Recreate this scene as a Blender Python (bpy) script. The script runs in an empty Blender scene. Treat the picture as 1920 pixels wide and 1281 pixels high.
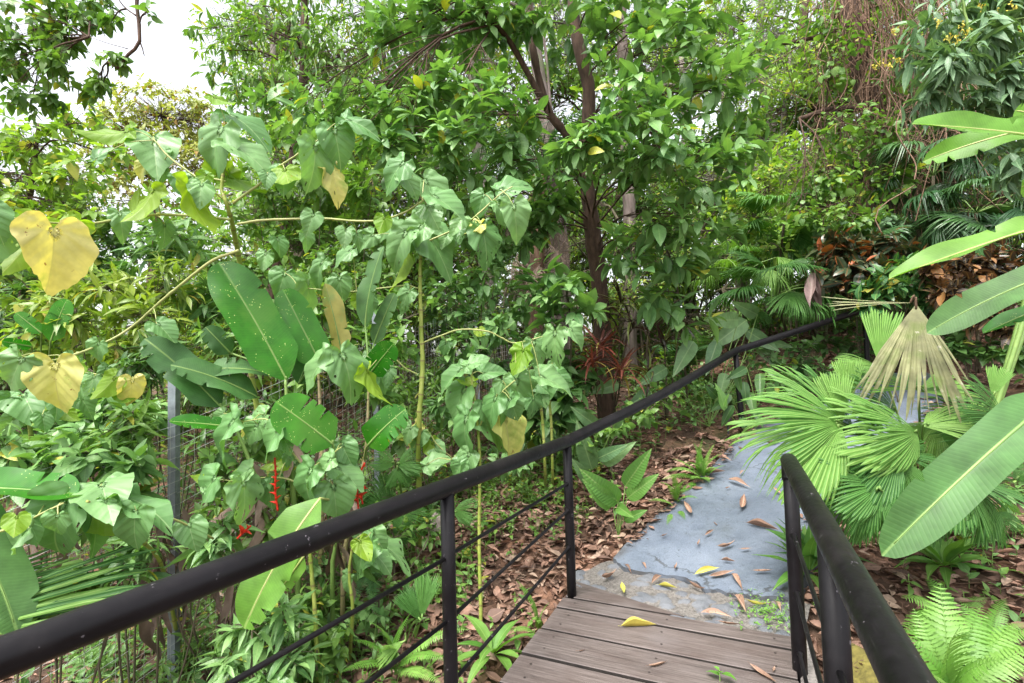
import bpy, math
import numpy as np
from mathutils import Matrix, Vector

# ------------------------------------------------------------------ camera, sky, sun, exposure
SC = bpy.context.scene
COL = SC.collection
F, CX, CY, EYE = 950.0, 960.0, 640.5, 1.45          # focal length in pixels of a 1920 px wide frame
PITCH, ROLL = math.radians(2.5), 0.027
_f = np.array([0, math.cos(PITCH), math.sin(PITCH)])
_u = np.array([0, -math.sin(PITCH), math.cos(PITCH)])
_r = np.array([1.0, 0, 0])
CR = _r * math.cos(ROLL) - _u * math.sin(ROLL)
CU = _u * math.cos(ROLL) + _r * math.sin(ROLL)
CF = _f
CAM = np.array([0, 0, EYE])
cd = bpy.data.cameras.new('camera')
cam = bpy.data.objects.new('camera', cd)
COL.objects.link(cam)
m = Matrix.Identity(4)
for i in range(3):
    m[i][0], m[i][1], m[i][2], m[i][3] = CR[i], CU[i], -CF[i], CAM[i]
cam.matrix_world = m
cd.sensor_width = 36
cd.lens = 36 * F / 1920
cd.clip_start, cd.clip_end = 0.05, 500
SC.camera = cam

SUN_EL, SUN_AZ = math.radians(62), math.radians(215)
w = bpy.data.worlds.new('World')
SC.world = w
w.use_nodes = True
nt = w.node_tree
for n in list(nt.nodes):
    nt.nodes.remove(n)
sky = nt.nodes.new('ShaderNodeTexSky')
sky.sky_type = 'NISHITA'
sky.sun_disc = False
sky.sun_elevation = SUN_EL
sky.sun_rotation = SUN_AZ
sky.air_density, sky.dust_density, sky.ozone_density = 1.0, 4.0, 1.0
hs = nt.nodes.new('ShaderNodeHueSaturation')
hs.inputs['Saturation'].default_value = 0.22
bg = nt.nodes.new('ShaderNodeBackground')
bg.inputs['Strength'].default_value = 0.15
wo = nt.nodes.new('ShaderNodeOutputWorld')
nt.links.new(sky.outputs[0], hs.inputs['Color'])
nt.links.new(hs.outputs[0], bg.inputs['Color'])
nt.links.new(bg.outputs[0], wo.inputs['Surface'])
sd = bpy.data.lights.new('sun', 'SUN')
sd.energy, sd.angle, sd.color = 1.5, math.radians(28), (1.0, 0.96, 0.9)
so = bpy.data.objects.new('sun', sd)
COL.objects.link(so)
sv = Vector((math.sin(SUN_AZ) * math.cos(SUN_EL), math.cos(SUN_AZ) * math.cos(SUN_EL), math.sin(SUN_EL)))
so.rotation_euler = sv.to_track_quat('Z', 'Y').to_euler()
SC.view_settings.view_transform = 'Standard'
SC.view_settings.look = 'None'
SC.view_settings.gamma = 1
SC.view_settings.exposure = 1.8
SC.cycles.max_bounces = 8
SC.cycles.diffuse_bounces = 5
SC.cycles.glossy_bounces = 2
SC.cycles.transmission_bounces = 6
SC.cycles.use_denoising = True

# ------------------------------------------------------------------ helpers: space
rng = np.random.default_rng(11)
UP = np.array([0, 0, 1.0])


def nrm(a):
    a = np.asarray(a, float)
    return a / np.maximum(np.linalg.norm(a, axis=-1, keepdims=True), 1e-9)


def ray(px, py):
    return CF + CR * ((px - CX) / F) - CU * ((py - CY) / F)


def P(px, py, d):
    return CAM + ray(px, py) * d


def Pz(px, py, z):
    r = ray(px, py)
    return CAM + r * ((z - EYE) / r[2])


PATH_Q = None


def H0(x, y):
    x = np.asarray(x, float)
    y = np.asarray(y, float)
    ye = np.where(y < 9, y, 9 + 7 * (1 - np.exp(-np.maximum(y - 9, 0) / 7)))
    xe = np.where(x > 8, 8 + 10 * (1 - np.exp(-np.maximum(x - 8, 0) / 10)), x)
    xe = np.where(xe < -6, -6 - 8 * (1 - np.exp(np.minimum(xe + 6, 0) / 8)), xe)
    return 0.1445 * xe + 0.211 * ye - 0.919


def H(x, y):
    x = np.asarray(x, float)
    y = np.asarray(y, float)
    n = (0.05 * np.sin(1.7 * x + 0.6 * y + 1) + 0.04 * np.sin(2.9 * y - 1.3 * x) + 0.02 * np.sin(5.3 * x + 3.1 * y))
    return H0(x, y) - 0.05 + n * np.clip(path_dist(x, y) / 0.8, 0.0, 1)


def path_dist(x, y):
    """rough distance to the path's centre band"""
    pts = np.array([[0.2, 1.5], [1.1, 3.2], [2.2, 4.7], [3.2, 5.3], [4.4, 5.9], [5.2, 7.0], [5.5, 8.8]])
    best = np.full(np.shape(x), 1e9)
    for a, b in zip(pts[:-1], pts[1:]):
        ab = b - a
        t = np.clip(((x - a[0]) * ab[0] + (y - a[1]) * ab[1]) / (ab @ ab), 0, 1)
        best = np.minimum(best, np.hypot(x - a[0] - t * ab[0], y - a[1] - t * ab[1]))
    return np.maximum(best - 0.75, 0)


def G(px, py):
    """the ground point seen at a pixel"""
    r = ray(px, py)
    t = 2.0
    lo, hi = 0.5, 60.0
    for _ in range(50):
        mid = 0.5 * (lo + hi)
        q = CAM + r * mid
        if q[2] > H(q[0], q[1]):
            lo = mid
        else:
            hi = mid
    if lo > 11:
        q = CAM + r * 8
        return np.array([q[0], q[1], float(H(q[0], q[1]))])
    return CAM + r * lo


def gz(x, y):
    return np.array([x, y, float(H(x, y))])


# ------------------------------------------------------------------ helpers: meshes
class Geo:
    def __init__(s):
        s.V, s.U, s.R, s.F, s.M, s.n = [], [], [], {}, {}, 0

    def add(s, v, faces, uv=None, rnd=None, mi=0):
        v = np.asarray(v, float).reshape(-1, 3)
        k = len(v)
        s.V.append(v)
        s.U.append(np.zeros((k, 2)) if uv is None else np.asarray(uv, float))
        r = np.zeros((k, 3)) if rnd is None else np.asarray(rnd, float)
        if r.ndim == 1:
            r = np.repeat(r[None], k, 0)
        s.R.append(r)
        for kk, f in faces.items():
            f = np.asarray(f, np.int64)
            if len(f):
                s.F.setdefault(kk, []).append(f + s.n)
                s.M.setdefault(kk, []).append(np.full(len(f), mi, np.int32))
        s.n += k
        return s

    def mesh(s, name, mats, origin=(0, 0, 0), smooth=True):
        me = bpy.data.meshes.new(name)
        V = np.concatenate(s.V) - np.asarray(origin)
        me.vertices.add(len(V))
        me.vertices.foreach_set('co', V.astype(np.float32).ravel())
        lv, ls, lt, mi, pos = [], [], [], [], 0
        for k in sorted(s.F):
            f = np.concatenate(s.F[k])
            lv.append(f.ravel())
            ls.append(pos + np.arange(len(f)) * k)
            lt.append(np.full(len(f), k))
            mi.append(np.concatenate(s.M[k]))
            pos += len(f) * k
        lv = np.concatenate(lv).astype(np.int32)
        me.loops.add(len(lv))
        me.loops.foreach_set('vertex_index', lv)
        ls = np.concatenate(ls).astype(np.int32)
        me.polygons.add(len(ls))
        me.polygons.foreach_set('loop_start', ls)
        me.polygons.foreach_set('loop_total', np.concatenate(lt).astype(np.int32))
        me.polygons.foreach_set('material_index', np.concatenate(mi).astype(np.int32))
        me.polygons.foreach_set('use_smooth', np.full(len(ls), smooth, bool))
        U = np.concatenate(s.U)
        a = me.attributes.new('lc', 'FLOAT_VECTOR', 'POINT')
        a.data.foreach_set('vector', np.column_stack([U, np.zeros(len(U))]).astype(np.float32).ravel())
        a = me.attributes.new('rnd', 'FLOAT_VECTOR', 'POINT')
        a.data.foreach_set('vector', np.concatenate(s.R).astype(np.float32).ravel())
        for mt in (mats if isinstance(mats, (list, tuple)) else [mats]):
            me.materials.append(mt)
        me.update(calc_edges=True)
        return me


def tag(o, label=None, cat=None, group=None, kind=None):
    if label:
        o['label'] = label
    if cat:
        o['category'] = cat
    if group:
        o['group'] = group
    if kind:
        o['kind'] = kind
    return o


def thing(name, label, cat, loc=(0, 0, 0), group=None):
    o = bpy.data.objects.new(name, None)
    o.empty_display_size = 0.1
    COL.objects.link(o)
    o.location = Vector([float(c) for c in loc])
    return tag(o, label, cat, group)


def obj(name, geo, mats, parent=None, smooth=True, origin=None, label=None):
    """one mesh object; geometry is given in world space (or in the parent's frame when origin is zero)"""
    if origin is None:
        p, origin = parent, np.zeros(3)
        while p is not None:
            origin = origin + np.array(p.location)
            p = p.parent
    me = geo.mesh(name, mats, origin, smooth)
    o = bpy.data.objects.new(name, me)
    COL.objects.link(o)
    o.parent = parent
    if label:
        o['label'] = label
    return o


def copy_tree(o, parent=None):
    c = o.copy()
    COL.objects.link(c)
    c.parent = parent
    for ch in list(o.children):
        copy_tree(ch, c)
    return c


def solo(name, geo, mats, loc, label, cat, group=None, smooth=True):
    me = geo.mesh(name, mats, loc, smooth)
    o = bpy.data.objects.new(name, me)
    COL.objects.link(o)
    o.location = Vector([float(c) for c in loc])
    return tag(o, label, cat, group)


def smooth_path(pts, n):
    """Catmull-Rom through pts"""
    pts = np.asarray(pts, float)
    if len(pts) == 2:
        t = np.linspace(0, 1, n)[:, None]
        return pts[0] * (1 - t) + pts[1] * t
    q = np.vstack([2 * pts[0] - pts[1], pts, 2 * pts[-1] - pts[-2]])
    out = []
    for tt in np.linspace(0, len(pts) - 1 - 1e-6, n):
        i = int(tt)
        t = tt - i
        a, b, c, d = q[i], q[i + 1], q[i + 2], q[i + 3]
        out.append(0.5 * (2 * b + (c - a) * t + (2 * a - 5 * b + 4 * c - d) * t * t + (3 * b - a - 3 * c + d) * t ** 3))
    return np.array(out)


def tube(geo, pts, rad, ns=8, cap=True, rnd=(0, 0, 0), mi=0):
    pts = np.asarray(pts, float)
    n = len(pts)
    rad = np.broadcast_to(np.asarray(rad, float), (n,))
    T = nrm(np.gradient(pts, axis=0))
    ref = np.array([0, 0, 1.0]) if abs(T[0][2]) < 0.9 else np.array([1.0, 0, 0])
    e1 = nrm(np.cross(T[0], ref))
    E1 = [e1]
    for i in range(1, n):
        e1 = e1 - T[i] * (e1 @ T[i])
        e1 = e1 / max(np.linalg.norm(e1), 1e-9)
        E1.append(e1)
    E1 = np.array(E1)
    E2 = np.cross(T, E1)
    a = np.arange(ns) * 2 * math.pi / ns
    ring = pts[:, None] + rad[:, None, None] * (np.cos(a)[None, :, None] * E1[:, None] + np.sin(a)[None, :, None] * E2[:, None])
    L = np.concatenate([[0], np.cumsum(np.linalg.norm(np.diff(pts, axis=0), axis=1))])
    uv = np.stack([np.broadcast_to(a / 6.283, (n, ns)), np.broadcast_to(L[:, None], (n, ns))], -1).reshape(-1, 2)
    i = np.arange(n - 1)[:, None] * ns
    j = np.arange(ns)[None]
    k = (j + 1) % ns
    q = np.stack([i + j, i + k, i + ns + k, i + ns + j], -1).reshape(-1, 4)
    fs = {4: q}
    if cap:
        fs[ns] = np.array([np.arange(ns)[::-1], (n - 1) * ns + np.arange(ns)])
        if ns == 4:
            fs = {4: np.vstack([q, fs[4]])}
    geo.add(ring.reshape(-1, 3), fs, uv, np.asarray(rnd, float), mi)
    return geo


def prism(geo, poly, z0, z1, c=0.003, rnd=(0, 0, 0), mi=0, side=None):
    """a bevelled slab over a convex outline (counter-clockwise)"""
    p = np.asarray(poly, float)
    n = len(p)
    ctr = p.mean(0)

    def inset(d):
        out = []
        for i in range(n):
            a, b, cc = p[i - 1], p[i], p[(i + 1) % n]
            d1, d2 = nrm(b - a), nrm(cc - b)
            n1, n2 = np.array([-d1[1], d1[0]]), np.array([-d2[1], d2[0]])
            bi = n1 + n2
            s = d / max((bi @ n1), 0.3)
            out.append(b + bi * s)
        return np.array(out)
    top = inset(c)
    rings = [np.column_stack([p, np.full(n, z0)]), np.column_stack([p, np.full(n, z1 - c)]), np.column_stack([top, np.full(n, z1)])]
    v = np.vstack(rings)
    q = []
    for r in range(2):
        for i in range(n):
            j = (i + 1) % n
            q.append([r * n + i, r * n + j, (r + 1) * n + j, (r + 1) * n + i])
    fs = {4: np.array(q)}
    caps = np.array([np.arange(n)[::-1], 2 * n + np.arange(n)])
    if n == 4:
        fs[4] = np.vstack([fs[4], caps])
    else:
        fs[n] = caps
    if side is not None:
        geo.add(v, {4: fs[4][:n]}, None, np.asarray(rnd, float), side)
        fs[4] = fs[4][n:]
    geo.add(v, fs, None, np.asarray(rnd, float), mi)
    return geo


def clip(poly, p0, nn):
    """keep the part of a polygon where (p - p0).nn <= 0"""
    out = []
    for i in range(len(poly)):
        a, b = np.array(poly[i]), np.array(poly[(i + 1) % len(poly)])
        da, db = (a - p0) @ nn, (b - p0) @ nn
        if da <= 0:
            out.append(a)
        if da * db < 0:
            out.append(a + (b - a) * da / (da - db))
    return out


# ------------------------------------------------------------------ helpers: leaves
def grid_faces(nv, nu):
    i = np.arange(nv)[:, None] * (nu + 1)
    j = np.arange(nu)[None]
    return np.stack([i + j, i + j + 1, i + nu + 1 + j + 1, i + nu + 1 + j], -1).reshape(-1, 4)


PROF = {
    'elliptic': lambda t: np.sin(math.pi * np.clip(t, 0, 1) ** 0.85) ** 0.9,
    'ovate': lambda t: np.sin(math.pi * np.clip(t, 0, 1) ** 0.62) ** 0.85,
    'lance': lambda t: np.sin(math.pi * np.clip(t, 0, 1) ** 0.75) ** 1.3,
    'oblance': lambda t: np.sin(math.pi * np.clip(t, 0, 1) ** 1.35) ** 1.0,
    'strap': lambda t: np.minimum(1, t * 6 + 0.25) * (1 - np.clip(t, 0, 1) ** 4) ** 0.9,
    'round': lambda t: np.sqrt(np.clip(1 - (2 * t - 1) ** 2, 0, 1)),
    'banana': lambda t: np.clip(np.minimum(1, (t * 5.5 + 0.03)) ** 0.75, 0, 1) * np.sqrt(np.clip(1 - np.clip((t - 0.62) / 0.38, 0, 1) ** 2.4, 0, 1)),
}


def leaf_tpl(prof='elliptic', ratio=0.4, nv=5, nu=2, droop=0.5, fold=0.25, wave=0.0, twist=0.0, seed=0, petiole=0.06, tears=0, cup=0.0, flat=False):
    """one leaf of length 1 along +Y, face +Z"""
    r = np.random.default_rng(seed)
    t = np.linspace(0, 1, nv + 1)
    w = PROF[prof](t) * ratio / 2
    w[0] = max(w[0], 0.004)
    w[-1] = max(w[-1], 0.002)
    u = np.linspace(-1, 1, nu + 1)
    T, Uu = np.meshgrid(t, u, indexing='ij')
    W = np.repeat(w[:, None], nu + 1, 1)
    if tears:
        for _ in range(tears):
            i = r.integers(max(2, nv // 5), nv - 2)
            s = r.integers(0, 2)
            dep = r.uniform(0.25, 0.8)
            for j in range(nu + 1):
                if (u[j] > 0) == bool(s) and abs(u[j]) > dep:
                    W[i, j] *= dep / abs(u[j])
    th = -droop * t
    dy = np.cos(th)
    dz = np.sin(th)
    yc = np.concatenate([[0], np.cumsum((dy[:-1] + dy[1:]) / 2 / nv)])
    zc = np.concatenate([[0], np.cumsum((dz[:-1] + dz[1:]) / 2 / nv)])
    X = Uu * W
    Z = zc[:, None] + fold * np.abs(X) - cup * (X ** 2) / max(ratio, 0.05)
    Y = yc[:, None] + np.zeros_like(X)
    if wave:
        ph = r.uniform(0, 6.28, 4)
        fr = r.uniform(2.2, 4.2, 2)
        wz = np.where(Uu < 0, np.sin(fr[0] * 6.28 * T * 0.5 + ph[0]), np.sin(fr[1] * 6.28 * T * 0.5 + ph[1]))
        Z = Z + wave * ratio * wz * np.abs(Uu) ** 1.6 * np.sin(math.pi * T) ** 0.5
    if twist:
        a = twist * T
        c, s = np.cos(a), np.sin(a)
        X, Z = X * c - (Z - zc[:, None]) * s, zc[:, None] + X * s + (Z - zc[:, None]) * c
    v = np.stack([X, Y, Z], -1).reshape(-1, 3)
    if flat:
        a = -math.atan2(zc[-1], yc[-1])
        v = np.column_stack([v[:, 0], v[:, 1] * math.cos(a) - v[:, 2] * math.sin(a), v[:, 1] * math.sin(a) + v[:, 2] * math.cos(a)])
    uv = np.stack([Uu * W, T], -1).reshape(-1, 2)
    return dict(v=v, f={4: grid_faces(nv, nu)}, uv=uv)


def heart_tpl(seed=0, fold=0.22, droop=0.35, wave=0.03, holes=0, rings=11):
    r = np.random.default_rng(seed)
    half = np.array([[0, 1.0], [0.07, 0.93], [0.17, 0.82], [0.28, 0.68], [0.37, 0.53], [0.43, 0.37], [0.465, 0.2], [0.455, 0.04], [0.4, -0.1], [0.31, -0.19],
                     [0.2, -0.215], [0.1, -0.17], [0.03, -0.06]])
    half = smooth_path(np.column_stack([half, np.zeros(len(half))]), 34)[:, :2]
    right = half
    left = half[1:][::-1] * [-1, 1]
    out = np.vstack([right, left])                    # tip -> right -> sinus -> left
    n = len(out)
    ctr = np.array([0, 0.0])
    v, uv = [], []
    asym = r.uniform(-0.06, 0.06)
    out = out + np.column_stack([asym * out[:, 1], np.zeros(n)])
    oa = np.arctan2(out[:, 0], out[:, 1])[:, None]
    out *= 1 + 0.012 * r.standard_normal((n, 1)) + 0.035 * np.sin(3 * oa + r.uniform(0, 6)) + 0.02 * np.sin(7 * oa + r.uniform(0, 6))
    out[:, 0] *= r.uniform(0.86, 1.08)
    fr = np.linspace(0.0, 1, rings + 1)[1:] ** 0.85
    ph = r.uniform(0, 6.28, 3)
    for k in fr:
        p = ctr + (out - ctr) * k
        v.append(p)
    q = np.vstack([[ctr], np.concatenate(v)])
    x, y = q[:, 0], q[:, 1]
    kk = np.concatenate([[0], np.repeat(fr, n)])
    ang = np.arctan2(x, y)
    z = fold * np.abs(x) * 0.9 - droop * np.maximum(y, 0) ** 2 * 0.6 - 0.35 * x ** 2 - 0.6 * np.minimum(y, 0) ** 2
    z += wave * kk ** 2 * np.sin(4 * ang + ph[0]) + wave * 0.6 * kk ** 2 * np.sin(9 * ang + ph[1])
    z += 0.006 * np.sin(31.0 * (y - 1.05 * np.abs(x))) * np.clip(kk * 3, 0, 1) * np.clip((1.05 - kk) * 4, 0, 1) * np.clip(np.abs(x) * 9, 0, 1)
    f4, f3 = [], []
    for i in range(n):
        j = (i + 1) % n
        if i == 33:
            continue
        f3.append([0, 1 + j, 1 + i])
        for a in range(rings - 1):
            f4.append([1 + a * n + i, 1 + a * n + j, 1 + (a + 1) * n + j, 1 + (a + 1) * n + i])
    f4 = np.array(f4)[:, ::-1]
    if holes:
        keep = np.ones(len(f4), bool)
        rows = np.arange(len(f4)) % (rings - 1)
        cand = np.where((rows > rings // 2) & (rows < rings - 2))[0]
        pick = r.choice(cand, holes, replace=False)
        keep[pick] = False
        keep[(pick[: holes // 3] + 1) % len(keep)] = False
        f4 = f4[keep]
    return dict(v=np.column_stack([x, y, z]), f={3: np.array(f3), 4: f4}, uv=np.column_stack([x, y]))


def fan_tpl(N=26, spread=200, split=0.55, droop=0.35, tipdroop=0.5, seed=0, sections=None, pleat=0.3, nr=7):
    r = np.random.default_rng(seed)
    g = Geo()
    A = np.radians(np.linspace(-spread / 2, spread / 2, N + 1))
    da = A[1] - A[0]
    for i in range(N):
        a0, a1 = A[i], A[i + 1]
        am = 0.5 * (a0 + a1)
        L = (0.78 + 0.22 * math.cos(am * 0.75)) * r.uniform(0.93, 1.03)
        sp = split * r.uniform(0.8, 1.15)
        if sections:
            k = (i / N * sections) % 1
            sp *= 0.75 + 0.5 * (1 - abs(2 * k - 1)) * 0.8
            L *= 0.86 + 0.18 * (1 - abs(2 * k - 1))
        sp = min(sp, 0.92)
        rr = np.concatenate([[0.02], np.linspace(0.15, sp, 4), np.linspace(sp, 1, nr - 3)[1:]])
        v, uv = [], []
        tw = r.uniform(-0.2, 0.2)
        dd = droop + r.normal(0, 0.05)
        for q in rr:
            h = da / 2 * (1.0 if q <= sp else max((1 - q) / (1 - sp), 0.0) ** 0.75 * sp / max(q, 0.01) + 0.02)
            R = q * L
            ex = max(0, q - sp)
            z = -dd * R ** 2 - tipdroop * ex ** 2 * 2.0
            rad = R * (1 - 0.15 * dd * R) - tipdroop * ex ** 2 * 0.6
            at = am + tw * ex * 0.6
            for s, zz in ((-1, 0), (0, 1), (1, 0)):
                aa = at + s * h
                v.append([rad * math.sin(aa), rad * math.cos(aa), z + (zz - 0.5) * pleat * h * R * 2.0])
                uv.append([s * 0.02, q])
        g.add(np.array(v), {4: grid_faces(len(rr) - 1, 2)}, np.array(uv), None)
    return dict(v=np.concatenate(g.V), f={4: np.concatenate(g.F[4])}, uv=np.concatenate(g.U))


def frond_tpl(pairs=22, arch=0.9, plen=0.2, prat=0.26, sweep=65, teeth=6, seed=0, base=0.12, droopp=0.3, taper=1.0, lift=0.25):
    """fern or feather-palm frond of length 1"""
    r = np.random.default_rng(seed)
    g = Geo()
    t = np.linspace(0, 1, 26)
    th = lift - arch * t
    y = np.concatenate([[0], np.cumsum(np.cos(th[:-1]) / 25)])
    z = np.concatenate([[0], np.cumsum(np.sin(th[:-1]) / 25)])
    pts = np.column_stack([np.zeros(26), y, z])
    tube(g, pts, 0.007 * (1 - 0.8 * t), 5, False)
    g.U[-1] = np.column_stack([np.zeros(26 * 5), np.repeat(t, 5)])
    for k in range(pairs):
        s = base + (1 - base) * (k + 0.5) / pairs
        c = np.array([0, np.interp(s, t, y), np.interp(s, t, z)])
        tang = nrm(np.array([0, math.cos(np.interp(s, t, th)), math.sin(np.interp(s, t, th))]))
        nor = np.array([0, -tang[2], tang[1]])
        q = (s - base) / (1 - base)
        L = plen * (min(1, 0.45 + 2.2 * q) * (1 - q ** 2.2) ** 0.8 * taper + 0.02)
        for sd in (-1, 1):
            a = math.radians(sweep + r.normal(0, 4))
            D = np.array([sd, 0, 0]) * math.sin(a) + tang * math.cos(a)
            Wd = nrm(np.cross(nor, D))
            m = teeth * 2
            tt = np.linspace(0, 1, m + 1)
            w = prat * L * 0.5 * np.minimum(1, 0.55 + tt * 4) * (1 - tt ** 2.2) ** 0.8
            w[1::2] *= 0.62
            dr = droopp * r.uniform(0.6, 1.3)
            mid = c + D * (tt * L)[:, None] - nor * (dr * L * tt ** 2)[:, None]
            sk = D * (0.15 * L / teeth)
            v = np.stack([mid - Wd * w[:, None], mid + nor * (-0.12 * w)[:, None], mid + Wd * w[:, None]], 1).reshape(-1, 3)
            uv = np.stack([np.tile([-0.05, 0, 0.05], m + 1), np.repeat(tt, 3)], -1)
            ff = grid_faces(m, 2)
            g.add(v, {4: ff if sd > 0 else ff[:, ::-1]}, uv)
    fd = {4: np.concatenate(g.F[4])}
    return dict(v=np.concatenate(g.V), f=fd, uv=np.concatenate(g.U))


def frames(Yd, hint):
    Y = nrm(Yd)
    Z = hint - Y * np.sum(hint * Y, -1, keepdims=True)
    Z = nrm(Z + 1e-6)
    X = np.cross(Y, Z)
    return X, Y, Z


def scatter(geo, tpls, pos, Yd, hint, L, W=None, rnd=None, mi=0, r=None):
    """leaf copies baked into one mesh; W scales width relative to length"""
    r = r or rng
    N = len(pos)
    if N == 0:
        return geo
    pos, Yd, hint = np.asarray(pos, float), np.asarray(Yd, float), np.asarray(hint, float)
    L = np.broadcast_to(np.asarray(L, float), (N,))
    W = np.ones(N) if W is None else np.broadcast_to(np.asarray(W, float), (N,))
    X, Y, Z = frames(Yd, hint)
    if rnd is None:
        rnd = r.random((N, 3))
    which = r.integers(0, len(tpls), N)
    for k, T in enumerate(tpls):
        s = np.where(which == k)[0]
        if not len(s):
            continue
        v, n = T['v'], len(T['v'])
        l = L[s][:, None, None]
        vv = pos[s][:, None] + l * (W[s][:, None, None] * v[None, :, 0:1] * X[s][:, None] + v[None, :, 1:2] * Y[s][:, None] + v[None, :, 2:3] * Z[s][:, None])
        off = (np.arange(len(s)) * n)[:, None, None]
        fs = {kk: (f[None] + off).reshape(-1, kk) for kk, f in T['f'].items()}
        geo.add(vv.reshape(-1, 3), fs, np.tile(T['uv'], (len(s), 1)), np.repeat(rnd[s], n, 0), mi)
    return geo


def rdir(n, r):
    return nrm(r.standard_normal((n, 3)))


def whorls(geo, tips, out, tpls, L, n=7, a=(50, 85), along=0.12, droop=0.15, r=None, mi=0, lvar=0.25, flat=0.6, rnd0=None):
    """n leaves round the end of each twig"""
    r = r or rng
    M = len(tips)
    e1 = nrm(np.cross(out, nrm(r.standard_normal((M, 3)))))
    e2 = np.cross(out, e1)
    k = np.arange(n)
    phi = (k * 2.39996)[None] + r.uniform(0, 6.28, (M, 1)) + r.normal(0, 0.25, (M, n))
    f = (k / max(n - 1, 1))[None] * np.ones((M, 1))
    al = np.radians(r.uniform(a[0], a[1], (M, n)) - 25 * (1 - f))
    pos = tips[:, None] - out[:, None] * (along * f * r.uniform(0.6, 1.3, (M, n)))[..., None]
    d = np.cos(al)[..., None] * out[:, None] + np.sin(al)[..., None] * (np.cos(phi)[..., None] * e1[:, None] + np.sin(phi)[..., None] * e2[:, None])
    d[..., 2] -= droop * r.uniform(0.3, 1.7, (M, n))
    hint = out[:, None] * (1 - flat) + UP * flat + r.normal(0, 0.22, (M, n, 3))
    l = L * (1 + lvar * r.standard_normal((M, n))).clip(0.45, 1.7) * (0.65 + 0.35 * f)
    if rnd0 is None:
        rn = r.random((M, n, 3))
        rn[..., 0] = 0.55 * rn[..., 0] + 0.45 * r.random((M, 1))
        rn[..., 0] = np.clip(rn[..., 0] + 0.25 * (0.5 - f), 0, 1)
    else:
        rn = np.broadcast_to(rnd0, (M, n, 3)).copy()
    kp = r.random(M * n) < 0.8
    return scatter(geo, tpls, pos.reshape(-1, 3)[kp], d.reshape(-1, 3)[kp], hint.reshape(-1, 3)[kp], l.reshape(-1)[kp], None, rn.reshape(-1, 3)[kp], mi, r)


def ell(c, rad, n, r, shell=0.45, upbias=0.0):
    d = rdir(n, r)
    if upbias:
        d = nrm(d + UP * upbias)
    q = (shell + (1 - shell) * r.random(n))[:, None] ** 0.8
    return np.asarray(c) + d * q * np.asarray(rad), d


def leafy(trunk_geo, leaf_geo, clumps, limbs_from, tpls, L, seed, n=7, twig=0.006, limb=0.02, a=(50, 85), along=0.12, droop=0.15, outup=0.5, shell=0.45, flat=0.6, lvar=0.25, sag=0.0):
    """a limb to each clump, twigs to its tips, leaves round each twig"""
    r = np.random.default_rng(seed)
    src = np.asarray(limbs_from, float)
    for c, rad, k in clumps:
        c, rad = np.asarray(c, float), np.asarray(rad, float)
        dist = np.linalg.norm(src - c, axis=1) + 0.35 * np.maximum(src[:, 2] - c[2] + 0.3 * np.linalg.norm(src[:, :2] - c[:2], axis=1), 0)
        s = src[np.argmin(dist)]
        mid = 0.5 * (s + c) + np.array([0, 0, 0.12 * np.linalg.norm(c - s)]) + r.normal(0, 0.06, 3) * np.linalg.norm(c - s)
        lp = smooth_path([s, mid, c], 8)
        tube(trunk_geo, lp, np.linspace(limb, twig * 1.3, 8), 6, False)
        tips, d = ell(c, rad, k, r, shell)
        out = nrm(d * np.array([1, 1, 0.8]) + UP * outup + r.normal(0, 0.25, d.shape))
        for tp in tips:
            st = lp[r.integers(3, 8)]
            md = 0.5 * (st + tp) + r.normal(0, 0.08, 3) * np.linalg.norm(tp - st) - UP * sag
            tube(trunk_geo, smooth_path([st, md, tp], 5), np.linspace(twig, twig * 0.45, 5), 4, False)
        whorls(leaf_geo, tips, out, tpls, L, n, a, along, droop, r, 0, lvar, flat)


# ------------------------------------------------------------------ helpers: materials
def new_mat(name):
    mt = bpy.data.materials.new(name)
    mt.use_nodes = True
    t = mt.node_tree
    for n in list(t.nodes):
        t.nodes.remove(n)
    return mt, t


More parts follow.
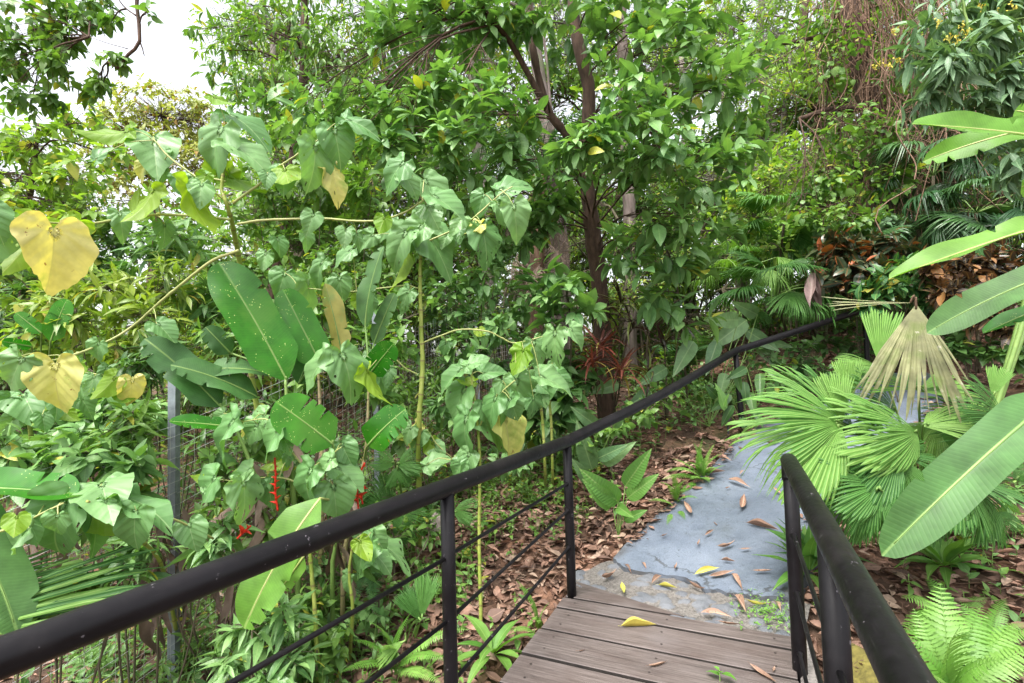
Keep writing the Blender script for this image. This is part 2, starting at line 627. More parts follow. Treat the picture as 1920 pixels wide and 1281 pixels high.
class NT:
    def __init__(s, t):
        s.t = t

    def n(s, typ, **kw):
        o = s.t.nodes.new(typ)
        for k, v in kw.items():
            setattr(o, k, v)
        return o

    def link(s, a, b):
        s.t.links.new(a, b)

    def val(s, sock, v):
        if isinstance(v, bpy.types.NodeSocket):
            s.link(v, sock)
        elif isinstance(v, (tuple, list)) and len(v) == 3 and sock.type == 'RGBA':
            sock.default_value = (*v, 1)
        else:
            sock.default_value = v

    def math(s, op, a, b=0.0, c=None, clamp=False):
        o = s.n('ShaderNodeMath', operation=op, use_clamp=clamp)
        s.val(o.inputs[0], a)
        s.val(o.inputs[1], b)
        if c is not None:
            s.val(o.inputs[2], c)
        return o.outputs[0]

    def mix(s, f, a, b, mode='MIX'):
        o = s.n('ShaderNodeMix', data_type='RGBA', blend_type=mode)
        s.val(o.inputs[0], f)
        s.val(o.inputs[6], a)
        s.val(o.inputs[7], b)
        return o.outputs[2]

    def ramp(s, f, stops):
        o = s.n('ShaderNodeValToRGB')
        e = o.color_ramp.elements
        while len(e) < len(stops):
            e.new(0.5)
        for el, (p, c) in zip(e, stops):
            el.position = p
            el.color = (*c, 1) if len(c) == 3 else c
        s.link(f, o.inputs[0])
        return o.outputs[0]

    def mr(s, x, a, b, c=0.0, d=1.0, smooth=False):
        o = s.n('ShaderNodeMapRange')
        if smooth:
            o.interpolation_type = 'SMOOTHSTEP'
        s.val(o.inputs[0], x)
        for i, q in enumerate((a, b, c, d)):
            s.val(o.inputs[1 + i], q)
        return o.outputs[0]

    def noise(s, scale=5, detail=3, rough=0.5, vec=None, out=0):
        o = s.n('ShaderNodeTexNoise')
        o.inputs['Scale'].default_value = scale
        o.inputs['Detail'].default_value = detail
        o.inputs['Roughness'].default_value = rough
        if vec is not None:
            s.link(vec, o.inputs['Vector'])
        return o.outputs[out]

    def coords(s):
        return s.n('ShaderNodeTexCoord').outputs['Object']

    def mapping(s, vec, scale=(1, 1, 1), rot=(0, 0, 0)):
        o = s.n('ShaderNodeMapping')
        o.inputs['Scale'].default_value = scale
        o.inputs['Rotation'].default_value = rot
        s.link(vec, o.inputs['Vector'])
        return o.outputs[0]

    def attr(s, name):
        o = s.n('ShaderNodeAttribute', attribute_name=name)
        sp = s.n('ShaderNodeSeparateXYZ')
        s.link(o.outputs['Vector'], sp.inputs[0])
        return o.outputs['Vector'], sp.outputs[0], sp.outputs[1], sp.outputs[2]

    def bump(s, h, strength=0.3, dist=0.01):
        o = s.n('ShaderNodeBump')
        o.inputs['Strength'].default_value = strength
        o.inputs['Distance'].default_value = dist
        s.link(h, o.inputs['Height'])
        return o.outputs[0]

    def principled(s, base, rough=0.5, spec=0.5, normal=None, metal=0.0, **kw):
        o = s.n('ShaderNodeBsdfPrincipled')
        s.val(o.inputs['Base Color'], base)
        s.val(o.inputs['Roughness'], rough)
        o.inputs['Specular IOR Level'].default_value = spec
        o.inputs['Metallic'].default_value = metal
        if normal is not None:
            s.link(normal, o.inputs['Normal'])
        for k, v in kw.items():
            s.val(o.inputs[k], v)
        return o.outputs[0]

    def out(s, sh):
        o = s.n('ShaderNodeOutputMaterial')
        s.link(sh, o.inputs['Surface'])


def leaf_mat(name, c1, c2, old=None, old_at=0.96, vein=None, rib=0.012, side=0, slope=0.6, rough=0.42, trans=0.32, tcol=(1.15, 1.25, 0.45), spec=0.45, bumpy=0.0, dots=False, mottle=0.25, edge=None, blotch=None):
    mt, t = new_mat(name)
    N = NT(t)
    _, r0, r1, r2 = N.attr('rnd')
    lcv, u, v, _z = N.attr('lc')
    col = N.mix(r0, c1, c2)
    if old:
        col = N.mix(N.math('GREATER_THAN', r1, old_at), col, old)
    nz = N.noise(9, 3, 0.6, N.coords())
    col = N.mix(1.0, col, N.ramp(nz, [(0.3, (1 - mottle,) * 3), (0.7, (1 + mottle * 0.6,) * 3)]), 'MULTIPLY')
    if edge:
        col = N.mix(N.mr(N.noise(4, 4, 0.6, N.coords()), 0.52, 0.66), col, edge)
    if blotch:
        bn = N.noise(blotch[1], 5, 0.65, N.coords())
        col = N.mix(N.mr(bn, blotch[2], blotch[2] + 0.03), col, blotch[0])
    au = N.math('ABSOLUTE', u)
    nor = None
    if vein:
        mask = N.mr(au, rib * 0.5, rib * 1.3, 1, 0)
        if side:
            fr = N.math('FRACT', N.math('MULTIPLY', N.math('SUBTRACT', v, N.math('MULTIPLY', au, slope)), side))
            tri = N.math('ABSOLUTE', N.math('SUBTRACT', fr, 0.5))
            sl = N.mr(tri, 0.0, 0.09, 1, 0)
            mask = N.math('MAXIMUM', mask, N.math('MULTIPLY', sl, 0.24))
            if bumpy:
                nor = N.bump(N.mr(tri, 0, 0.35, 0, 1, True), bumpy, 0.006)
        col = N.mix(N.math('MULTIPLY', mask, 0.7), col, vein)
    if dots:
        vo = N.n('ShaderNodeTexVoronoi')
        vo.inputs['Scale'].default_value = 75
        N.link(lcv, vo.inputs['Vector'])
        big = N.noise(5, 2, 0.5, lcv)
        m2 = N.math('MULTIPLY', N.math('LESS_THAN', vo.outputs['Distance'], 0.26), N.math('GREATER_THAN', big, 0.53))
        sepc = N.n('ShaderNodeSeparateColor')
        N.link(vo.outputs['Color'], sepc.inputs[0])
        m2 = N.math('MULTIPLY', m2, N.math('GREATER_THAN', sepc.outputs[0], 0.62))
        col = N.mix(m2, col, (0.62, 0.68, 0.25))
    sh = N.principled(col, rough, spec, nor)
    tr = N.n('ShaderNodeBsdfTranslucent')
    N.link(N.mix(1.0, col, tcol, 'MULTIPLY'), tr.inputs['Color'])
    if nor is not None:
        N.link(nor, tr.inputs['Normal'])
    mx = N.n('ShaderNodeMixShader')
    mx.inputs[0].default_value = trans
    N.link(sh, mx.inputs[1])
    N.link(tr.outputs[0], mx.inputs[2])
    N.out(mx.outputs[0])
    return mt


def bark_mat(name, c1, c2, scale=14, rough=0.85, bump=0.5, moss=None):
    mt, t = new_mat(name)
    N = NT(t)
    co = N.mapping(N.coords(), (1, 1, 0.22))
    a = N.noise(scale, 6, 0.65, co)
    col = N.ramp(a, [(0.32, c1), (0.68, c2)])
    if moss:
        col = N.mix(N.mr(N.noise(3, 4, 0.6, N.coords()), 0.5, 0.65), col, moss)
    N.out(N.principled(col, rough, 0.25, N.bump(a, bump, 0.03)))
    return mt


def stem_mat(name, c1, c2, ring=None, rough=0.45):
    mt, t = new_mat(name)
    N = NT(t)
    _, r0, r1, r2 = N.attr('rnd')
    _, u, v, _z = N.attr('lc')
    col = N.mix(N.mr(N.noise(6, 3, 0.6, N.coords()), 0.35, 0.65), c1, c2)
    if ring:
        fr = N.math('FRACT', N.math('MULTIPLY', v, 1 / 0.13))
        col = N.mix(N.math('MULTIPLY', N.math('GREATER_THAN', fr, 0.9), 0.75), col, ring)
    N.out(N.principled(col, rough, 0.4))
    return mt


# leaf materials -----------------------------------------------------------
M = {}
M['broad'] = leaf_mat('broad_leaf', (0.095, 0.22, 0.07), (0.235, 0.405, 0.13), old=(0.42, 0.42, 0.05), old_at=0.985, vein=(0.24, 0.37, 0.13), rib=0.010, side=9, slope=0.9, rough=0.40, trans=0.3, tcol=(1.1, 1.25, 0.4), bumpy=0.12, blotch=((0.16, 0.10, 0.04), 22, 0.74))
M['broad_dark'] = leaf_mat('dark_broad_leaf', (0.055, 0.135, 0.04), (0.115, 0.23, 0.06), old=(0.26, 0.3, 0.05), old_at=0.97, vein=(0.18, 0.28, 0.10), rib=0.010, rough=0.38, trans=0.36)
M['mid'] = leaf_mat('small_leaf', (0.085, 0.2, 0.045), (0.21, 0.355, 0.07), old=(0.38, 0.38, 0.06), old_at=0.965, rough=0.42, trans=0.36)
M['yellowish'] = leaf_mat('yellow_green_leaf', (0.13, 0.24, 0.04), (0.33, 0.42, 0.06), old=(0.42, 0.34, 0.07), old_at=0.94, vein=(0.35, 0.4, 0.15), rough=0.4, trans=0.4)
M['olive'] = leaf_mat('olive_leaf', (0.22, 0.29, 0.06), (0.42, 0.43, 0.11), old=(0.35, 0.22, 0.06), old_at=0.9, rough=0.5)
M['far_light'] = leaf_mat('far_light_leaf', (0.14, 0.28, 0.045), (0.31, 0.45, 0.075), old=(0.44, 0.44, 0.09), old_at=0.93, rough=0.45, trans=0.45)
M['far_dark'] = leaf_mat('far_dark_leaf', (0.075, 0.16, 0.04), (0.16, 0.27, 0.06), old=(0.28, 0.29, 0.06), old_at=0.95, rough=0.42, trans=0.42)
M['blue'] = leaf_mat('blue_green_leaf', (0.095, 0.185, 0.095), (0.16, 0.28, 0.13), vein=(0.24, 0.36, 0.2), side=7, slope=0.9, rough=0.45, trans=0.25, bumpy=0.12)
M['heart'] = leaf_mat('heart_leaf_green', (0.11, 0.25, 0.075), (0.2, 0.36, 0.135), vein=(0.30, 0.44, 0.20), rib=0.010, side=5, slope=1.05, rough=0.43, trans=0.32, bumpy=0.2, mottle=0.22, blotch=((0.28, 0.27, 0.06), 16, 0.72))
M['heart_young_backlit'] = leaf_mat('heart_leaf_lit_from_behind', (0.17, 0.33, 0.025), (0.28, 0.42, 0.04), vein=(0.38, 0.48, 0.14), rib=0.010, side=5, slope=1.05, rough=0.5, trans=0.5, tcol=(1.2, 1.25, 0.35), bumpy=0.15, mottle=0.2, blotch=((0.34, 0.26, 0.05), 14, 0.7))  # brighter copy: light from behind put into the colour, shared with young leaves
M['heart_old'] = leaf_mat('heart_leaf_yellowed', (0.58, 0.62, 0.14), (0.70, 0.62, 0.24), vein=(0.56, 0.5, 0.2), rib=0.010, side=5, slope=1.05, rough=0.5, trans=0.4, tcol=(1.1, 1.05, 0.4), bumpy=0.2, edge=(0.27, 0.38, 0.06), mottle=0.22, blotch=((0.30, 0.15, 0.05), 13, 0.655))
M['banana'] = leaf_mat('paddle_leaf_green', (0.022, 0.15, 0.008), (0.055, 0.21, 0.014), vein=(0.15, 0.32, 0.05), rib=0.008, side=52, slope=0.35, rough=0.38, trans=0.42, tcol=(0.7, 1.6, 0.2), spec=0.35, bumpy=0.07, dots=True, mottle=0.3, edge=(0.07, 0.2, 0.02), blotch=((0.22, 0.2, 0.04), 9, 0.74))
M['banana_dull'] = leaf_mat('paddle_leaf_dull', (0.045, 0.13, 0.032), (0.08, 0.175, 0.05), vein=(0.2, 0.32, 0.10), rib=0.009, side=52, slope=0.35, rough=0.5, trans=0.25, spec=0.35, bumpy=0.08, mottle=0.35, blotch=((0.2, 0.2, 0.07), 11, 0.73))
M['banana_pale'] = leaf_mat('paddle_leaf_pale', (0.12, 0.27, 0.035), (0.18, 0.34, 0.06), vein=(0.32, 0.45, 0.13), rib=0.01, side=52, slope=0.35, rough=0.45, trans=0.42, tcol=(1, 1.3, 0.3), spec=0.38, bumpy=0.07, mottle=0.3, blotch=((0.36, 0.33, 0.12), 8, 0.70))
M['banana_old'] = leaf_mat('paddle_leaf_yellowed', (0.5, 0.33, 0.06), (0.42, 0.4, 0.12), vein=(0.5, 0.45, 0.2), side=46, rough=0.55, trans=0.35, tcol=(1, 0.9, 0.5), edge=(0.25, 0.36, 0.12))
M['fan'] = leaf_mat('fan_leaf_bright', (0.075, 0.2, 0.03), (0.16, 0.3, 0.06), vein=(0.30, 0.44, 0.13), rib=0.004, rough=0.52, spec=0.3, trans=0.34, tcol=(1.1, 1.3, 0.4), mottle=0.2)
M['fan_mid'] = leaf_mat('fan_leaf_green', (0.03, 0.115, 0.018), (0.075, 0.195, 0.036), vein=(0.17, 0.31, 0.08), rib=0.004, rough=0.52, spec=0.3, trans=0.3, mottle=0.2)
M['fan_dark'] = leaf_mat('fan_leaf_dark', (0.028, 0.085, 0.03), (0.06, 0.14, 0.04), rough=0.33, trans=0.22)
M['fan_dead'] = leaf_mat('fan_leaf_dead', (0.27, 0.28, 0.13), (0.38, 0.37, 0.22), rough=0.7, trans=0.3, tcol=(1, 0.95, 0.6), edge=(0.18, 0.23, 0.07), mottle=0.45, blotch=((0.45, 0.43, 0.33), 18, 0.62))
M['fern'] = leaf_mat('fern_leaf', (0.12, 0.29, 0.04), (0.22, 0.4, 0.085), rough=0.45, trans=0.35, mottle=0.2)
M['fern_dark'] = leaf_mat('dark_fern_leaf', (0.06, 0.16, 0.055), (0.1, 0.22, 0.08), rough=0.45, trans=0.3)
M['croton'] = leaf_mat('croton_leaf', (0.025, 0.05, 0.025), (0.06, 0.085, 0.04), old=(0.30, 0.09, 0.03), old_at=0.8, vein=(0.2, 0.1, 0.04), rib=0.03, rough=0.28, trans=0.12)
M['croton_red'] = leaf_mat('croton_orange_leaf', (0.03, 0.03, 0.022), (0.11, 0.055, 0.032), old=(0.36, 0.17, 0.06), old_at=0.8, vein=(0.3, 0.2, 0.07), rib=0.03, side=8, rough=0.32, trans=0.12, tcol=(1.1, 0.8, 0.4))
M['croton_green'] = leaf_mat('croton_green_leaf', (0.04, 0.13, 0.04), (0.08, 0.2, 0.06), old=(0.3, 0.28, 0.05), old_at=0.9, vein=(0.2, 0.3, 0.08), rib=0.025, rough=0.3)
M['strap_red'] = leaf_mat('red_strap_leaf', (0.10, 0.04, 0.035), (0.36, 0.10, 0.06), old=(0.40, 0.32, 0.08), old_at=0.72, rough=0.35, trans=0.25, tcol=(1.1, 0.7, 0.5))
M['strap_dark'] = leaf_mat('dark_red_strap_leaf', (0.03, 0.03, 0.02), (0.10, 0.045, 0.035), old=(0.18, 0.22, 0.05), old_at=0.7, rough=0.33, trans=0.2, tcol=(1.1, 0.7, 0.5))
M['litter'] = leaf_mat('dry_leaf', (0.09, 0.055, 0.042), (0.36, 0.21, 0.15), old=(0.38, 0.27, 0.2), old_at=0.82, vein=(0.27, 0.17, 0.12), rib=0.02, side=9, rough=0.62, trans=0.1, tcol=(1, 0.8, 0.6), spec=0.3, mottle=0.5, blotch=((0.07, 0.045, 0.03), 30, 0.62))
M['fallen'] = leaf_mat('fallen_dry_leaf', (0.19, 0.115, 0.08), (0.36, 0.23, 0.165), vein=(0.4, 0.27, 0.19), rib=0.02, side=9, rough=0.6, trans=0.1, tcol=(1, 0.8, 0.6), spec=0.3, mottle=0.4, blotch=((0.12, 0.06, 0.035), 40, 0.6))
M['litter_yellow'] = leaf_mat('fallen_yellow_leaf', (0.42, 0.42, 0.08), (0.55, 0.42, 0.08), vein=(0.5, 0.46, 0.16), rib=0.02, rough=0.5, trans=0.15, tcol=(1, 0.9, 0.5))
M['dead'] = leaf_mat('dead_frond', (0.17, 0.115, 0.09), (0.30, 0.22, 0.17), rough=0.75, trans=0.15, tcol=(1, 0.85, 0.7), mottle=0.4)
M['red'] = leaf_mat('red_bract', (0.55, 0.03, 0.015), (0.62, 0.06, 0.02), old=(0.5, 0.4, 0.05), old_at=2, rough=0.35, trans=0.15, tcol=(1, 0.5, 0.3), edge=None, mottle=0.1)
M['flower'] = leaf_mat('yellow_flower', (0.6, 0.5, 0.06), (0.65, 0.55, 0.1), rough=0.6, trans=0.2, tcol=(1, 1, 0.5))
M['stem'] = stem_mat('jointed_green_stem', (0.20, 0.27, 0.04), (0.33, 0.36, 0.09), ring=(0.16, 0.11, 0.05))
M['stem_tan'] = stem_mat('jointed_tan_stem', (0.28, 0.26, 0.10), (0.36, 0.28, 0.17), ring=(0.14, 0.10, 0.06), rough=0.55)
M['twig'] = stem_mat('green_branch', (0.25, 0.3, 0.08), (0.36, 0.36, 0.14))
M['stalk'] = stem_mat('leaf_stalk', (0.12, 0.22, 0.05), (0.2, 0.3, 0.08))
M['brown'] = bark_mat('brown_bark', (0.035, 0.022, 0.016), (0.115, 0.07, 0.05), 22)
M['grey'] = bark_mat('grey_bark', (0.11, 0.09, 0.075), (0.3, 0.26, 0.23), 16, moss=(0.14, 0.16, 0.09))
M['pale'] = bark_mat('pale_bark', (0.07, 0.052, 0.045), (0.24, 0.19, 0.17), 12, moss=(0.10, 0.11, 0.06))
M['vine'] = bark_mat('vine_bark', (0.08, 0.048, 0.032), (0.25, 0.155, 0.105), 30)
M['darkstem'] = bark_mat('dark_stem', (0.05, 0.042, 0.028), (0.14, 0.12, 0.075), 30)
# ------------------------------------------------------------------ setting: ground, path, boardwalk
def m_ground():
    mt, t = new_mat('soil_with_litter')
    N = NT(t)
    co = N.coords()
    vo = N.n('ShaderNodeTexVoronoi')
    vo.inputs['Scale'].default_value = 16
    N.link(N.mapping(co, (1, 1, 0.3)), vo.inputs['Vector'])
    sp = N.n('ShaderNodeSeparateColor')
    N.link(vo.outputs['Color'], sp.inputs[0])
    a = N.noise(7, 8, 0.7, co)
    lit = N.ramp(sp.outputs[0], [(0.0, (0.05, 0.028, 0.018)), (0.5, (0.14, 0.075, 0.048)), (1.0, (0.24, 0.13, 0.085))])
    soil = N.ramp(a, [(0.3, (0.03, 0.02, 0.014)), (0.7, (0.11, 0.07, 0.05))])
    col = N.mix(N.mr(N.noise(2.2, 4, 0.6, co), 0.4, 0.6), soil, lit)
    moss = N.mr(N.noise(0.6, 5, 0.6, co), 0.55, 0.7)
    col = N.mix(N.math('MULTIPLY', moss, 0.6), col, (0.05, 0.09, 0.025))
    h = N.math('ADD', N.math('MULTIPLY', vo.outputs['Distance'], 0.6), a)
    N.out(N.principled(col, 0.9, 0.2, N.bump(h, 0.9, 0.04)))
    return mt


def m_path():
    mt, t = new_mat('blue_grey_painted_concrete')
    N = NT(t)
    co = N.coords()
    a = N.noise(3, 6, 0.65, co)
    b = N.noise(45, 5, 0.7, co)
    col = N.ramp(a, [(0.3, (0.098, 0.119, 0.155)), (0.5, (0.13, 0.156, 0.198)), (0.72, (0.162, 0.19, 0.232))])
    worn = N.mr(N.noise(1.4, 6, 0.7, co), 0.56, 0.72)
    col = N.mix(N.math('MULTIPLY', worn, 0.45), col, (0.085, 0.095, 0.09))
    speck = N.mr(b, 0.58, 0.68)
    col = N.mix(N.math('MULTIPLY', speck, N.mr(N.noise(2.5, 3, 0.6, co), 0.36, 0.6)), col, (0.05, 0.05, 0.045))
    fine = N.noise(160, 3, 0.7, co)
    col = N.mix(1.0, col, N.ramp(fine, [(0.3, (0.78, 0.78, 0.78)), (0.7, (1.18, 1.18, 1.18))]), 'MULTIPLY')
    vo = N.n('ShaderNodeTexVoronoi', feature='DISTANCE_TO_EDGE')
    vo.inputs['Scale'].default_value = 1.1
    N.link(N.mix(0.25, co, N.noise(4, 4, 0.6, co, 1)), vo.inputs['Vector'])
    crack = N.math('MULTIPLY', N.mr(vo.outputs['Distance'], 0.003, 0.008, 1, 0), N.mr(N.noise(0.9, 2, 0.5, co), 0.47, 0.53))
    col = N.mix(N.math('MULTIPLY', crack, 0.7), col, (0.04, 0.04, 0.04))
    _, eu, ev, _q = N.attr('lc')
    eg = N.math('ABSOLUTE', N.math('SUBTRACT', eu, 0.5))
    dirt = N.mr(N.math('ADD', eg, N.math('MULTIPLY', N.math('SUBTRACT', N.noise(5, 6, 0.7, co), 0.5), 0.5)), 0.40, 0.56)
    col = N.mix(N.math('MULTIPLY', dirt, 0.75), col, (0.06, 0.052, 0.042))
    damp = N.mr(N.noise(0.8, 5, 0.65, co), 0.5, 0.62)
    col = N.mix(N.math('MULTIPLY', damp, 0.65), col, N.mix(1.0, col, (0.62, 0.64, 0.62), 'MULTIPLY'))
    h = N.math('ADD', N.math('MULTIPLY', b, 0.35), N.noise(12, 6, 0.7, co))
    N.out(N.principled(col, N.mr(a, 0.3, 0.7, 0.45, 0.65), 0.4, N.bump(h, 0.8, 0.016)))
    return mt


def m_apron():
    mt, t = new_mat('rough_mortar_with_stones')
    N = NT(t)
    _, s, r1, r2 = N.attr('rnd')
    co = N.coords()
    b = N.noise(70, 6, 0.75, co)
    mor = N.ramp(b, [(0.33, (0.05, 0.045, 0.04)), (0.5, (0.145, 0.132, 0.12)), (0.7, (0.25, 0.23, 0.21))])
    sto = N.ramp(N.noise(6, 4, 0.6, co), [(0.3, (0.10, 0.107, 0.12)), (0.7, (0.17, 0.177, 0.192))])
    col = N.mix(N.mr(s, 0.25, 0.55), mor, sto)
    N.out(N.principled(col, 0.7, 0.35, N.bump(b, 0.7, 0.012)))
    return mt


def m_wood():
    mt, t = new_mat('weathered_grey_planks')
    N = NT(t)
    co = N.coords()
    rot = N.mapping(co, (1, 1, 1), (0, 0, math.atan2(0.409, 0.912)))
    gr = N.mapping(rot, (0.9, 26, 6))
    _, r0, r1, r2 = N.attr('rnd')
    off = N.n('ShaderNodeCombineXYZ')
    N.link(N.math('MULTIPLY', r0, 9), off.inputs[0])
    ad = N.n('ShaderNodeVectorMath', operation='ADD')
    N.link(gr, ad.inputs[0])
    N.link(off.outputs[0], ad.inputs[1])
    a = N.noise(3.2, 8, 0.7, ad.outputs[0])
    st = N.noise(2.0, 6, 0.7, N.mapping(rot, (1.2, 3.5, 2)))
    col = N.ramp(a, [(0.25, (0.035, 0.029, 0.027)), (0.5, (0.105, 0.085, 0.078)), (0.75, (0.195, 0.165, 0.153))])
    col = N.mix(N.mr(st, 0.45, 0.7), col, N.mix(1.0, col, (0.66, 0.6, 0.58), 'MULTIPLY'))
    col = N.mix(N.math('MULTIPLY', N.mr(N.noise(1.3, 4, 0.6, co), 0.52, 0.68), 0.5), col, (0.17, 0.152, 0.152))
    col = N.mix(N.math('MULTIPLY', r1, 0.22), col, (0.13, 0.10, 0.09))
    N.out(N.principled(col, N.mr(a, 0.2, 0.8, 0.5, 0.75), 0.35, N.bump(a, 0.45, 0.004)))
    return mt


def m_black():
    mt, t = new_mat('black_painted_steel')
    N = NT(t)
    co = N.coords()
    a = N.noise(5, 5, 0.65, co)
    s = N.noise(40, 4, 0.65, co)
    b = N.noise(130, 2, 0.5, co)
    col = N.ramp(a, [(0.35, (0.004, 0.0033, 0.004)), (0.7, (0.009, 0.0075, 0.009))])
    _, tu, tv, _q = N.attr('lc')
    cx = N.n('ShaderNodeCombineXYZ')
    N.link(N.math('MULTIPLY', tu, 60), cx.inputs[0])
    N.link(N.math('MULTIPLY', tv, 5), cx.inputs[1])
    scr = N.noise(1.4, 4, 0.7, cx.outputs[0])
    col = N.mix(N.math('MULTIPLY', N.mr(scr, 0.62, 0.75), 0.5), col, (0.05, 0.043, 0.047))
    col = N.mix(N.math('MULTIPLY', N.mr(N.noise(3, 5, 0.7, co), 0.5, 0.7), 0.35), col, (0.028, 0.024, 0.024))
    chip = N.mr(N.noise(34, 4, 0.7, co), 0.665, 0.695)
    col = N.mix(chip, col, (0.11, 0.10, 0.11))
    N.out(N.principled(col, N.mr(s, 0.3, 0.7, 0.36, 0.52), 0.22, N.bump(b, 0.1, 0.002)))
    return mt


M['ground'], M['path'], M['apron'], M['wood'], M['black'] = m_ground(), m_path(), m_apron(), m_wood(), m_black()


def plain(name, c, rough=0.5, metal=0.0, var=0.25, scale=20):
    mt, t = new_mat(name)
    N = NT(t)
    nz = N.noise(scale, 4, 0.6, N.coords())
    col = N.ramp(nz, [(0.3, tuple(x * (1 - var) for x in c)), (0.7, tuple(min(1, x * (1 + var)) for x in c))])
    N.out(N.principled(col, rough, 0.5, None, metal))
    return mt


M['galv'] = plain('galvanised_steel', (0.27, 0.30, 0.34), 0.45, 0.35)
M['wire'] = plain('galvanised_wire', (0.52, 0.54, 0.53), 0.4, 0.4)
M['dirt_shade_wood'] = plain('plank_edge_dirt_and_gap_shade', (0.022, 0.017, 0.014), 0.9, 0, 0.5, 40)  # plank sides near black: shade of the gaps painted in along with dirt
M['screw'] = plain('rusty_screw', (0.03, 0.022, 0.02), 0.6)
M['dim_plastic'] = plain('smoky_plastic', (0.10, 0.08, 0.075), 0.25)
M['cap_plastic'] = plain('black_plastic', (0.03, 0.027, 0.032), 0.4)
M['concrete'] = plain('old_concrete', (0.2, 0.18, 0.165), 0.85, 0, 0.45, 60)
M['moss'] = plain('mossy_rock', (0.13, 0.11, 0.025), 0.95, 0, 0.5, 30)
M['rock'] = plain('pale_rock', (0.3, 0.25, 0.22), 0.9, 0, 0.4, 40)

# ground: one sheet, fine near the camera
gx = np.concatenate([np.linspace(-90, -12, 16)[:-1], np.linspace(-12, 14, 200), np.linspace(14, 90, 16)[1:]])
gy = np.concatenate([np.linspace(-40, -2, 10)[:-1], np.linspace(-2, 18, 170), np.linspace(18, 150, 22)[1:]])
X, Y = np.meshgrid(gx, gy)
Z = H(X, Y)
g = Geo().add(np.stack([X, Y, Z], -1).reshape(-1, 3), {4: grid_faces(len(gy) - 1, len(gx) - 1)})
o = obj('ground', g, M['ground'])
tag(o, 'brown sloping forest floor of soil and fallen leaves', 'ground', kind='structure')

# path: a sloping slab that climbs from the boardwalk and turns right
left = smooth_path([(0.70, 3.80, 0), (1.11, 4.19, 0), (1.46, 4.49, 0), (2.02, 5.05, 0), (2.40, 5.42, 0), (2.75, 5.66, 0), (3.3, 5.86, 0), (3.7, 6.05, 0), (3.95, 6.2, 0), (4.2, 6.5, 0), (4.3, 6.8, 0)], 70)[:, :2]
right = smooth_path([(1.66, 3.10, 0), (2.05, 3.5, 0), (2.4, 3.85, 0), (2.9, 4.32, 0), (3.3, 4.6, 0), (3.6, 4.78, 0), (4.1, 5.0, 0), (4.5, 5.35, 0), (4.9, 5.8, 0), (5.1, 6.1, 0), (5.2, 6.4, 0)], 70)[:, :2]
nu = 48
tt = np.linspace(0, 1, nu + 1)
front = smooth_path([Pz(1150, 1052, -0.01), Pz(1169, 1068, -0.01), Pz(1240, 1079, -0.01), Pz(1290, 1088, -0.01), Pz(1325, 1104, -0.01), Pz(1381, 1119, -0.01), Pz(1430, 1121, -0.01), Pz(1480, 1128, -0.01)], nu + 1)[:, :2]
rows = [front]
for k in range(2, 70):
    rows.append(left[k] * (1 - tt[:, None]) + right[k] * tt[:, None])
R = np.array(rows)
jag = np.interp(np.arange(nu + 1), np.arange(0, nu + 1, 3), rng.normal(0, 0.018, nu // 3 + 1)) + rng.normal(0, 0.009, nu + 1)
R[0] += jag[:, None] * np.array([0.4, 0.9])
zz = H0(R[..., 0], R[..., 1]) + 0.035
zz[0] = np.maximum(zz[0], 0.012)
zz += 0.012 * np.sin(R[..., 0] * 3.1 + 1) * np.sin(R[..., 1] * 2.3)
top = np.dstack([R, zz])
n0, n1 = top.shape[:2]
g = Geo().add(top.reshape(-1, 3), {4: grid_faces(n0 - 1, n1 - 1)}, np.stack([np.repeat(tt[None], n0, 0), np.repeat(np.arange(n0)[:, None] / n0, n1, 1)], -1).reshape(-1, 2))
for e, outw in ((top[0], (-0.4, -0.9)), (top[:, 0][::-1], None), (top[:, -1], None)):
    lo = e.copy()
    lo[:, 2] -= 0.16
    md = e.copy()
    md[:, 2] -= 0.012
    v = np.stack([lo, md, e], 1).reshape(-1, 3)
    g.add(v, {4: grid_faces(len(e) - 1, 2)[:, ::-1]})
o = obj('path', g, M['path'])
tag(o, 'blue grey painted concrete path climbing from the boardwalk', 'path', kind='structure')

# rough mortar strip with stones between the slab and the planks
q0 = [Pz(*p, 0.0)[:2] for p in ((1062, 1072), (1100, 1064), (1150, 1046), (1240, 1072), (1325, 1098), (1390, 1112), (1480, 1120), (1520, 1125))]
q1 = [Pz(*p, 0.0)[:2] for p in ((1080, 1092), (1100, 1098), (1150, 1112), (1215, 1133), (1279, 1156), (1360, 1170), (1472, 1188), (1500, 1196))]
nu, nv = 90, 26
c0 = smooth_path(np.column_stack([q0, np.zeros(8)]), nu + 1)[:, :2]
c1 = smooth_path(np.column_stack([q1, np.zeros(8)]), nu + 1)[:, :2]
nd = np.array([-0.409, -0.912])
c1 = c1 + nd * 0.05
a = np.linspace(0, 1, nv + 1)[:, None, None]
XY = c0[None] * (1 - a) + c1[None] * a
sm = np.zeros(XY.shape[:2])
hh = np.zeros(XY.shape[:2])
rr = np.random.default_rng(5)
for _ in range(60):
    c = XY[rr.integers(3, nv - 1), rr.integers(4, nu - 3)]
    ax, ay, th = rr.uniform(0.03, 0.065), rr.uniform(0.025, 0.045), rr.uniform(0, 3.14)
    d = XY - c
    e = np.hypot((d[..., 0] * math.cos(th) + d[..., 1] * math.sin(th)) / ax, (-d[..., 0] * math.sin(th) + d[..., 1] * math.cos(th)) / ay)
    f = np.clip(1 - e ** 2, 0, 1) ** 0.5
    ok = f > hh / 0.02
    hh = np.where(ok, np.maximum(hh, 0.02 * f), hh)
    sm = np.maximum(sm, np.clip(1.6 * f, 0, 1))
zz = -0.022 + hh + rr.normal(0, 0.0025, hh.shape)
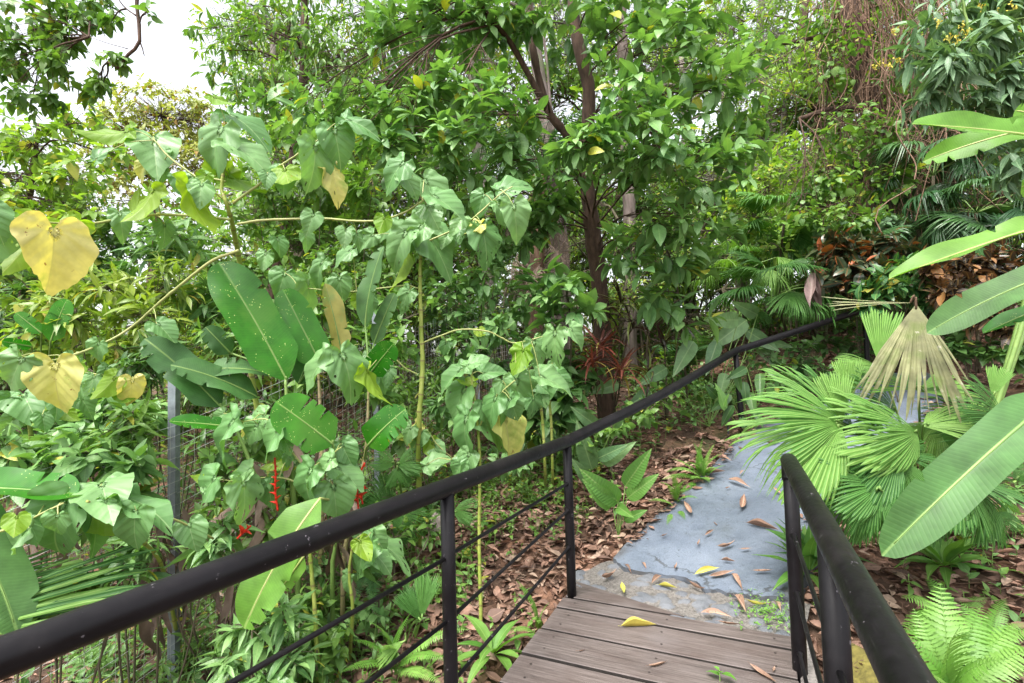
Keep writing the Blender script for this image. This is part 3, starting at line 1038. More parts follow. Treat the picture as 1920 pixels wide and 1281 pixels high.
g = Geo().add(np.dstack([XY, zz]).reshape(-1, 3), {4: grid_faces(nv, nu)[:, ::-1]}, None, np.stack([sm, sm * 0, sm * 0], -1).reshape(-1, 3))
o = obj('path_edge', g, M['apron'])
tag(o, 'rough mortar edge with round stones between planks and path', 'path edge', kind='structure')

# boardwalk
nrmv = np.array([0.409, 0.912])
dirv = np.array([0.912, -0.409])
Lp, Ld = np.array([0.349, 3.358]), nrm([0.44, 0.964])
Rp, Rd = np.array([1.438, 2.733]), nrm([0.209, 0.419])
offs = [3.05, 2.905, 2.65, 2.39, 2.135, 1.88, 1.62, 1.365, 1.11, 0.85, 0.6, 0.34, 0.08]
gp = 0.019
gd, gs = Geo(), Geo()
e0, e1 = np.array([0.366, 3.44]), np.array([0.935, 2.925])
en = nrm(np.array([-(e1 - e0)[1], (e1 - e0)[0]]))
if en @ nrmv < 0:
    en = -en
hi = 3.6
for i, lo in enumerate(offs):
    hi_o = 3.6 if i == 0 else offs[i - 1] - gp
    lo_o = lo + gp * 0.2
    c = nrmv * (0.5 * (hi_o + lo_o)) + dirv * 0.6
    poly = [nrmv * lo_o + dirv * -1.5, nrmv * lo_o + dirv * 3.0, nrmv * hi_o + dirv * 3.0, nrmv * hi_o + dirv * -1.5]
    jl, jr = rr.normal(0, 0.006), rr.normal(0, 0.006)
    poly = clip(poly, Lp - dirv * jl, np.array([-Ld[1], Ld[0]]))
    poly = clip(poly, Rp + dirv * jr, np.array([Rd[1], -Rd[0]]))
    if i == 0:
        poly = clip(poly, e0, en)
    if len(poly) < 3:
        continue
    rn = rr.random(3)
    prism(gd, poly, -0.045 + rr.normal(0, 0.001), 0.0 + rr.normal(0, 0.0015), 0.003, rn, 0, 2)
    for s in (0.07, 0.5, 0.93):
        for oo in ((0.25, 0.75) if i > 1 else (0.5,)):
            k = lo_o + (hi_o - lo_o) * oo
            if i == 0:
                continue
            pl = Lp + Ld * ((k - Lp @ nrmv) / (Ld @ nrmv))
            pr = Rp + Rd * ((k - Rp @ nrmv) / (Rd @ nrmv))
            p = pl * (1 - s) + pr * s + rr.normal(0, 0.006, 2)
            an = np.arange(8) * math.pi / 4
            gd.add(np.column_stack([p[0] + 0.006 * np.cos(an), p[1] + 0.006 * np.sin(an), np.full(8, 0.0026)]), {8: [np.arange(8)]}, None, None, 1)
dk = thing('boardwalk', 'weathered grey wooden boardwalk between the black railings', 'boardwalk', (0.6, 1.6, 0))
obj('decking', gd, [M['wood'], M['screw'], M['dirt_shade_wood']], dk, False)
for s in (0.08, 0.92):
    pa = Lp * (1 - s) + Rp * s
    g = Geo()
    a0, a1 = pa - Ld * 0.15, pa - Ld * 3.6
    sd_ = np.array([Ld[1], -Ld[0]]) * 0.04
    prism(g, [a0 - sd_, a1 - sd_, a1 + sd_, a0 + sd_], -0.22, -0.049, 0.003)
    obj('bearer', g, M['wood'], dk, False)
g = Geo()
sd_ = np.array([Rd[1], -Rd[0]])
a0, a1 = Rp + sd_ * 0.012 - Rd * 0.02, Rp + sd_ * 0.012 - Rd * 2.8
prism(g, [a0, a1, a1 + sd_ * 0.07, a0 + sd_ * 0.07], -0.5, -0.012, 0.01)
obj('kerb', g, M['concrete'], dk, False)

# railings
rl = thing('handrail', 'long black steel handrail rising along the left of the path', 'handrail', gz(0.33, 3.22))
prof = [Pz(0, 1231, 0.95)]
p1, p2 = Pz(838, 914, 0.95), Pz(1063, 828, 0.95)
dl = nrm(p2 - p1)
start = p1 - dl * 3.2
p3 = P(1379, 658, 5.52)
p4 = P(1621, 580, 6.2)
p5 = P(1778, 573, 6.9)
g = Geo()
pts = np.vstack([np.linspace(start, p2, 30)[:-1], smooth_path([p2, p2 * 0.55 + p3 * 0.45 + np.array([0, 0, -0.03]), p3], 14)[:-1], np.linspace(p3, p4, 7)])
tube(g, pts, 0.037, 20)
obj('top_rail', g, M['black'], rl)


def post(parent, top, bot, r=0.029):
    g = Geo()
    tube(g, np.linspace(top, bot, 4), r, 18)
    a = np.asarray(bot) + np.array([0, 0, 0.0])
    return obj('post', g, M['black'], parent)


def pz(p, z):
    return np.array([p[0], p[1], z])


post(rl, pz(p1, 0.93), pz(p1, -0.3))
post(rl, pz(p2, 0.93), pz(p2, -0.18))
post(rl, p3 + np.array([0, 0, -0.02]), P(1394, 828, 5.52))
post(rl, p4 + np.array([0, 0, -0.02]), pz(p4, float(H(p4[0], p4[1])) - 0.1))
p0 = p1 - dl * 1.5
post(rl, pz(p0, 0.93), pz(p0, -0.6))
for za, zb, zc in ((0.68, 0.67, 0.69), (0.42, 0.42, 0.525), (0.165, 0.165, 0.30)):
    g = Geo()
    tube(g, np.vstack([np.linspace(pz(p0, za) - dl * 1.5, pz(p1, zb), 6)]), 0.0085, 10)
    obj('bar', g, M['black'], rl)
    g = Geo()
    tube(g, np.vstack([[pz(p1, zb + 0.005) + dl * 0.028], [pz(p1, zb + 0.005) + dl * 0.034], np.linspace(pz(p1, zb + 0.005) + dl * 0.042, pz(p2, zc) - dl * 0.042, 6), [pz(p2, zc) - dl * 0.034], [pz(p2, zc) - dl * 0.028]]), [0.015, 0.0125] + [0.0085] * 6 + [0.0125, 0.015], 10)
    obj('bar', g, M['black'], rl)

r3 = thing('handrail', 'far black handrail post behind the bleached dead frond', 'handrail', gz(p5[0], p5[1]))
post(r3, p5 + np.array([0, 0, -0.02]), pz(p5, float(H(p5[0], p5[1])) - 0.1))
g = Geo()
tube(g, np.linspace(p5 - np.array([0.03, 0.03, 0.0]), p5 + np.array([0.9, 1.6, 0.45]), 5), 0.037, 16)
obj('top_rail', g, M['black'], r3)
rr_ = thing('handrail', 'short black steel handrail on the right with a rounded end', 'handrail', (1.35, 2.5, 0))
r1, r2 = Pz(1480, 866, 0.95), Pz(1712, 1300, 0.95)
dr = nrm(r2 - r1)
g = Geo()
st = r1 - dr * 0.02
cap = [st - dr * 0.037 * s for s in (0.98, 0.8, 0.5)]
tube(g, np.vstack([cap, np.linspace(st, r2 + dr * 1.6, 24)]), [0.008, 0.022, 0.032] + [0.037] * 24, 20)
obj('top_rail', g, M['black'], rr_)
g = Geo()
ra = r1 + dr * 0.015
tube(g, np.vstack([np.linspace(pz(ra, 0.935), pz(ra, -0.25), 4)]), 0.032, 18)
obj('post', g, M['black'], rr_)
g = Geo()
el = smooth_path([ra + np.array([0, 0, -0.005]), ra + np.array([0, 0, -0.045]) - dr * 0.012, ra + np.array([0, 0, -0.085])], 8)
tube(g, el, 0.036, 18)
obj('collar', g, M['black'], rr_)
tq = 1.12
rb = r1 + dr * tq
post(rr_, pz(rb, 0.93), pz(rb, -0.5), 0.034)
for z in (0.62, 0.355, 0.085):
    g = Geo()
    tube(g, np.vstack([[pz(ra, z) + dr * 0.03], [pz(ra, z) + dr * 0.037], np.linspace(pz(ra, z) + dr * 0.045, pz(rb, z), 5)]), [0.015, 0.0125] + [0.0085] * 5, 10)
    obj('bar', g, M['black'], rr_)
    g = Geo()
    tube(g, np.linspace(pz(rb, z - 0.005), pz(rb, z) + dr * 1.6, 4), 0.0085, 10)
    obj('bar', g, M['black'], rr_)

# wire fence on square posts
fp = [np.array(p) for p in ((-4.25, 0.0), (-3.25, 1.75), (-2.33, 3.49), (-1.43, 5.3), (-0.55, 8.0), (0.85, 10.6), (2.8, 12.8), (5.5, 14.2))]
fz = [-1.35, -1.0, -0.53, 0.1, 0.7, 1.05, 1.3, 1.5]
fc = thing('wire_fence', 'galvanised wire mesh fence on square grey posts down the slope', 'fence', (-2.33, 3.49, -0.53))
for p, z in zip(fp, fz):
    g = Geo()
    s = 0.026
    prism(g, [p + [-s, -s], p + [s, -s], p + [s, s], p + [-s, s]], z - 0.25, z + 1.97, 0.004)
    obj('post', g, M['galv'], fc, False)
for k in range(len(fp) - 1):
    a, b = fp[k], fp[k + 1]
    za, zb = fz[k], fz[k + 1]
    L = np.linalg.norm(b - a)
    g = Geo()
    off = np.array([(b - a)[1], -(b - a)[0]]) / L * 0.034
    hn = 22
    for i in range(hn):
        n = 9
        t = np.linspace(0, 1, n)
        z = 0.03 + i * 0.076
        pts = np.column_stack([a[0] + (b - a)[0] * t + off[0], a[1] + (b - a)[1] * t + off[1], za + (zb - za) * t + z + rr.normal(0, 0.004, n)])
        tube(g, pts, 0.0016, 4, False)
    for i in range(int(L / 0.076)):
        t = (i + 0.5) / int(L / 0.076)
        x, y, z = a[0] + (b - a)[0] * t + off[0], a[1] + (b - a)[1] * t + off[1], za + (zb - za) * t
        zz = np.linspace(0.0, 1.66, 4)
        pts = np.column_stack([x + rr.normal(0, 0.003, 4), y + rr.normal(0, 0.003, 4), z + zz])
        tube(g, pts, 0.0013, 4, False)
    obj('mesh_panel', g, M['wire'], fc)

# small solar path light on a stake
q = G(1366, 822)
sl = thing('path_light', 'small dark garden path light on a stake by the railing', 'path light', q)
g = Geo()
tube(g, [q + UP * -0.1, q + UP * 0.16], 0.011, 8)
obj('stake', g, M['cap_plastic'], sl)
g = Geo()
tube(g, [q + UP * z for z in (0.13, 0.16, 0.25, 0.255)], [0.012, 0.03, 0.052, 0.05], 16)
obj('lens', g, M['dim_plastic'], sl)
g = Geo()
tube(g, [q + UP * z for z in (0.256, 0.27, 0.29, 0.297)], [0.06, 0.064, 0.06, 0.045], 18)
obj('cap', g, M['cap_plastic'], sl)


def rock(name, c, s, mat, label, cat, seed=0):
    r = np.random.default_rng(seed)
    a, b = 14, 20
    th = np.linspace(0.03, math.pi - 0.03, a)
    ph = np.arange(b) * 2 * math.pi / b
    T, Pp = np.meshgrid(th, ph, indexing='ij')
    d = np.stack([np.sin(T) * np.cos(Pp), np.sin(T) * np.sin(Pp), np.cos(T)], -1)
    k = 1 + 0.12 * np.sin(3 * d[..., 0] * 2 + seed) + 0.1 * np.sin(5 * d[..., 1] + 2 * d[..., 2] * 3) + r.normal(0, 0.02, T.shape)
    v = np.asarray(c) + d * k[..., None] * np.asarray(s)
    i = np.arange(a - 1)[:, None] * b
    j = np.arange(b)[None]
    q = np.stack([i + j, i + b + j, i + b + (j + 1) % b, i + (j + 1) % b], -1).reshape(-1, 4)
    g = Geo().add(v.reshape(-1, 3), {4: q, b: np.array([np.arange(b), (a - 1) * b + np.arange(b)[::-1]])})
    return solo(name, g, mat, (c[0], c[1], c[2] - s[2]), label, cat)


c = Pz(1630, 1265, -0.18)
rock('mossy_rock', c + [0, 0, -0.08], (0.22, 0.2, 0.16), M['moss'], 'mossy yellow brown rock beside the right railing', 'rock', 2)
c = G(820, 1000)
rock('pale_rock', c + [0, 0, 0.05], (0.07, 0.07, 0.13), M['rock'], 'small pale upright rock behind the nearest left railing post', 'rock', 4)
# ------------------------------------------------------------------ heart-leaved pepper shrubs (left)
TH = [heart_tpl(s, fold=f, droop=d, wave=wv, holes=h) for s, f, d, wv, h in ((1, 0.3, 0.5, 0.05, 0), (2, 0.15, 0.7, 0.07, 5), (3, 0.4, 0.4, 0.05, 0), (4, 0.05, 0.9, 0.07, 3), (5, 0.2, 0.55, 0.07, 24), (6, 0.35, 0.75, 0.05, 2), (7, 0.5, 0.6, 0.06, 0), (8, 0.1, 0.4, 0.09, 6), (9, 0.3, 1.0, 0.07, 0), (10, 0.22, 0.6, 0.1, 9), (11, 0.45, 0.85, 0.06, 3))]


def leaf_geo(tpl, b, t, w, d, ratio, sgn=1, tilt=None, dd=None, r=None, back=False, wmul=1.0):
    """a leaf from its base pixel to its tip pixel, w pixels wide, at depth d; a leaf that looks shorter or narrower than
    its kind is tipped towards the camera or rolled about its rib"""
    r = r or rng
    lp = math.hypot(t[0] - b[0], t[1] - b[1])
    lt = max(lp, w / ratio)
    k = F / d
    depth = math.sqrt(max(lt * lt - lp * lp, 0)) / k
    if dd is not None:
        depth = dd
    A = P(b[0], b[1], d)
    B = P(t[0], t[1], d - depth * sgn)
    Yd = B - A
    L = np.linalg.norm(Yd)
    Y = Yd / L
    view = nrm(CAM - 0.5 * (A + B))
    Z = nrm(view - Y * (view @ Y))
    X = np.cross(Y, Z)
    roll = math.acos(min(1, w / (ratio * lt))) if tilt is None else tilt
    roll = min(roll, 1.35)
    za, zb = Z * math.cos(roll) + X * math.sin(roll), Z * math.cos(roll) - X * math.sin(roll)
    N_ = za if za[2] > zb[2] else zb
    if back:
        N_ = -N_
    g = Geo()
    scatter(g, [tpl], A[None], Y[None], N_[None], L, np.array([wmul]), r.random((1, 3)), 0, r)
    return g, A


MATK = {'g': 'heart', 'y': 'heart_young_backlit', 'o': 'heart_old'}


def pepper(label, base, polys, leaves, d, seed, stem_mats=('stem', 'twig'), extra=4):
    """polys: (kind, [(px,py,d)...], r0, r1); leaves: (bx,by,tx,ty,w,kind[,dd])"""
    r = np.random.default_rng(seed)
    th = thing('heart_leaf_shrub', label, 'shrub', base, 'heart leaved shrubs left of the railing')
    allp = []
    for kind, pts, r0, r1 in polys:
        W = np.array([P(*p) if len(p) == 3 else P(p[0], p[1], d) for p in pts])
        if kind == 'stem':
            W[0] = base if np.linalg.norm(W[0] - base) < 0.5 else W[0]
        n = max(10, int(np.sum(np.linalg.norm(np.diff(W, axis=0), axis=1)) / 0.02))
        pth = smooth_path(W, n)
        pth += np.cumsum(r.normal(0, 0.0008, pth.shape), 0)
        s = np.concatenate([[0], np.cumsum(np.linalg.norm(np.diff(pth, axis=0), axis=1))])
        rad = np.linspace(r0, r1, n)
        fr = (s / 0.13) % 1
        rad = rad * (1 + 0.22 * np.exp(-((fr - 0.93) / 0.06) ** 2))
        g = Geo()
        tube(g, pth, rad, 10)
        obj('stem' if kind == 'stem' else 'branch', g, M[stem_mats[0] if kind == 'stem' else stem_mats[1]], th)
        allp.append(pth)
    brs = [a for a, q in zip(allp, polys) if q[0] == 'branch']
    allp = np.vstack(allp)
    leaves = list(leaves)
    for a in brs:
        for _ in range(extra):
            c = a[int(len(a) * r.uniform(0.25, 1)) - 1] - CAM
            dd = c @ CF
            if dd < 1.5:
                continue
            px, py = CX + F * (c @ CR) / dd + r.uniform(-22, 22), CY - F * (c @ CU) / dd + r.uniform(-10, 26)
            wq = r.uniform(26, 58) * 3.2 / dd
            leaves.append((px, py, px + r.normal(0, 0.55) * wq, py + r.uniform(0.7, 1.25) * wq, wq, 'y' if r.random() < 0.22 else 'h' if r.random() < 0.2 else 'g', dd - d + r.uniform(-0.12, 0.12)))
    for q in leaves:
        bx, by, tx, ty, w, kk = q[:6]
        dj = d + (q[6] if len(q) > 6 else r.uniform(-0.15, 0.15))
        tp = TH[4] if kk == 'h' else (TH[[0, 1, 2, 3, 5, 6, 7, 8, 9, 10][r.integers(0, 10)]])
        mk = MATK.get(kk, 'heart')
        w *= 0.84
        g, A = leaf_geo(tp, (bx, by), (tx, ty), w, dj, 0.86, r=r, back=(kk == 'y'), tilt=None)
        i = np.argmin(np.linalg.norm(allp - A, axis=1))
        s = allp[i]
        L = np.linalg.norm(A - s)
        if 0.02 < L < 0.7:
            mid = 0.5 * (A + s) + UP * 0.12 * L
            tube(g, smooth_path([s, mid, A], 7), np.linspace(0.0035, 0.0025, 7), 6, False, (0.9, 0, 0), 1)
        o = obj('leaf', g, [M[mk], M['twig']], th)
        if kk == 'o':
            o['label'] = 'yellowed heart shaped leaf'
        if kk == 'h':
            o['label'] = 'heart shaped leaf with insect holes'


pepper('tallest heart leaved shrub with long side branches, its top against the olive tree', G(560, 990),
       [('stem', [(520, 960, 3.8), (470, 700, 3.75), (450, 500, 3.55), (438, 430, 3.3), (430, 385), (421, 352), (426, 300), (430, 250)], 0.021, 0.006),
        ('branch', [(432, 383), (380, 340), (320, 296), (290, 262)], 0.008, 0.004),
        ('branch', [(436, 382), (480, 350), (520, 315), (552, 294), (600, 262)], 0.009, 0.004),
        ('branch', [(432, 412), (330, 403), (250, 407), (160, 421, 2.9), (40, 413, 2.6), (-60, 392, 2.5)], 0.009, 0.005),
        ('branch', [(445, 420), (500, 414), (600, 411), (690, 417), (750, 404), (790, 380)], 0.008, 0.005),
        ('branch', [(423, 340), (400, 335), (372, 332), (340, 325)], 0.006, 0.003),
        ('branch', [(448, 470), (395, 492), (310, 560), (230, 625), (115, 672, 2.9), (40, 668, 2.7), (-30, 672, 2.6)], 0.010, 0.005)],
       [(287, 258, 293, 312, 76, 'g'), (416, 240, 368, 326, 62, 'g'), (402, 182, 440, 212, 24, 'y'), (432, 216, 513, 249, 30, 'g'), (430, 270, 517, 302, 36, 'g'),
        (418, 330, 398, 262, 62, 'y', 0.1), (356, 350, 362, 450, 66, 'y'), (430, 330, 494, 388, 48, 'y'), (286, 356, 266, 430, 36, 'y'), (272, 308, 250, 342, 24, 'o'),
        (240, 245, 182, 278, 26, 'y'), (590, 275, 598, 360, 66, 'g'), (626, 243, 646, 312, 70, 'g'), (616, 312, 652, 374, 48, 'o', 0.12), (648, 224, 712, 238, 30, 'g'),
        (400, 330, 340, 345, 30, 'g'), (100, 430, 106, 556, 116, 'o', -0.5), (70, 420, 36, 512, 95, 'y', -0.42), (-2, 412, -12, 492, 84, 'g', -0.6),
        (757, 305, 704, 351, 46, 'g'), (757, 330, 792, 366, 36, 'g'), (795, 338, 838, 396, 62, 'g'), (812, 368, 878, 399, 36, 'g'), (800, 384, 818, 420, 52, 'g'),
        (104, 682, 98, 782, 88, 'o', -0.55), (42, 672, 0, 738, 72, 'g', -0.6), (150, 680, 130, 722, 34, 'y', -0.4), (12, 672, 30, 722, 40, 'y', -0.5),
        (250, 400, 280, 352, 40, 'y', 0.1), (180, 300, 205, 262, 22, 'g')], 3.15, 21)
pepper('heart leaved shrub on a straight jointed stem in the middle of the left bank', G(787, 1026),
       [('stem', [(787, 1028, 4.3), (785, 820), (791, 690), (787, 600), (786, 520), (788, 455)], 0.022, 0.011),
        ('branch', [(793, 643), (830, 628), (862, 619), (910, 621), (940, 634), (968, 643), (1040, 625)], 0.007, 0.004),
        ('branch', [(784, 540), (760, 535), (700, 541), (650, 545), (560, 535)], 0.006, 0.004),
        ('branch', [(782, 702), (760, 690), (730, 664), (705, 668), (680, 680)], 0.006, 0.004),
        ('branch', [(788, 460), (830, 440), (880, 415), (930, 372), (962, 350)], 0.008, 0.004),
        ('branch', [(787, 812), (800, 806), (820, 833), (850, 860)], 0.005, 0.003)],
       [(792, 424, 740, 474, 66, 'g'), (796, 432, 862, 516, 78, 'g'), (762, 436, 718, 502, 62, 'g'), (756, 468, 754, 552, 26, 'y'), (780, 410, 836, 430, 52, 'g'),
        (908, 365, 888, 408, 44, 'g'), (938, 356, 997, 331, 40, 'g'), (962, 384, 978, 452, 66, 'g'), (904, 428, 926, 504, 68, 'h'), (902, 420, 862, 432, 26, 'o'),
        (1000, 640, 1020, 696, 56, 'h'), (1041, 622, 1034, 694, 54, 'h'), (1068, 616, 1102, 650, 36, 'g'), (990, 694, 928, 731, 42, 'g'), (968, 712, 980, 798, 66, 'g'),
        (1012, 706, 1082, 724, 46, 'g'), (1000, 745, 1002, 790, 40, 'h'), (772, 800, 749, 832, 32, 'g'), (788, 802, 758, 848, 28, 'o'),
        (640, 664, 684, 750, 78, 'g', -0.7), (610, 668, 553, 732, 38, 'g', -0.7), (690, 694, 706, 768, 34, 'y', -0.6),
        (534, 512, 520, 558, 54, 'g'), (577, 526, 592, 606, 48, 'g'), (606, 490, 572, 538, 36, 'g'), (660, 468, 608, 491, 26, 'g'), (636, 520, 644, 570, 52, 'g'),
        (520, 448, 530, 482, 32, 'g', 0.6), (498, 474, 494, 504, 34, 'g', 0.6), (574, 438, 580, 474, 30, 'g', 0.6), (700, 440, 665, 470, 40, 'g'), (742, 420, 700, 440, 36, 'g')], 3.9, 22)
pepper('low heart leaved shrub on a slim stem behind the bars of the handrail', G(902, 1172),
       [('stem', [(902, 1170, 3.5), (899, 1000), (900, 860), (893, 780), (885, 720), (884, 690)], 0.013, 0.006),
        ('branch', [(899, 800), (915, 765), (940, 735), (965, 712)], 0.006, 0.004),
        ('branch', [(896, 860), (870, 845), (845, 862)], 0.004, 0.003)],
       [(875, 686, 913, 663, 30, 'g'), (866, 694, 814, 726, 34, 'g'), (890, 716, 856, 719, 24, 'y'), (872, 730, 827, 798, 54, 'g'), (876, 782, 847, 862, 54, 'g'),
        (904, 781, 970, 834, 58, 'g'), (944, 780, 976, 872, 58, 'o', 0.1), (880, 850, 862, 900, 50, 'g'), (905, 700, 950, 690, 40, 'g'), (800, 872, 840, 850, 34, 'g'),
        (930, 745, 900, 800, 44, 'g')], 3.45, 23)
pepper('heart leaved shrub on a pale jointed stem at the left edge of the view', G(100, 1010),
       [('stem', [(95, 1000, 3.5), (72, 900, 3.3), (62, 820), (58, 760), (64, 730)], 0.017, 0.008),
        ('branch', [(62, 770), (74, 772), (92, 755), (100, 720)], 0.006, 0.003),
        ('branch', [(66, 838), (30, 838), (-20, 842)], 0.006, 0.004),
        ('branch', [(64, 735), (130, 700), (200, 705), (250, 712)], 0.005, 0.003)],
       [(44, 739, 66, 784, 62, 'g'), (248, 712, 248, 766, 54, 'o'), (215, 708, 184, 752, 42, 'y'), (200, 690, 180, 722, 30, 'g'), (30, 782, -10, 820, 60, 'g'), (120, 770, 142, 800, 36, 'y'),
        (20, 745, -15, 778, 50, 'g'), (150, 745, 180, 780, 40, 'g')], 3.1, 24)
pepper('heart leaved shrub with broad leaves low at the left, nearest the thick rail', G(330, 1180),
       [('stem', [(330, 1180, 3.3), (300, 1060, 2.9), (230, 990, 2.5), (160, 940, 2.3)], 0.012, 0.006),
        ('branch', [(-40, 1010, 2.2), (20, 992, 2.2), (60, 975, 2.25), (120, 945, 2.3)], 0.006, 0.004),
        ('branch', [(400, 1010, 2.8), (330, 975, 2.6), (215, 938, 2.4), (180, 925, 2.4)], 0.006, 0.004)],
       [(121, 942, 56, 1067, 122, 'g', 0.0), (191, 908, 204, 954, 92, 'g', 0.1), (226, 930, 338, 954, 34, 'g', 0.1), (180, 962, 236, 1012, 46, 'y', 0.15), (110, 940, 60, 950, 50, 'g', 0.2)], 2.35, 25)
pepper('many branched heart leaved shrub below the red flower spikes', G(596, 1200),
       [('stem', [(598, 1275, 2.9), (590, 1150, 2.95), (580, 1040, 3.0), (574, 950), (575, 880)], 0.014, 0.007),
        ('branch', [(577, 920), (540, 898), (490, 896), (440, 902), (400, 898)], 0.005, 0.003),
        ('branch', [(577, 900), (600, 880), (625, 850), (640, 838)], 0.005, 0.003),
        ('branch', [(575, 885), (545, 845), (515, 812), (497, 785), (436, 795)], 0.005, 0.003)],
       [(405, 896, 346, 949, 52, 'g'), (456, 903, 472, 986, 70, 'h'), (452, 890, 480, 930, 44, 'g'), (584, 880, 544, 956, 62, 'g'), (624, 910, 639, 984, 74, 'g'), (438, 790, 368, 864, 48, 'g'),
        (524, 805, 469, 861, 42, 'g'), (498, 778, 452, 804, 36, 'g'), (395, 893, 362, 902, 20, 'y'), (420, 775, 392, 790, 28, 'g'), (540, 860, 500, 880, 40, 'y'), (470, 880, 428, 900, 36, 'g')], 3.0, 26)
pepper('small heart leaved plant on a thin stem under the middle of the left rail', G(655, 1245),
       [('stem', [(660, 1245, 3.1), (662, 1150), (655, 1080), (664, 1015), (690, 1020)], 0.012, 0.005),
        ('branch', [(664, 1012), (684, 1002), (698, 1026), (712, 1020)], 0.004, 0.003)],
       [(680, 1024, 666, 1118, 50, 'g'), (700, 1036, 740, 1070, 44, 'g'), (711, 1017, 787, 1056, 42, 'h'), (688, 1022, 694, 1046, 22, 'g'), (655, 1080, 640, 1120, 30, 'g')], 3.0, 27)
# bare jointed canes behind the handrail
for i, (pts, d, lab) in enumerate((([(1022, 880), (1018, 800), (1012, 740), (1010, 700)], 4.6, 'left one of two thin jointed canes behind the handrail post'),
                                   ([(1036, 885), (1034, 800), (1030, 740), (1034, 680)], 4.8, 'right one of two thin jointed canes behind the handrail post'))):
    b = G(pts[0][0], 915)
    g = Geo()
    W = smooth_path([b] + [P(x, y, d) for x, y in pts], 40)
    s = np.concatenate([[0], np.cumsum(np.linalg.norm(np.diff(W, axis=0), axis=1))])
    tube(g, W, 0.013 * (1 + 0.2 * np.exp(-(((s / 0.13) % 1 - 0.93) / 0.08) ** 2)), 9)
    th = thing('cane', lab, 'cane', b, 'jointed canes')
    obj('stem', g, M['stem'], th)
    rq = np.random.default_rng(i)
    for k in range(4):
        c = W[-1 - 4 * k]
        px, py = pts[-1][0] + rq.uniform(-50, 50), pts[-1][1] + rq.uniform(20, 70)
        g2, A = leaf_geo(TH[k], (pts[-1][0] + rq.uniform(-15, 15), pts[-1][1] + 10 + 12 * k), (px, py), 40, d - 0.05, 0.86, r=rq)
        tube(g2, smooth_path([c, 0.5 * (c + A) + UP * 0.03, A], 5), 0.003, 5, False, (0.9, 0, 0), 1)
        obj('leaf', g2, [M['heart'], M['twig']], th)

# ------------------------------------------------------------------ lobster-claw clump with paddle leaves
TB = [leaf_tpl('banana', 0.36, 44, 12, d, f, w_, tw, s, tears=tr_) for d, f, w_, tw, s, tr_ in ((0.25, 0.12, 0.05, 0.0, 1, 5), (0.5, 0.2, 0.07, 0.25, 2, 6), (0.15, 0.3, 0.06, -0.2, 3, 4), (0.9, 0.15, 0.08, 0.1, 4, 7), (0.5, 0.18, 0.05, 0.15, 5, 1))]


def paddle(parent, b, t, w, d, mat, d2=None, tpl=0, ratio=None, stalk=None, back=False, tilt=None, label=None, sr=0.008):
    lp = math.hypot(t[0] - b[0], t[1] - b[1])
    ratio = ratio or max(w / lp, 0.3)
    g, A = leaf_geo(TB[tpl], b, t, w, d, ratio, dd=(None if d2 is None else d - d2), r=rng, back=back, tilt=tilt, wmul=ratio / 0.36)
    B = P(t[0], t[1], d if d2 is None else d2)
    # rib and stalk
    rib = Geo()
    v = g.V[0].reshape(45, 13, 3)[:, 6]
    n = nrm(np.cross(v[20] - v[0], g.V[0].reshape(45, 13, 3)[20, 12] - g.V[0].reshape(45, 13, 3)[20, 0]))
    pth = v[:42] - n * 0.004 * 0
    if stalk is not None:
        sp = smooth_path([np.asarray(stalk), 0.5 * (np.asarray(stalk) + A) + np.array([0, 0, 0.02]), A], 10)[:-1]
        pth = np.vstack([sp, pth])
    rad = np.linspace(sr, 0.0018, len(pth))
    lf = obj('leaf', g, M[mat], parent, label=label)
    tube(rib, pth, rad, 7, True)
    obj('midrib', rib, M['stalk'] if mat != 'banana_pale' else M['twig'], lf)
    return lf


cb = G(600, 1090)
hc = thing('lobster_claw_clump', 'lobster claw plant with big green paddle leaves and red flower spikes', 'plant', cb, None)
stems = []
for i, (pts, r0) in enumerate((([(560, 1060, 3.3), (548, 900, 3.3), (540, 780, 3.3), (535, 712, 3.3)], 0.02), ([(600, 1080, 3.4), (604, 900, 3.4), (600, 760, 3.45), (596, 680, 3.45)], 0.017),
                               ([(520, 1060, 3.2), (480, 900, 3.2), (440, 800, 3.2), (415, 765, 3.2)], 0.015), ([(640, 1080, 3.35), (660, 950, 3.4), (685, 850, 3.4), (692, 700, 3.5)], 0.016),
                               ([(620, 1070, 3.2), (640, 960, 3.2), (632, 880, 3.1), (624, 830, 3.0)], 0.014))):
    W = smooth_path([P(*p) for p in pts], 20)
    W[0] = gz(W[0][0], W[0][1])
    g = Geo()
    tube(g, W, np.linspace(r0, r0 * 0.45, 20), 10)
    obj('stem', g, M['stem_tan' if i % 2 else 'stalk'], hc)
    stems.append(W)
S = lambda k: stems[k][-1]
paddle(hc, (537, 712), (412, 462), 90, 3.3, 'banana', 3.2, 4, 0.33, S(0))
paddle(hc, (606, 692), (524, 530), 66, 3.5, 'banana', 3.42, 4, 0.36, S(1))
paddle(hc, (413, 762), (280, 618), 66, 3.2, 'banana_dull', 3.0, 1, 0.36, S(2))
paddle(hc, (517, 705), (331, 640), 30, 3.35, 'banana_dull', 3.1, 3, 0.32, S(0))
paddle(hc, (483, 745), (338, 660), 40, 3.3, 'banana_dull', 3.0, 1, 0.34, S(2))
paddle(hc, (624, 833), (521, 750), 84, 3.0, 'banana', 2.85, 0, 0.66, S(4))
paddle(hc, (428, 800), (319, 786), 30, 3.1, 'banana', 2.9, 2, 0.34, S(2))
paddle(hc, (600, 935), (412, 1176), 84, 2.75, 'banana_pale', 2.4, 1, 0.34, stems[3][6])
paddle(hc, (569, 1044), (517, 1118), 38, 2.9, 'banana_pale', 2.85, 1, 0.42, stems[0][3])
paddle(hc, (685, 612), (693, 450), 36, 3.6, 'banana_dull', 3.55, 1, 0.3, S(3))
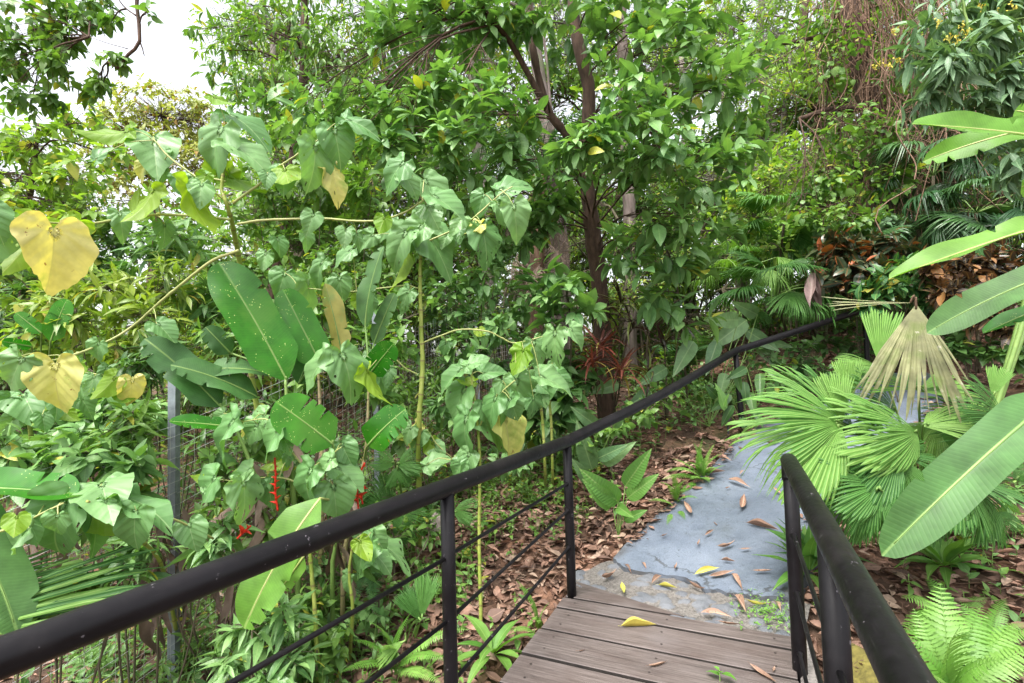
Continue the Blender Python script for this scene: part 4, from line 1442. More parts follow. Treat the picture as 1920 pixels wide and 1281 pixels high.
paddle(hc, (701, 645), (735, 548), 28, 3.65, 'banana_dull', 3.6, 0, 0.3, S(3))
paddle(hc, (692, 702), (735, 646), 42, 3.5, 'banana', 3.4, 0, 0.6, S(3))
paddle(hc, (640, 660), (615, 530), 38, 3.65, 'banana_old', 3.6, 2, 0.34, S(1), label='yellowed paddle leaf')
paddle(hc, (690, 835), (740, 772), 46, 3.2, 'banana', 3.05, 3, 0.6, stems[3][12])
paddle(hc, (432, 662), (384, 612), 44, 3.6, 'banana_dull', 3.5, 1, 0.6, S(0))
paddle(hc, (560, 720), (590, 640), 40, 3.55, 'banana_dull', 3.5, 1, 0.5, S(1))
TBR = leaf_tpl('lance', 0.5, 5, 4, 0.3, 0.9, 0, 0, 3)


def claw(parent, pts, d, n, size, mat='red'):
    W = smooth_path([P(x, y, d) for x, y in pts], n + 2)
    g = Geo()
    tube(g, smooth_path(W, 30), 0.006, 8)
    T = nrm(np.gradient(W, axis=0))
    side = nrm(np.cross(T, CF))
    k = np.arange(1, n + 1)
    s = np.where(k % 2, 1.0, -1.0)[:, None]
    dirs = nrm(T[1:-1] * 0.8 + side[1:-1] * s * 0.75 - CF * 0.1)
    hint = T[1:-1] * 1.0 - side[1:-1] * s
    L = size * np.linspace(1.25, 0.6, n)
    scatter(g, [TBR], W[1:-1] - side[1:-1] * s * 0.004, dirs, hint, L, None, rng.random((n, 3)))
    return obj('flower_spike', g, M['red'], parent)


claw(hc, [(521, 958), (516, 920), (517, 890), (515, 858)], 2.95, 12, 0.045)
claw(hc, [(672, 955), (670, 925), (672, 895), (684, 868)], 3.15, 8, 0.05)
claw(hc, [(445, 1010), (455, 1000), (470, 986)], 2.9, 3, 0.065)
claw(hc, [(680, 945), (678, 930), (684, 912)], 3.2, 4, 0.06)
g = Geo()
rq = np.random.default_rng(3)
for _ in range(26):
    c = stems[rq.integers(0, 5)][rq.integers(3, 12)]
    e = c + np.array([rq.uniform(-0.25, 0.25), rq.uniform(-0.2, 0.2), -rq.uniform(0.2, 0.5)])
    scatter(g, [leaf_tpl('strap', 0.16, 8, 2, 0.6, 0.5, 0.3, 0.8, 5)], c[None], (e - c)[None], rdir(1, rq), np.linalg.norm(e - c), None, rq.random((1, 3)))
obj('dead_leaves', g, M['dead'], hc)
# one long paddle leaf plant at the left edge
b = G(40, 1120)
lp = thing('paddle_leaf_plant', 'paddle leaf plant reaching in from the left edge with a browned leaf tip', 'plant', b)
g = Geo()
W = smooth_path([b, P(-60, 1000, 2.5), P(-110, 915, 2.4)], 16)
tube(g, W, np.linspace(0.02, 0.01, 16), 9)
obj('stem', g, M['stalk'], lp)
paddle(lp, (-110, 915), (142, 908), 34, 2.4, 'banana', 2.35, 2, 0.3, W[-1])
paddle(lp, (-110, 930), (70, 1080), 60, 2.4, 'banana_dull', 2.1, 3, 0.3, W[-1])
b = G(70, 800)
lp = thing('paddle_leaf_plant', 'small dark paddle leaf plant far left among the pale bushes', 'plant', b)
for p0_, p1_, w_ in (((78, 625), (28, 585), 30), ((95, 640), (120, 560), 34), ((60, 650), (5, 640), 30)):
    paddle(lp, p0_, p1_, w_, 4.3, 'banana', None, 0, 0.45, b)

# ------------------------------------------------------------------ paddle leaves reaching in from the right edge
b = gz(2.9, 2.0)
rp = thing('banana_plant', 'big leaved banana plant at the right edge, leaves reaching over the path', 'plant', b)
cr = np.array([2.55, 1.95, 1.2])
g = Geo()
W = smooth_path([b - UP * 0.1, b + np.array([-0.05, 0, 0.6]), cr], 16)
tube(g, W, np.linspace(0.06, 0.03, 16), 12)
obj('stem', g, M['stem_tan'], rp)
paddle(rp, (1985, 262), (1722, 218), 38, 2.1, 'banana_pale', 2.15, 2, 0.24, cr + UP * 0.3)
paddle(rp, (1990, 232), (1738, 268), 46, 2.15, 'banana_pale', 2.3, 1, 0.26, cr + UP * 0.3)
paddle(rp, (1985, 415), (1668, 506), 42, 2.0, 'banana_pale', 2.1, 2, 0.2, cr)
paddle(rp, (2010, 500), (1738, 588), 62, 2.2, 'banana_dull', 2.3, 4, 0.27, cr)
paddle(rp, (2000, 560), (1842, 618), 36, 2.3, 'banana', 2.4, 2, 0.3, cr)
paddle(rp, (1990, 735), (1658, 996), 78, 1.7, 'banana_dull', 1.55, 4, 0.19, cr - UP * 0.3)
paddle(rp, (1990, 345), (1880, 352), 60, 2.3, 'banana_pale', 2.5, 3, 0.5, cr)
paddle(rp, (1990, 220), (1890, 205), 60, 2.2, 'banana_pale', 2.3, 3, 0.5, cr + UP * .3)

# ------------------------------------------------------------------ fan-leaved plants
TF = [fan_tpl(N=46, spread=150, split=0.80, droop=0.35, tipdroop=1.2, seed=1, sections=3, pleat=0.22), fan_tpl(N=42, spread=170, split=0.76, droop=0.6, tipdroop=1.4, seed=2, sections=4, pleat=0.22),
      fan_tpl(N=36, spread=110, split=0.82, droop=0.3, tipdroop=1.0, seed=3, sections=2, pleat=0.22), fan_tpl(N=18, spread=44, split=0.86, droop=0.25, tipdroop=0.8, seed=4, pleat=0.22),
      fan_tpl(N=48, spread=250, split=0.76, droop=0.35, tipdroop=0.9, seed=5, pleat=0.22),
      fan_tpl(N=24, spread=60, split=0.66, droop=0.14, tipdroop=0.2, seed=6, sections=3, pleat=0.2),
      fan_tpl(N=6, spread=12, split=0.85, droop=0.02, tipdroop=0.1, seed=7, pleat=0.2),
      fan_tpl(N=12, spread=19, split=0.9, droop=0.35, tipdroop=0.8, seed=8, pleat=0.16)]


def fan(parent, hub, tip, d, root, tpl=0, mat='fan', d2=None, tilt=0.5, back=False, label=None, rstalk=0.005, stalkmat='stalk'):
    A, B = P(hub[0], hub[1], d), P(tip[0], tip[1], d if d2 is None else d2)
    Yd = B - A
    Y = nrm(Yd)
    view = nrm(CAM - A)
    Z = nrm(view - Y * (view @ Y))
    X = np.cross(Y, Z)
    c1_, c2_ = Z * math.cos(tilt) + X * math.sin(tilt), Z * math.cos(tilt) - X * math.sin(tilt)
    Zn = nrm(Z * math.cos(tilt) + (UP - Y * (UP @ Y)) * math.sin(tilt))
    if back:
        Zn = -Zn
    g = Geo()
    scatter(g, [TF[tpl]], A[None], Y[None], Zn[None], np.linalg.norm(Yd), None, rng.random((1, 3)))
    root = np.asarray(root)
    st = Geo()
    mid = 0.5 * (root + A) + UP * 0.12 * np.linalg.norm(root - A)
    tube(st, smooth_path([root, mid, A, A + Y * 0.03], 14), rstalk, 7)
    f = obj('frond', g, M[mat], parent, False, label=label)
    obj('stalk', st, M[stalkmat], f)
    return f


b = G(1735, 1000)
fp1 = thing('fan_leaf_plant', 'bright green fan leaved plant beside the path with one bleached dead frond', 'plant', b)
R0 = b + UP * 0.02
fan(fp1, (1577, 793), (1440, 735), 2.9, R0, 0, 'fan', 2.75, 0.7)
fan(fp1, (1577, 797), (1400, 845), 2.9, R0, 2, 'fan', 2.75, 0.9)
fan(fp1, (1579, 800), (1520, 905), 2.88, R0, 3, 'fan', 2.75, 0.5)
fan(fp1, (1579, 796), (1560, 690), 2.95, R0, 3, 'fan', 3.0, 0.3)
fan(fp1, (1649, 686), (1660, 570), 3.3, R0, 3, 'fan', 3.3, 0.2)
fan(fp1, (1652, 690), (1592, 676), 3.3, R0, 3, 'fan', 3.2, 0.6)
fan(fp1, (1650, 690), (1712, 578), 3.35, R0, 3, 'fan_mid', 3.35, 0.4)
fan(fp1, (1722, 732), (1640, 690), 3.0, R0, 3, 'fan', 2.95, 0.8)
fan(fp1, (1722, 732), (1790, 690), 3.0, R0, 3, 'fan', 2.95, 0.8)
fan(fp1, (1722, 735), (1700, 690), 3.02, R0, 3, 'fan_mid', 3.1, 0.3)
fan(fp1, (1722, 735), (1850, 720), 3.0, R0, 3, 'fan', 2.9, 0.8)
fan(fp1, (1596, 752), (1590, 668), 3.1, R0, 3, 'fan', 3.1, 0.1)
fan(fp1, (1860, 745), (1880, 680), 3.0, R0, 3, 'fan', 3.0, 0.2)
fan(fp1, (1722, 830), (1580, 760), 2.8, R0, 2, 'fan', 2.7, 0.9)
fan(fp1, (1730, 800), (1850, 760), 2.8, R0, 2, 'fan', 2.7, 1.0)
fan(fp1, (1720, 812), (1640, 790), 2.8, R0, 2, 'fan', 2.6, 0.7)
for hb, tp_, tl, mt_ in (((1600, 800), (1500, 720), 2, 'fan_mid'), ((1700, 800), (1790, 870), 2, 'fan'), ((1640, 820), (1700, 900), 2, 'fan_mid'), ((1790, 800), (1880, 760), 2, 'fan'), ((1760, 790), (1700, 860), 2, 'fan'), ((1680, 770), (1610, 720), 2, 'fan_mid'), ((1830, 790), (1760, 740), 2, 'fan_mid')):
    fan(fp1, hb, tp_, 3.05, R0, tl, mt_, 2.95, 0.75)
fan(fp1, (1718, 570), (1708, 800), 2.9, R0, 5, 'fan_dead', 2.75, 0.05, label='bleached dead fan frond hanging down', stalkmat='vine')
fan(fp1, (1716, 568), (1548, 566), 2.92, R0, 6, 'fan_dead', 2.9, 1.25, label='bleached dead segment standing out sideways', stalkmat='vine')
b = G(1690, 985)
fp2 = thing('fan_leaf_plant', 'deep green fan leaved plant low behind the right handrail', 'plant', b)
R0 = b + UP * 0.05
fan(fp2, (1682, 856), (1585, 890), 2.7, R0, 2, 'fan_mid', 2.6, 0.7)
fan(fp2, (1684, 856), (1690, 950), 2.7, R0, 2, 'fan_mid', 2.6, 0.5)
fan(fp2, (1684, 854), (1760, 830), 2.75, R0, 2, 'fan_mid', 2.7, 0.8)
fan(fp2, (1647, 913), (1600, 1010), 2.6, R0, 0, 'fan_mid', 2.5, 0.4)
fan(fp2, (1650, 912), (1560, 900), 2.65, R0, 2, 'fan_mid', 2.55, 0.7)
fan(fp2, (1650, 912), (1700, 1010), 2.6, R0, 2, 'fan_mid', 2.5, 0.6)
fan(fp2, (1700, 900), (1780, 930), 2.8, R0, 2, 'fan_mid', 2.7, 0.8)
fan(fp2, (1620, 850), (1560, 930), 3.0, R0, 2, 'fan_mid', 2.95, 0.7)
for hb, tp_, tl in (((1640, 880), (1560, 960), 0), ((1700, 870), (1640, 960), 2), ((1720, 900), (1730, 1000), 2), ((1760, 870), (1850, 900), 2), ((1620, 930), (1555, 985), 2), ((1690, 830), (1600, 830), 2), ((1750, 930), (1690, 985), 2)):
    fan(fp2, hb, tp_, 2.95, R0, tl, 'fan_mid', 2.85, 0.7)
b = G(1830, 1000)
fp3 = thing('fan_leaf_plant', 'fan leaved plant under the big banana leaf at the right edge', 'plant', b)
R0 = b + UP * 0.05
fan(fp3, (1806, 898), (1935, 890), 2.5, R0, 2, 'fan_mid', 2.4, 0.9)
fan(fp3, (1806, 902), (1925, 985), 2.5, R0, 2, 'fan_mid', 2.4, 0.8)
fan(fp3, (1800, 880), (1880, 820), 2.6, R0, 2, 'fan_mid', 2.6, 0.8)
fan(fp3, (1800, 890), (1730, 960), 2.6, R0, 2, 'fan_mid', 2.5, 0.8)
fan(fp3, (1840, 820), (1940, 840), 2.7, R0, 2, 'fan_mid', 2.6, 0.8)
fan(fp3, (1790, 850), (1830, 780), 2.8, R0, 2, 'fan_mid', 2.8, 0.8)

for hb, tp_ in (((1850, 930), (1780, 985)), ((1870, 850), (1800, 820)), ((1860, 960), (1930, 1020)), ((1880, 780), (1830, 730)), ((1900, 900), (1960, 860))):
    fan(fp3, hb, tp_, 2.7, R0, 2, 'fan_mid', 2.62, 0.8)
TS = [leaf_tpl('strap', 0.13, 9, 2, d, 0.35, 0.02, 0.1, i) for i, d in enumerate((0.5, 0.9, 1.3))]
TSW = [leaf_tpl('lance', 0.24, 9, 4, d, 0.3, 0.03, 0.0, i) for i, d in enumerate((0.4, 0.8, 1.2))]


def rosette(name, label, cat, c, n, L, mat, tpl, el=(20, 70), seed=0, group=None, stalks=False, r=None):
    r = np.random.default_rng(seed)
    th = thing(name, label, cat, c, group)
    c = np.asarray(c)
    ph = np.arange(n) * 2.39996 + r.uniform(0, 6)
    e = np.radians(r.uniform(el[0], el[1], n))
    dirs = np.column_stack([np.cos(e) * np.cos(ph), np.cos(e) * np.sin(ph), np.sin(e)])
    hint = UP[None] + r.normal(0, 0.15, (n, 3)) - dirs * 0.3
    LL = L * r.uniform(0.7, 1.1, n)
    for i in range(n):
        g = Geo()
        scatter(g, [tpl[r.integers(0, len(tpl))]], (c + UP * 0.02 + dirs[i] * 0.02)[None], dirs[i][None], hint[i][None], LL[i], None, r.random((1, 3)), 0, r)
        obj('leaf', g, M[mat], th)
    return th


q = G(1772, 1085)
rosette('palm_seedling', 'young palm with arching strap leaflets in the dry leaves right of the railing', 'palm seedling', q + UP * 0.05, 20, 0.30, 'fan', [TSW[1], TSW[2], TSW[0]], (10, 65), 5)
q = G(1520, 1105)
th = rosette('palm_seedling', 'yellow green palm seedling growing by the right railing post', 'palm seedling', q + UP * 0.08, 13, 0.36, 'fan', [TSW[0], TSW[1]], (5, 80), 6)
q = G(1530, 1090)
rosette('palm_seedling', 'darker palm seedling just behind the right railing post', 'palm seedling', q + UP * 0.1, 12, 0.36, 'fan_mid', [TSW[0], TSW[1]], (15, 70), 8)
q = G(760, 1210)
th = thing('palm_seedling', 'young fan palm with three pleated fronds between the ferns and the left railing', 'palm seedling', q)
fan(th, (790, 1160), (802, 1080), 3.0, q, 3, 'fan_mid', 3.0, 0.2)
fan(th, (788, 1165), (760, 1110), 3.0, q, 3, 'fan_mid', 2.95, 0.5)
fan(th, (760, 1200), (700, 1240), 2.9, q, 3, 'fan', 2.8, 0.8)
q = G(925, 1262)
rosette('palm_seedling', 'palm seedling with drooping straps at the left edge of the boardwalk', 'palm seedling', q + UP * 0.08, 12, 0.34, 'fan', [TSW[1], TSW[2]], (10, 60), 9)
q = G(120, 1190)
th = thing('fan_leaf_plant', 'pleated fan palm reaching in low at the left edge above the thick rail', 'plant', q)
for hb, tp_, m_, d2_ in (((-190, 1215), (205, 1035), 'fan_mid', 2.25), ((-190, 1190), (120, 1050), 'fan', 2.35), ((-190, 1160), (95, 1025), 'fan_mid', 2.4), ((-190, 1230), (150, 1085), 'fan', 2.15)):
    fan(th, hb, tp_, 2.2, q, 7, m_, d2_, 0.55)
q = G(868, 1010)
th = thing('fan_leaf_plant', 'fan palm behind the upper left railing post, fronds at rail height', 'plant', q)
for hb, tp_ in (((690, 930), (740, 985)), ((730, 960), (690, 900)), ((735, 960), (800, 985)), ((850, 960), (890, 950)), ((740, 870), (700, 850)), ((745, 872), (790, 850)), ((745, 875), (750, 920))):
    fan(th, hb, tp_, 4.0, G(760, 1000), 2, 'fan_mid', 3.9, 0.6)

# ------------------------------------------------------------------ ferns
TFE = [frond_tpl(20, 0.9, 0.23, 0.26, 68, 6, 1), frond_tpl(24, 1.2, 0.2, 0.24, 72, 5, 2), frond_tpl(18, 0.6, 0.25, 0.28, 66, 6, 3)]
TSF = [frond_tpl(34, 0.9, 0.11, 0.34, 80, 3, 4, taper=0.95), frond_tpl(38, 1.3, 0.10, 0.34, 82, 3, 5, taper=0.95)]


def fern(label, c, tips, d, mat='fern', tpl=None, seed=0, group=None, wm=1.0):
    th = thing('fern', label, 'fern', c, group)
    r = np.random.default_rng(seed)
    tpl = tpl or TFE
    for q in tips:
        B = P(q[0], q[1], d + (q[2] if len(q) > 2 else 0))
        A = np.asarray(c) + r.normal(0, 0.01, 3)
        Yd = B - A
        L = np.linalg.norm(Yd)
        Y = Yd / L
        hint = UP + nrm(CAM - A) * 0.5
        k = r.integers(0, len(tpl))
        tb = tpl[k]
        end = tb['v'][:26 * 5].reshape(26, 5, 3)[-1].mean(0)
        X, Yf, Z = frames(Y[None], hint[None])
        # turn the frame so that the arching rib ends at the tip asked for
        al = math.atan2(end[2], end[1])
        Y2 = Yf[0] * math.cos(-al) + Z[0] * math.sin(-al)
        Z2 = np.cross(X[0], Y2)
        g = Geo()
        scatter(g, [tb], A[None], Y2[None], Z2[None], L / np.linalg.norm(end), np.array([wm]), r.random((1, 3)))
        obj('frond', g, M[mat], th)
    return th


c = Pz(1790, 1330, -0.05)
fern('large light green fern beside the right handrail, nearest the camera', c, [(1762, 1092, 0.15), (1712, 1140, 0.1), (1840, 1135, 0.1), (1905, 1170, 0.0), (1950, 1215, -0.1), (1800, 1175, -0.2), (1700, 1190, 0.0), (1890, 1235, -0.25), (1930, 1290, -0.3), (1720, 1265, -0.2)], 2.2, 'fern', TFE, 31)
c = G(1850, 1215)
fern('light green fern at the bottom right corner', c, [(1748, 1178, 0.0), (1800, 1128, 0.2), (1886, 1122, 0.2), (1925, 1168, 0.1), (1945, 1235, -0.1), (1870, 1285, -0.3), (1790, 1268, -0.2), (1728, 1232, -0.1), (1840, 1150, 0.3), (1910, 1270, -0.2), (1765, 1145, 0.1), (1700, 1205, -0.1), (1745, 1270, -0.25), (1960, 1190, 0.0), (1850, 1250, -0.3), (1815, 1222, -0.2)], 2.45, 'fern', TFE, 32)
c = G(1790, 1160)
fern('light green fern in the dry leaves behind the nearest right fern', c, [(1690, 1120, 0.0), (1735, 1078, 0.2), (1850, 1120, 0.1), (1830, 1170, -0.1), (1720, 1165, -0.1), (1775, 1205, -0.2), (1690, 1190, -0.1)], 2.75, 'fern', TFE, 40)
c = G(740, 1275)
fern('bright sword fern at the foot of the nearest left railing post', c + [0, 0, 0.03], [(690, 1165, -0.1), (640, 1260, -0.2), (770, 1150, 0.1), (850, 1240, -0.1), (720, 1215, -0.2), (880, 1180, 0.1), (830, 1285, -0.2), (660, 1200, -0.1)], 2.85, 'fern', TSF, 33)
c = G(1010, 1190)
fern('small sword fern beside the left edge of the boardwalk', c, [(968, 1088, 0), (1010, 1170, -0.1), (940, 1190, -0.1), (1030, 1130, 0)], 3.1, 'fern', TSF, 34)
c = G(1318, 905)
fern('low fern spreading onto the left edge of the concrete path', c, [(1318, 822, 0.1), (1285, 868, 0), (1355, 850, 0.05), (1250, 885, -0.05), (1270, 930, -0.1), (1345, 880, -0.1), (1240, 900, 0), (1300, 830, 0.2), (1340, 832, 0.1), (1295, 900, -0.15), (1260, 860, 0.1), (1362, 872, -0.05), (1330, 905, -0.15)], 4.5, 'fern', TSF, 35)
c = G(1268, 955)
fern('second low fern among the dry leaves left of the concrete path', c, [(1235, 905, 0), (1290, 900, 0), (1215, 940, -0.05), (1310, 935, -0.05), (1250, 985, -0.1), (1285, 975, -0.1), (1262, 890, 0.1)], 4.1, 'fern', TSF, 45)
c = gz(*P(1500, 740, 6.7)[:2])
fern('dark fern under the far bend of the handrail', c, [(1460, 720), (1540, 655), (1490, 660), (1440, 700), (1550, 690), (1520, 640)], 6.5, 'fern_dark', TFE, 36)
c = G(700, 1110)
fern('fern in the shade behind the left railing', c, [(720, 1095, -0.1), (665, 1130, -0.1), (700, 1150, -0.2), (640, 1085, 0)], 3.3, 'fern_dark', TSF, 37)
c = G(430, 1285)
fern('dark fern by the foot of the wire fence post', c, [(400, 1190), (440, 1190), (370, 1230), (470, 1240), (350, 1265), (420, 1265)], 2.9, 'fern_dark', TSF, 38)
c = G(1290, 700)
fern('fern in the far bank left of the bend in the handrail', c, [(1260, 640), (1310, 620), (1340, 650), (1230, 660)], 7.0, 'fern_dark', TFE, 39)

# ------------------------------------------------------------------ red strap-leaved shrubs, young broad-leaved plants
def strap_shrub(label, base, heads, L, mat, seed, n=26):
    r = np.random.default_rng(seed)
    th = thing('ti_plant', label, 'plant', base, 'red strap leaved plants')
    for hd in heads:
        c = P(*hd)
        g = Geo()
        tube(g, smooth_path([base, 0.5 * (base + c) + np.array([r.normal(0, .05), 0, 0]), c], 10), np.linspace(0.012, 0.007, 10), 7)
        obj('stem', g, M['darkstem'], th)
        ph = np.arange(n) * 2.39996
        e = np.radians(r.uniform(-5, 75, n))
        dirs = np.column_stack([np.cos(e) * np.cos(ph), np.cos(e) * np.sin(ph), np.sin(e)])
        g = Geo()
        scatter(g, TSN, np.repeat((c)[None], n, 0) - UP * r.uniform(0, 0.12, (n, 1)), dirs, UP + r.normal(0, 0.3, (n, 3)) - dirs * 0.2, L * r.uniform(0.7, 1.15, n), None, None, 0, r)
        obj('leaf_head', g, M[mat], th)
    return th


TSN = [leaf_tpl('strap', 0.065, 8, 2, d, 0.4, 0.02, 0.3 * (i - 1), i) for i, d in enumerate((1.0, 1.6, 2.1))]
strap_shrub('rust red strap leaved plant drooping beside the dark tree trunk', G(1140, 800), [(1110, 672, 5.6), (1165, 690, 5.5), (1125, 640, 5.8)], 0.42, 'strap_red', 41, 30)
strap_shrub('dark maroon strap leaved plant above the rust red one', G(1150, 795), [(1130, 580, 5.8), (1185, 600, 6.0), (1165, 560, 6.1)], 0.42, 'strap_dark', 42, 26)
strap_shrub('dark strap leaved plant between the trunk and the bend in the handrail', G(1250, 790), [(1245, 640, 6.2), (1215, 690, 6.0), (1275, 610, 6.4)], 0.4, 'strap_dark', 43, 24)

def leafy_stem(name, label, cat, base, leaves, mat, d, tp, ratio, group=None, seed=0, stalk='stalk'):
    th = thing(name, label, cat, base, group)
    r = np.random.default_rng(seed)
    for q in leaves:
        g, A = leaf_geo(tp[r.integers(0, len(tp))], (q[0], q[1]), (q[2], q[3]), q[4], d + (q[5] if len(q) > 5 else 0), ratio, r=r, wmul=1.0)
        tube(g, smooth_path([np.asarray(base), 0.5 * (np.asarray(base) + A) + r.normal(0, 0.02, 3), A], 8), 0.005, 6, False, (0.5, 0, 0), 1)
        obj('leaf', g, [M[mat], M[stalk]], th)
    return th


TC = [leaf_tpl('ovate', 0.34, 12, 6, 0.35, 0.35, 0.03, 0.0, 1), leaf_tpl('ovate', 0.36, 12, 6, 0.6, 0.2, 0.05, 0.1, 2)]
M['broad_big'] = leaf_mat('big_broad_leaf', (0.10, 0.2, 0.085), (0.17, 0.29, 0.115), vein=(0.27, 0.38, 0.17), rib=0.010, side=12, slope=0.8, rough=0.40, trans=0.27, bumpy=0.15)
M['calathea'] = leaf_mat('fresh_broad_leaf', (0.11, 0.27, 0.055), (0.16, 0.33, 0.07), vein=(0.28, 0.42, 0.14), rib=0.012, side=16, slope=0.6, rough=0.4, trans=0.35, bumpy=0.3, mottle=0.1)
leafy_stem('broad_leaf_plant', 'young plant with three upright fresh green blades beside the path', 'plant', G(1160, 1010), [(1172, 912, 1217, 848, 34), (1176, 934, 1226, 896, 30), (1160, 942, 1104, 894, 36), (1150, 948, 1108, 912, 30), (1170, 975, 1205, 960, 20), (1158, 950, 1180, 965, 24)], 'calathea', 4.1, TC, 0.36, seed=51)
leafy_stem('broad_leaf_plant', 'young plant with broad pale leaves behind the second railing post', 'plant', G(1095, 900), [(1110, 880, 1085, 800, 40), (1120, 860, 1168, 838, 30), (1130, 870, 1190, 830, 34), (1150, 800, 1170, 770, 26), (1120, 800, 1080, 770, 28), (1108, 905, 1080, 870, 26)], 'broad_big', 4.8, TC, 0.42, seed=52)
leafy_stem('broad_leaf_plant', 'large drooping leaved plant under the far end of the left rail', 'plant', G(1330, 800), [(1400, 600, 1335, 650, 44, 0.5), (1300, 640, 1265, 700, 42), (1345, 640, 1325, 700, 36), (1400, 620, 1455, 655, 44, 0.7), (1420, 640, 1460, 690, 40, 0.7), (1385, 600, 1340, 600, 36), (1420, 590, 1380, 570, 32, 0.6), (1440, 640, 1480, 650, 30, 0.7), (1360, 700, 1350, 740, 30), (1250, 690, 1200, 720, 36), (1220, 735, 1180, 760, 34), (1160, 720, 1110, 735, 34)], 'broad_big', 5.9, TC, 0.5, seed=53)
leafy_stem('veined_leaf_plant', 'plant with rounded deeply veined leaves behind the third railing post', 'plant', G(1405, 815), [(1425, 700, 1425, 745, 34), (1400, 690, 1365, 710, 28), (1405, 735, 1415, 780, 34), (1380, 700, 1390, 740, 26), (1440, 690, 1460, 715, 26), (1395, 715, 1400, 760, 30), (1370, 740, 1335, 770, 30), (1375, 760, 1350, 800, 28), (1415, 770, 1430, 800, 26), (1440, 720, 1455, 760, 26), (1345, 745, 1330, 730, 24), (1390, 780, 1400, 815, 24)], 'broad_dark', 5.5, TC, 0.62, seed=54)
leafy_stem('slender_seedling', 'slender upright seedling with one pale folded blade by the path light', 'seedling', G(1362, 800), [(1358, 770, 1352, 716, 16), (1356, 765, 1362, 735, 10)], 'calathea', 5.4, TC, 0.4, seed=55)
# ------------------------------------------------------------------ trees and shrubs
T_BROAD = [leaf_tpl('elliptic', 0.43, 6, 4, d, f, 0.03, tw, i) for i, (d, f, tw) in enumerate(((0.5, 0.2, 0), (0.8, 0.12, 0.2), (0.3, 0.28, -0.2), (1.0, 0.15, 0.1)))]
T_OVATE = [leaf_tpl('ovate', 0.5, 5, 2, d, f, 0.03, tw, i) for i, (d, f, tw) in enumerate(((0.5, 0.3, 0), (0.8, 0.2, 0.2), (0.3, 0.35, -0.2)))]
T_LANCE = [leaf_tpl('lance', 0.24, 6, 2, d, f, 0.03, tw, i) for i, (d, f, tw) in enumerate(((0.6, 0.3, 0), (1.0, 0.2, 0.3), (0.3, 0.4, -0.3)))]
T_ROUND = [leaf_tpl('ovate', 0.68, 4, 2, d, f, 0.03, tw, i) for i, (d, f, tw) in enumerate(((0.5, 0.25, 0), (0.8, 0.2, 0.2)))]
T_FAR = [leaf_tpl('elliptic', 0.42, 3, 2, d, f, 0, 0, i) for i, (d, f) in enumerate(((0.5, 0.3), (1.0, 0.2)))]
T_FARL = [leaf_tpl('lance', 0.3, 3, 2, d, f, 0, 0, i) for i, (d, f) in enumerate(((0.6, 0.3), (1.2, 0.2)))]


def E(px, py, d, rx, ry, n, rd=None):
    k = d / F
    return (P(px, py, d), (rx * k, (rd if rd is not None else 0.6 * (rx + ry) * k * 0.8), ry * k), n)


def tree(name, label, cat, base, trunks, clumps, tpl, L, mat, bark, seed, group=None, n=7, limb=0.03, twig=0.006, lname='crown', tname='trunk', **kw):
    """trunks: list of (points, r0, r1) in world space; the first point of the first is the foot"""
    r = np.random.default_rng(seed)
    th = thing(name, label, cat, base, group)
    tg, lg = Geo(), Geo()
    src = []
    for pts, r0, r1 in trunks:
        pts = np.asarray(pts, float)
        n_ = max(8, int(np.sum(np.linalg.norm(np.diff(pts, axis=0), axis=1)) / 0.12))
        W = smooth_path(pts, n_)
        W += np.cumsum(r.normal(0, 0.004, W.shape), 0) * np.linspace(0, 1, n_)[:, None]
        rad = np.linspace(r0, r1, n_) * (1 + 0.05 * r.standard_normal(n_))
        rad[0] *= 1.35
        tube(tg, W, rad, 12 if r0 > 0.03 else 7)
        src.append(W[n_ // 6:])
    leafy(tg, lg, clumps, np.vstack(src), tpl, L, seed, n, twig, limb, **kw)
    obj(tname, tg, M[bark], th)
    obj(lname, lg, M[mat], th)
    return th


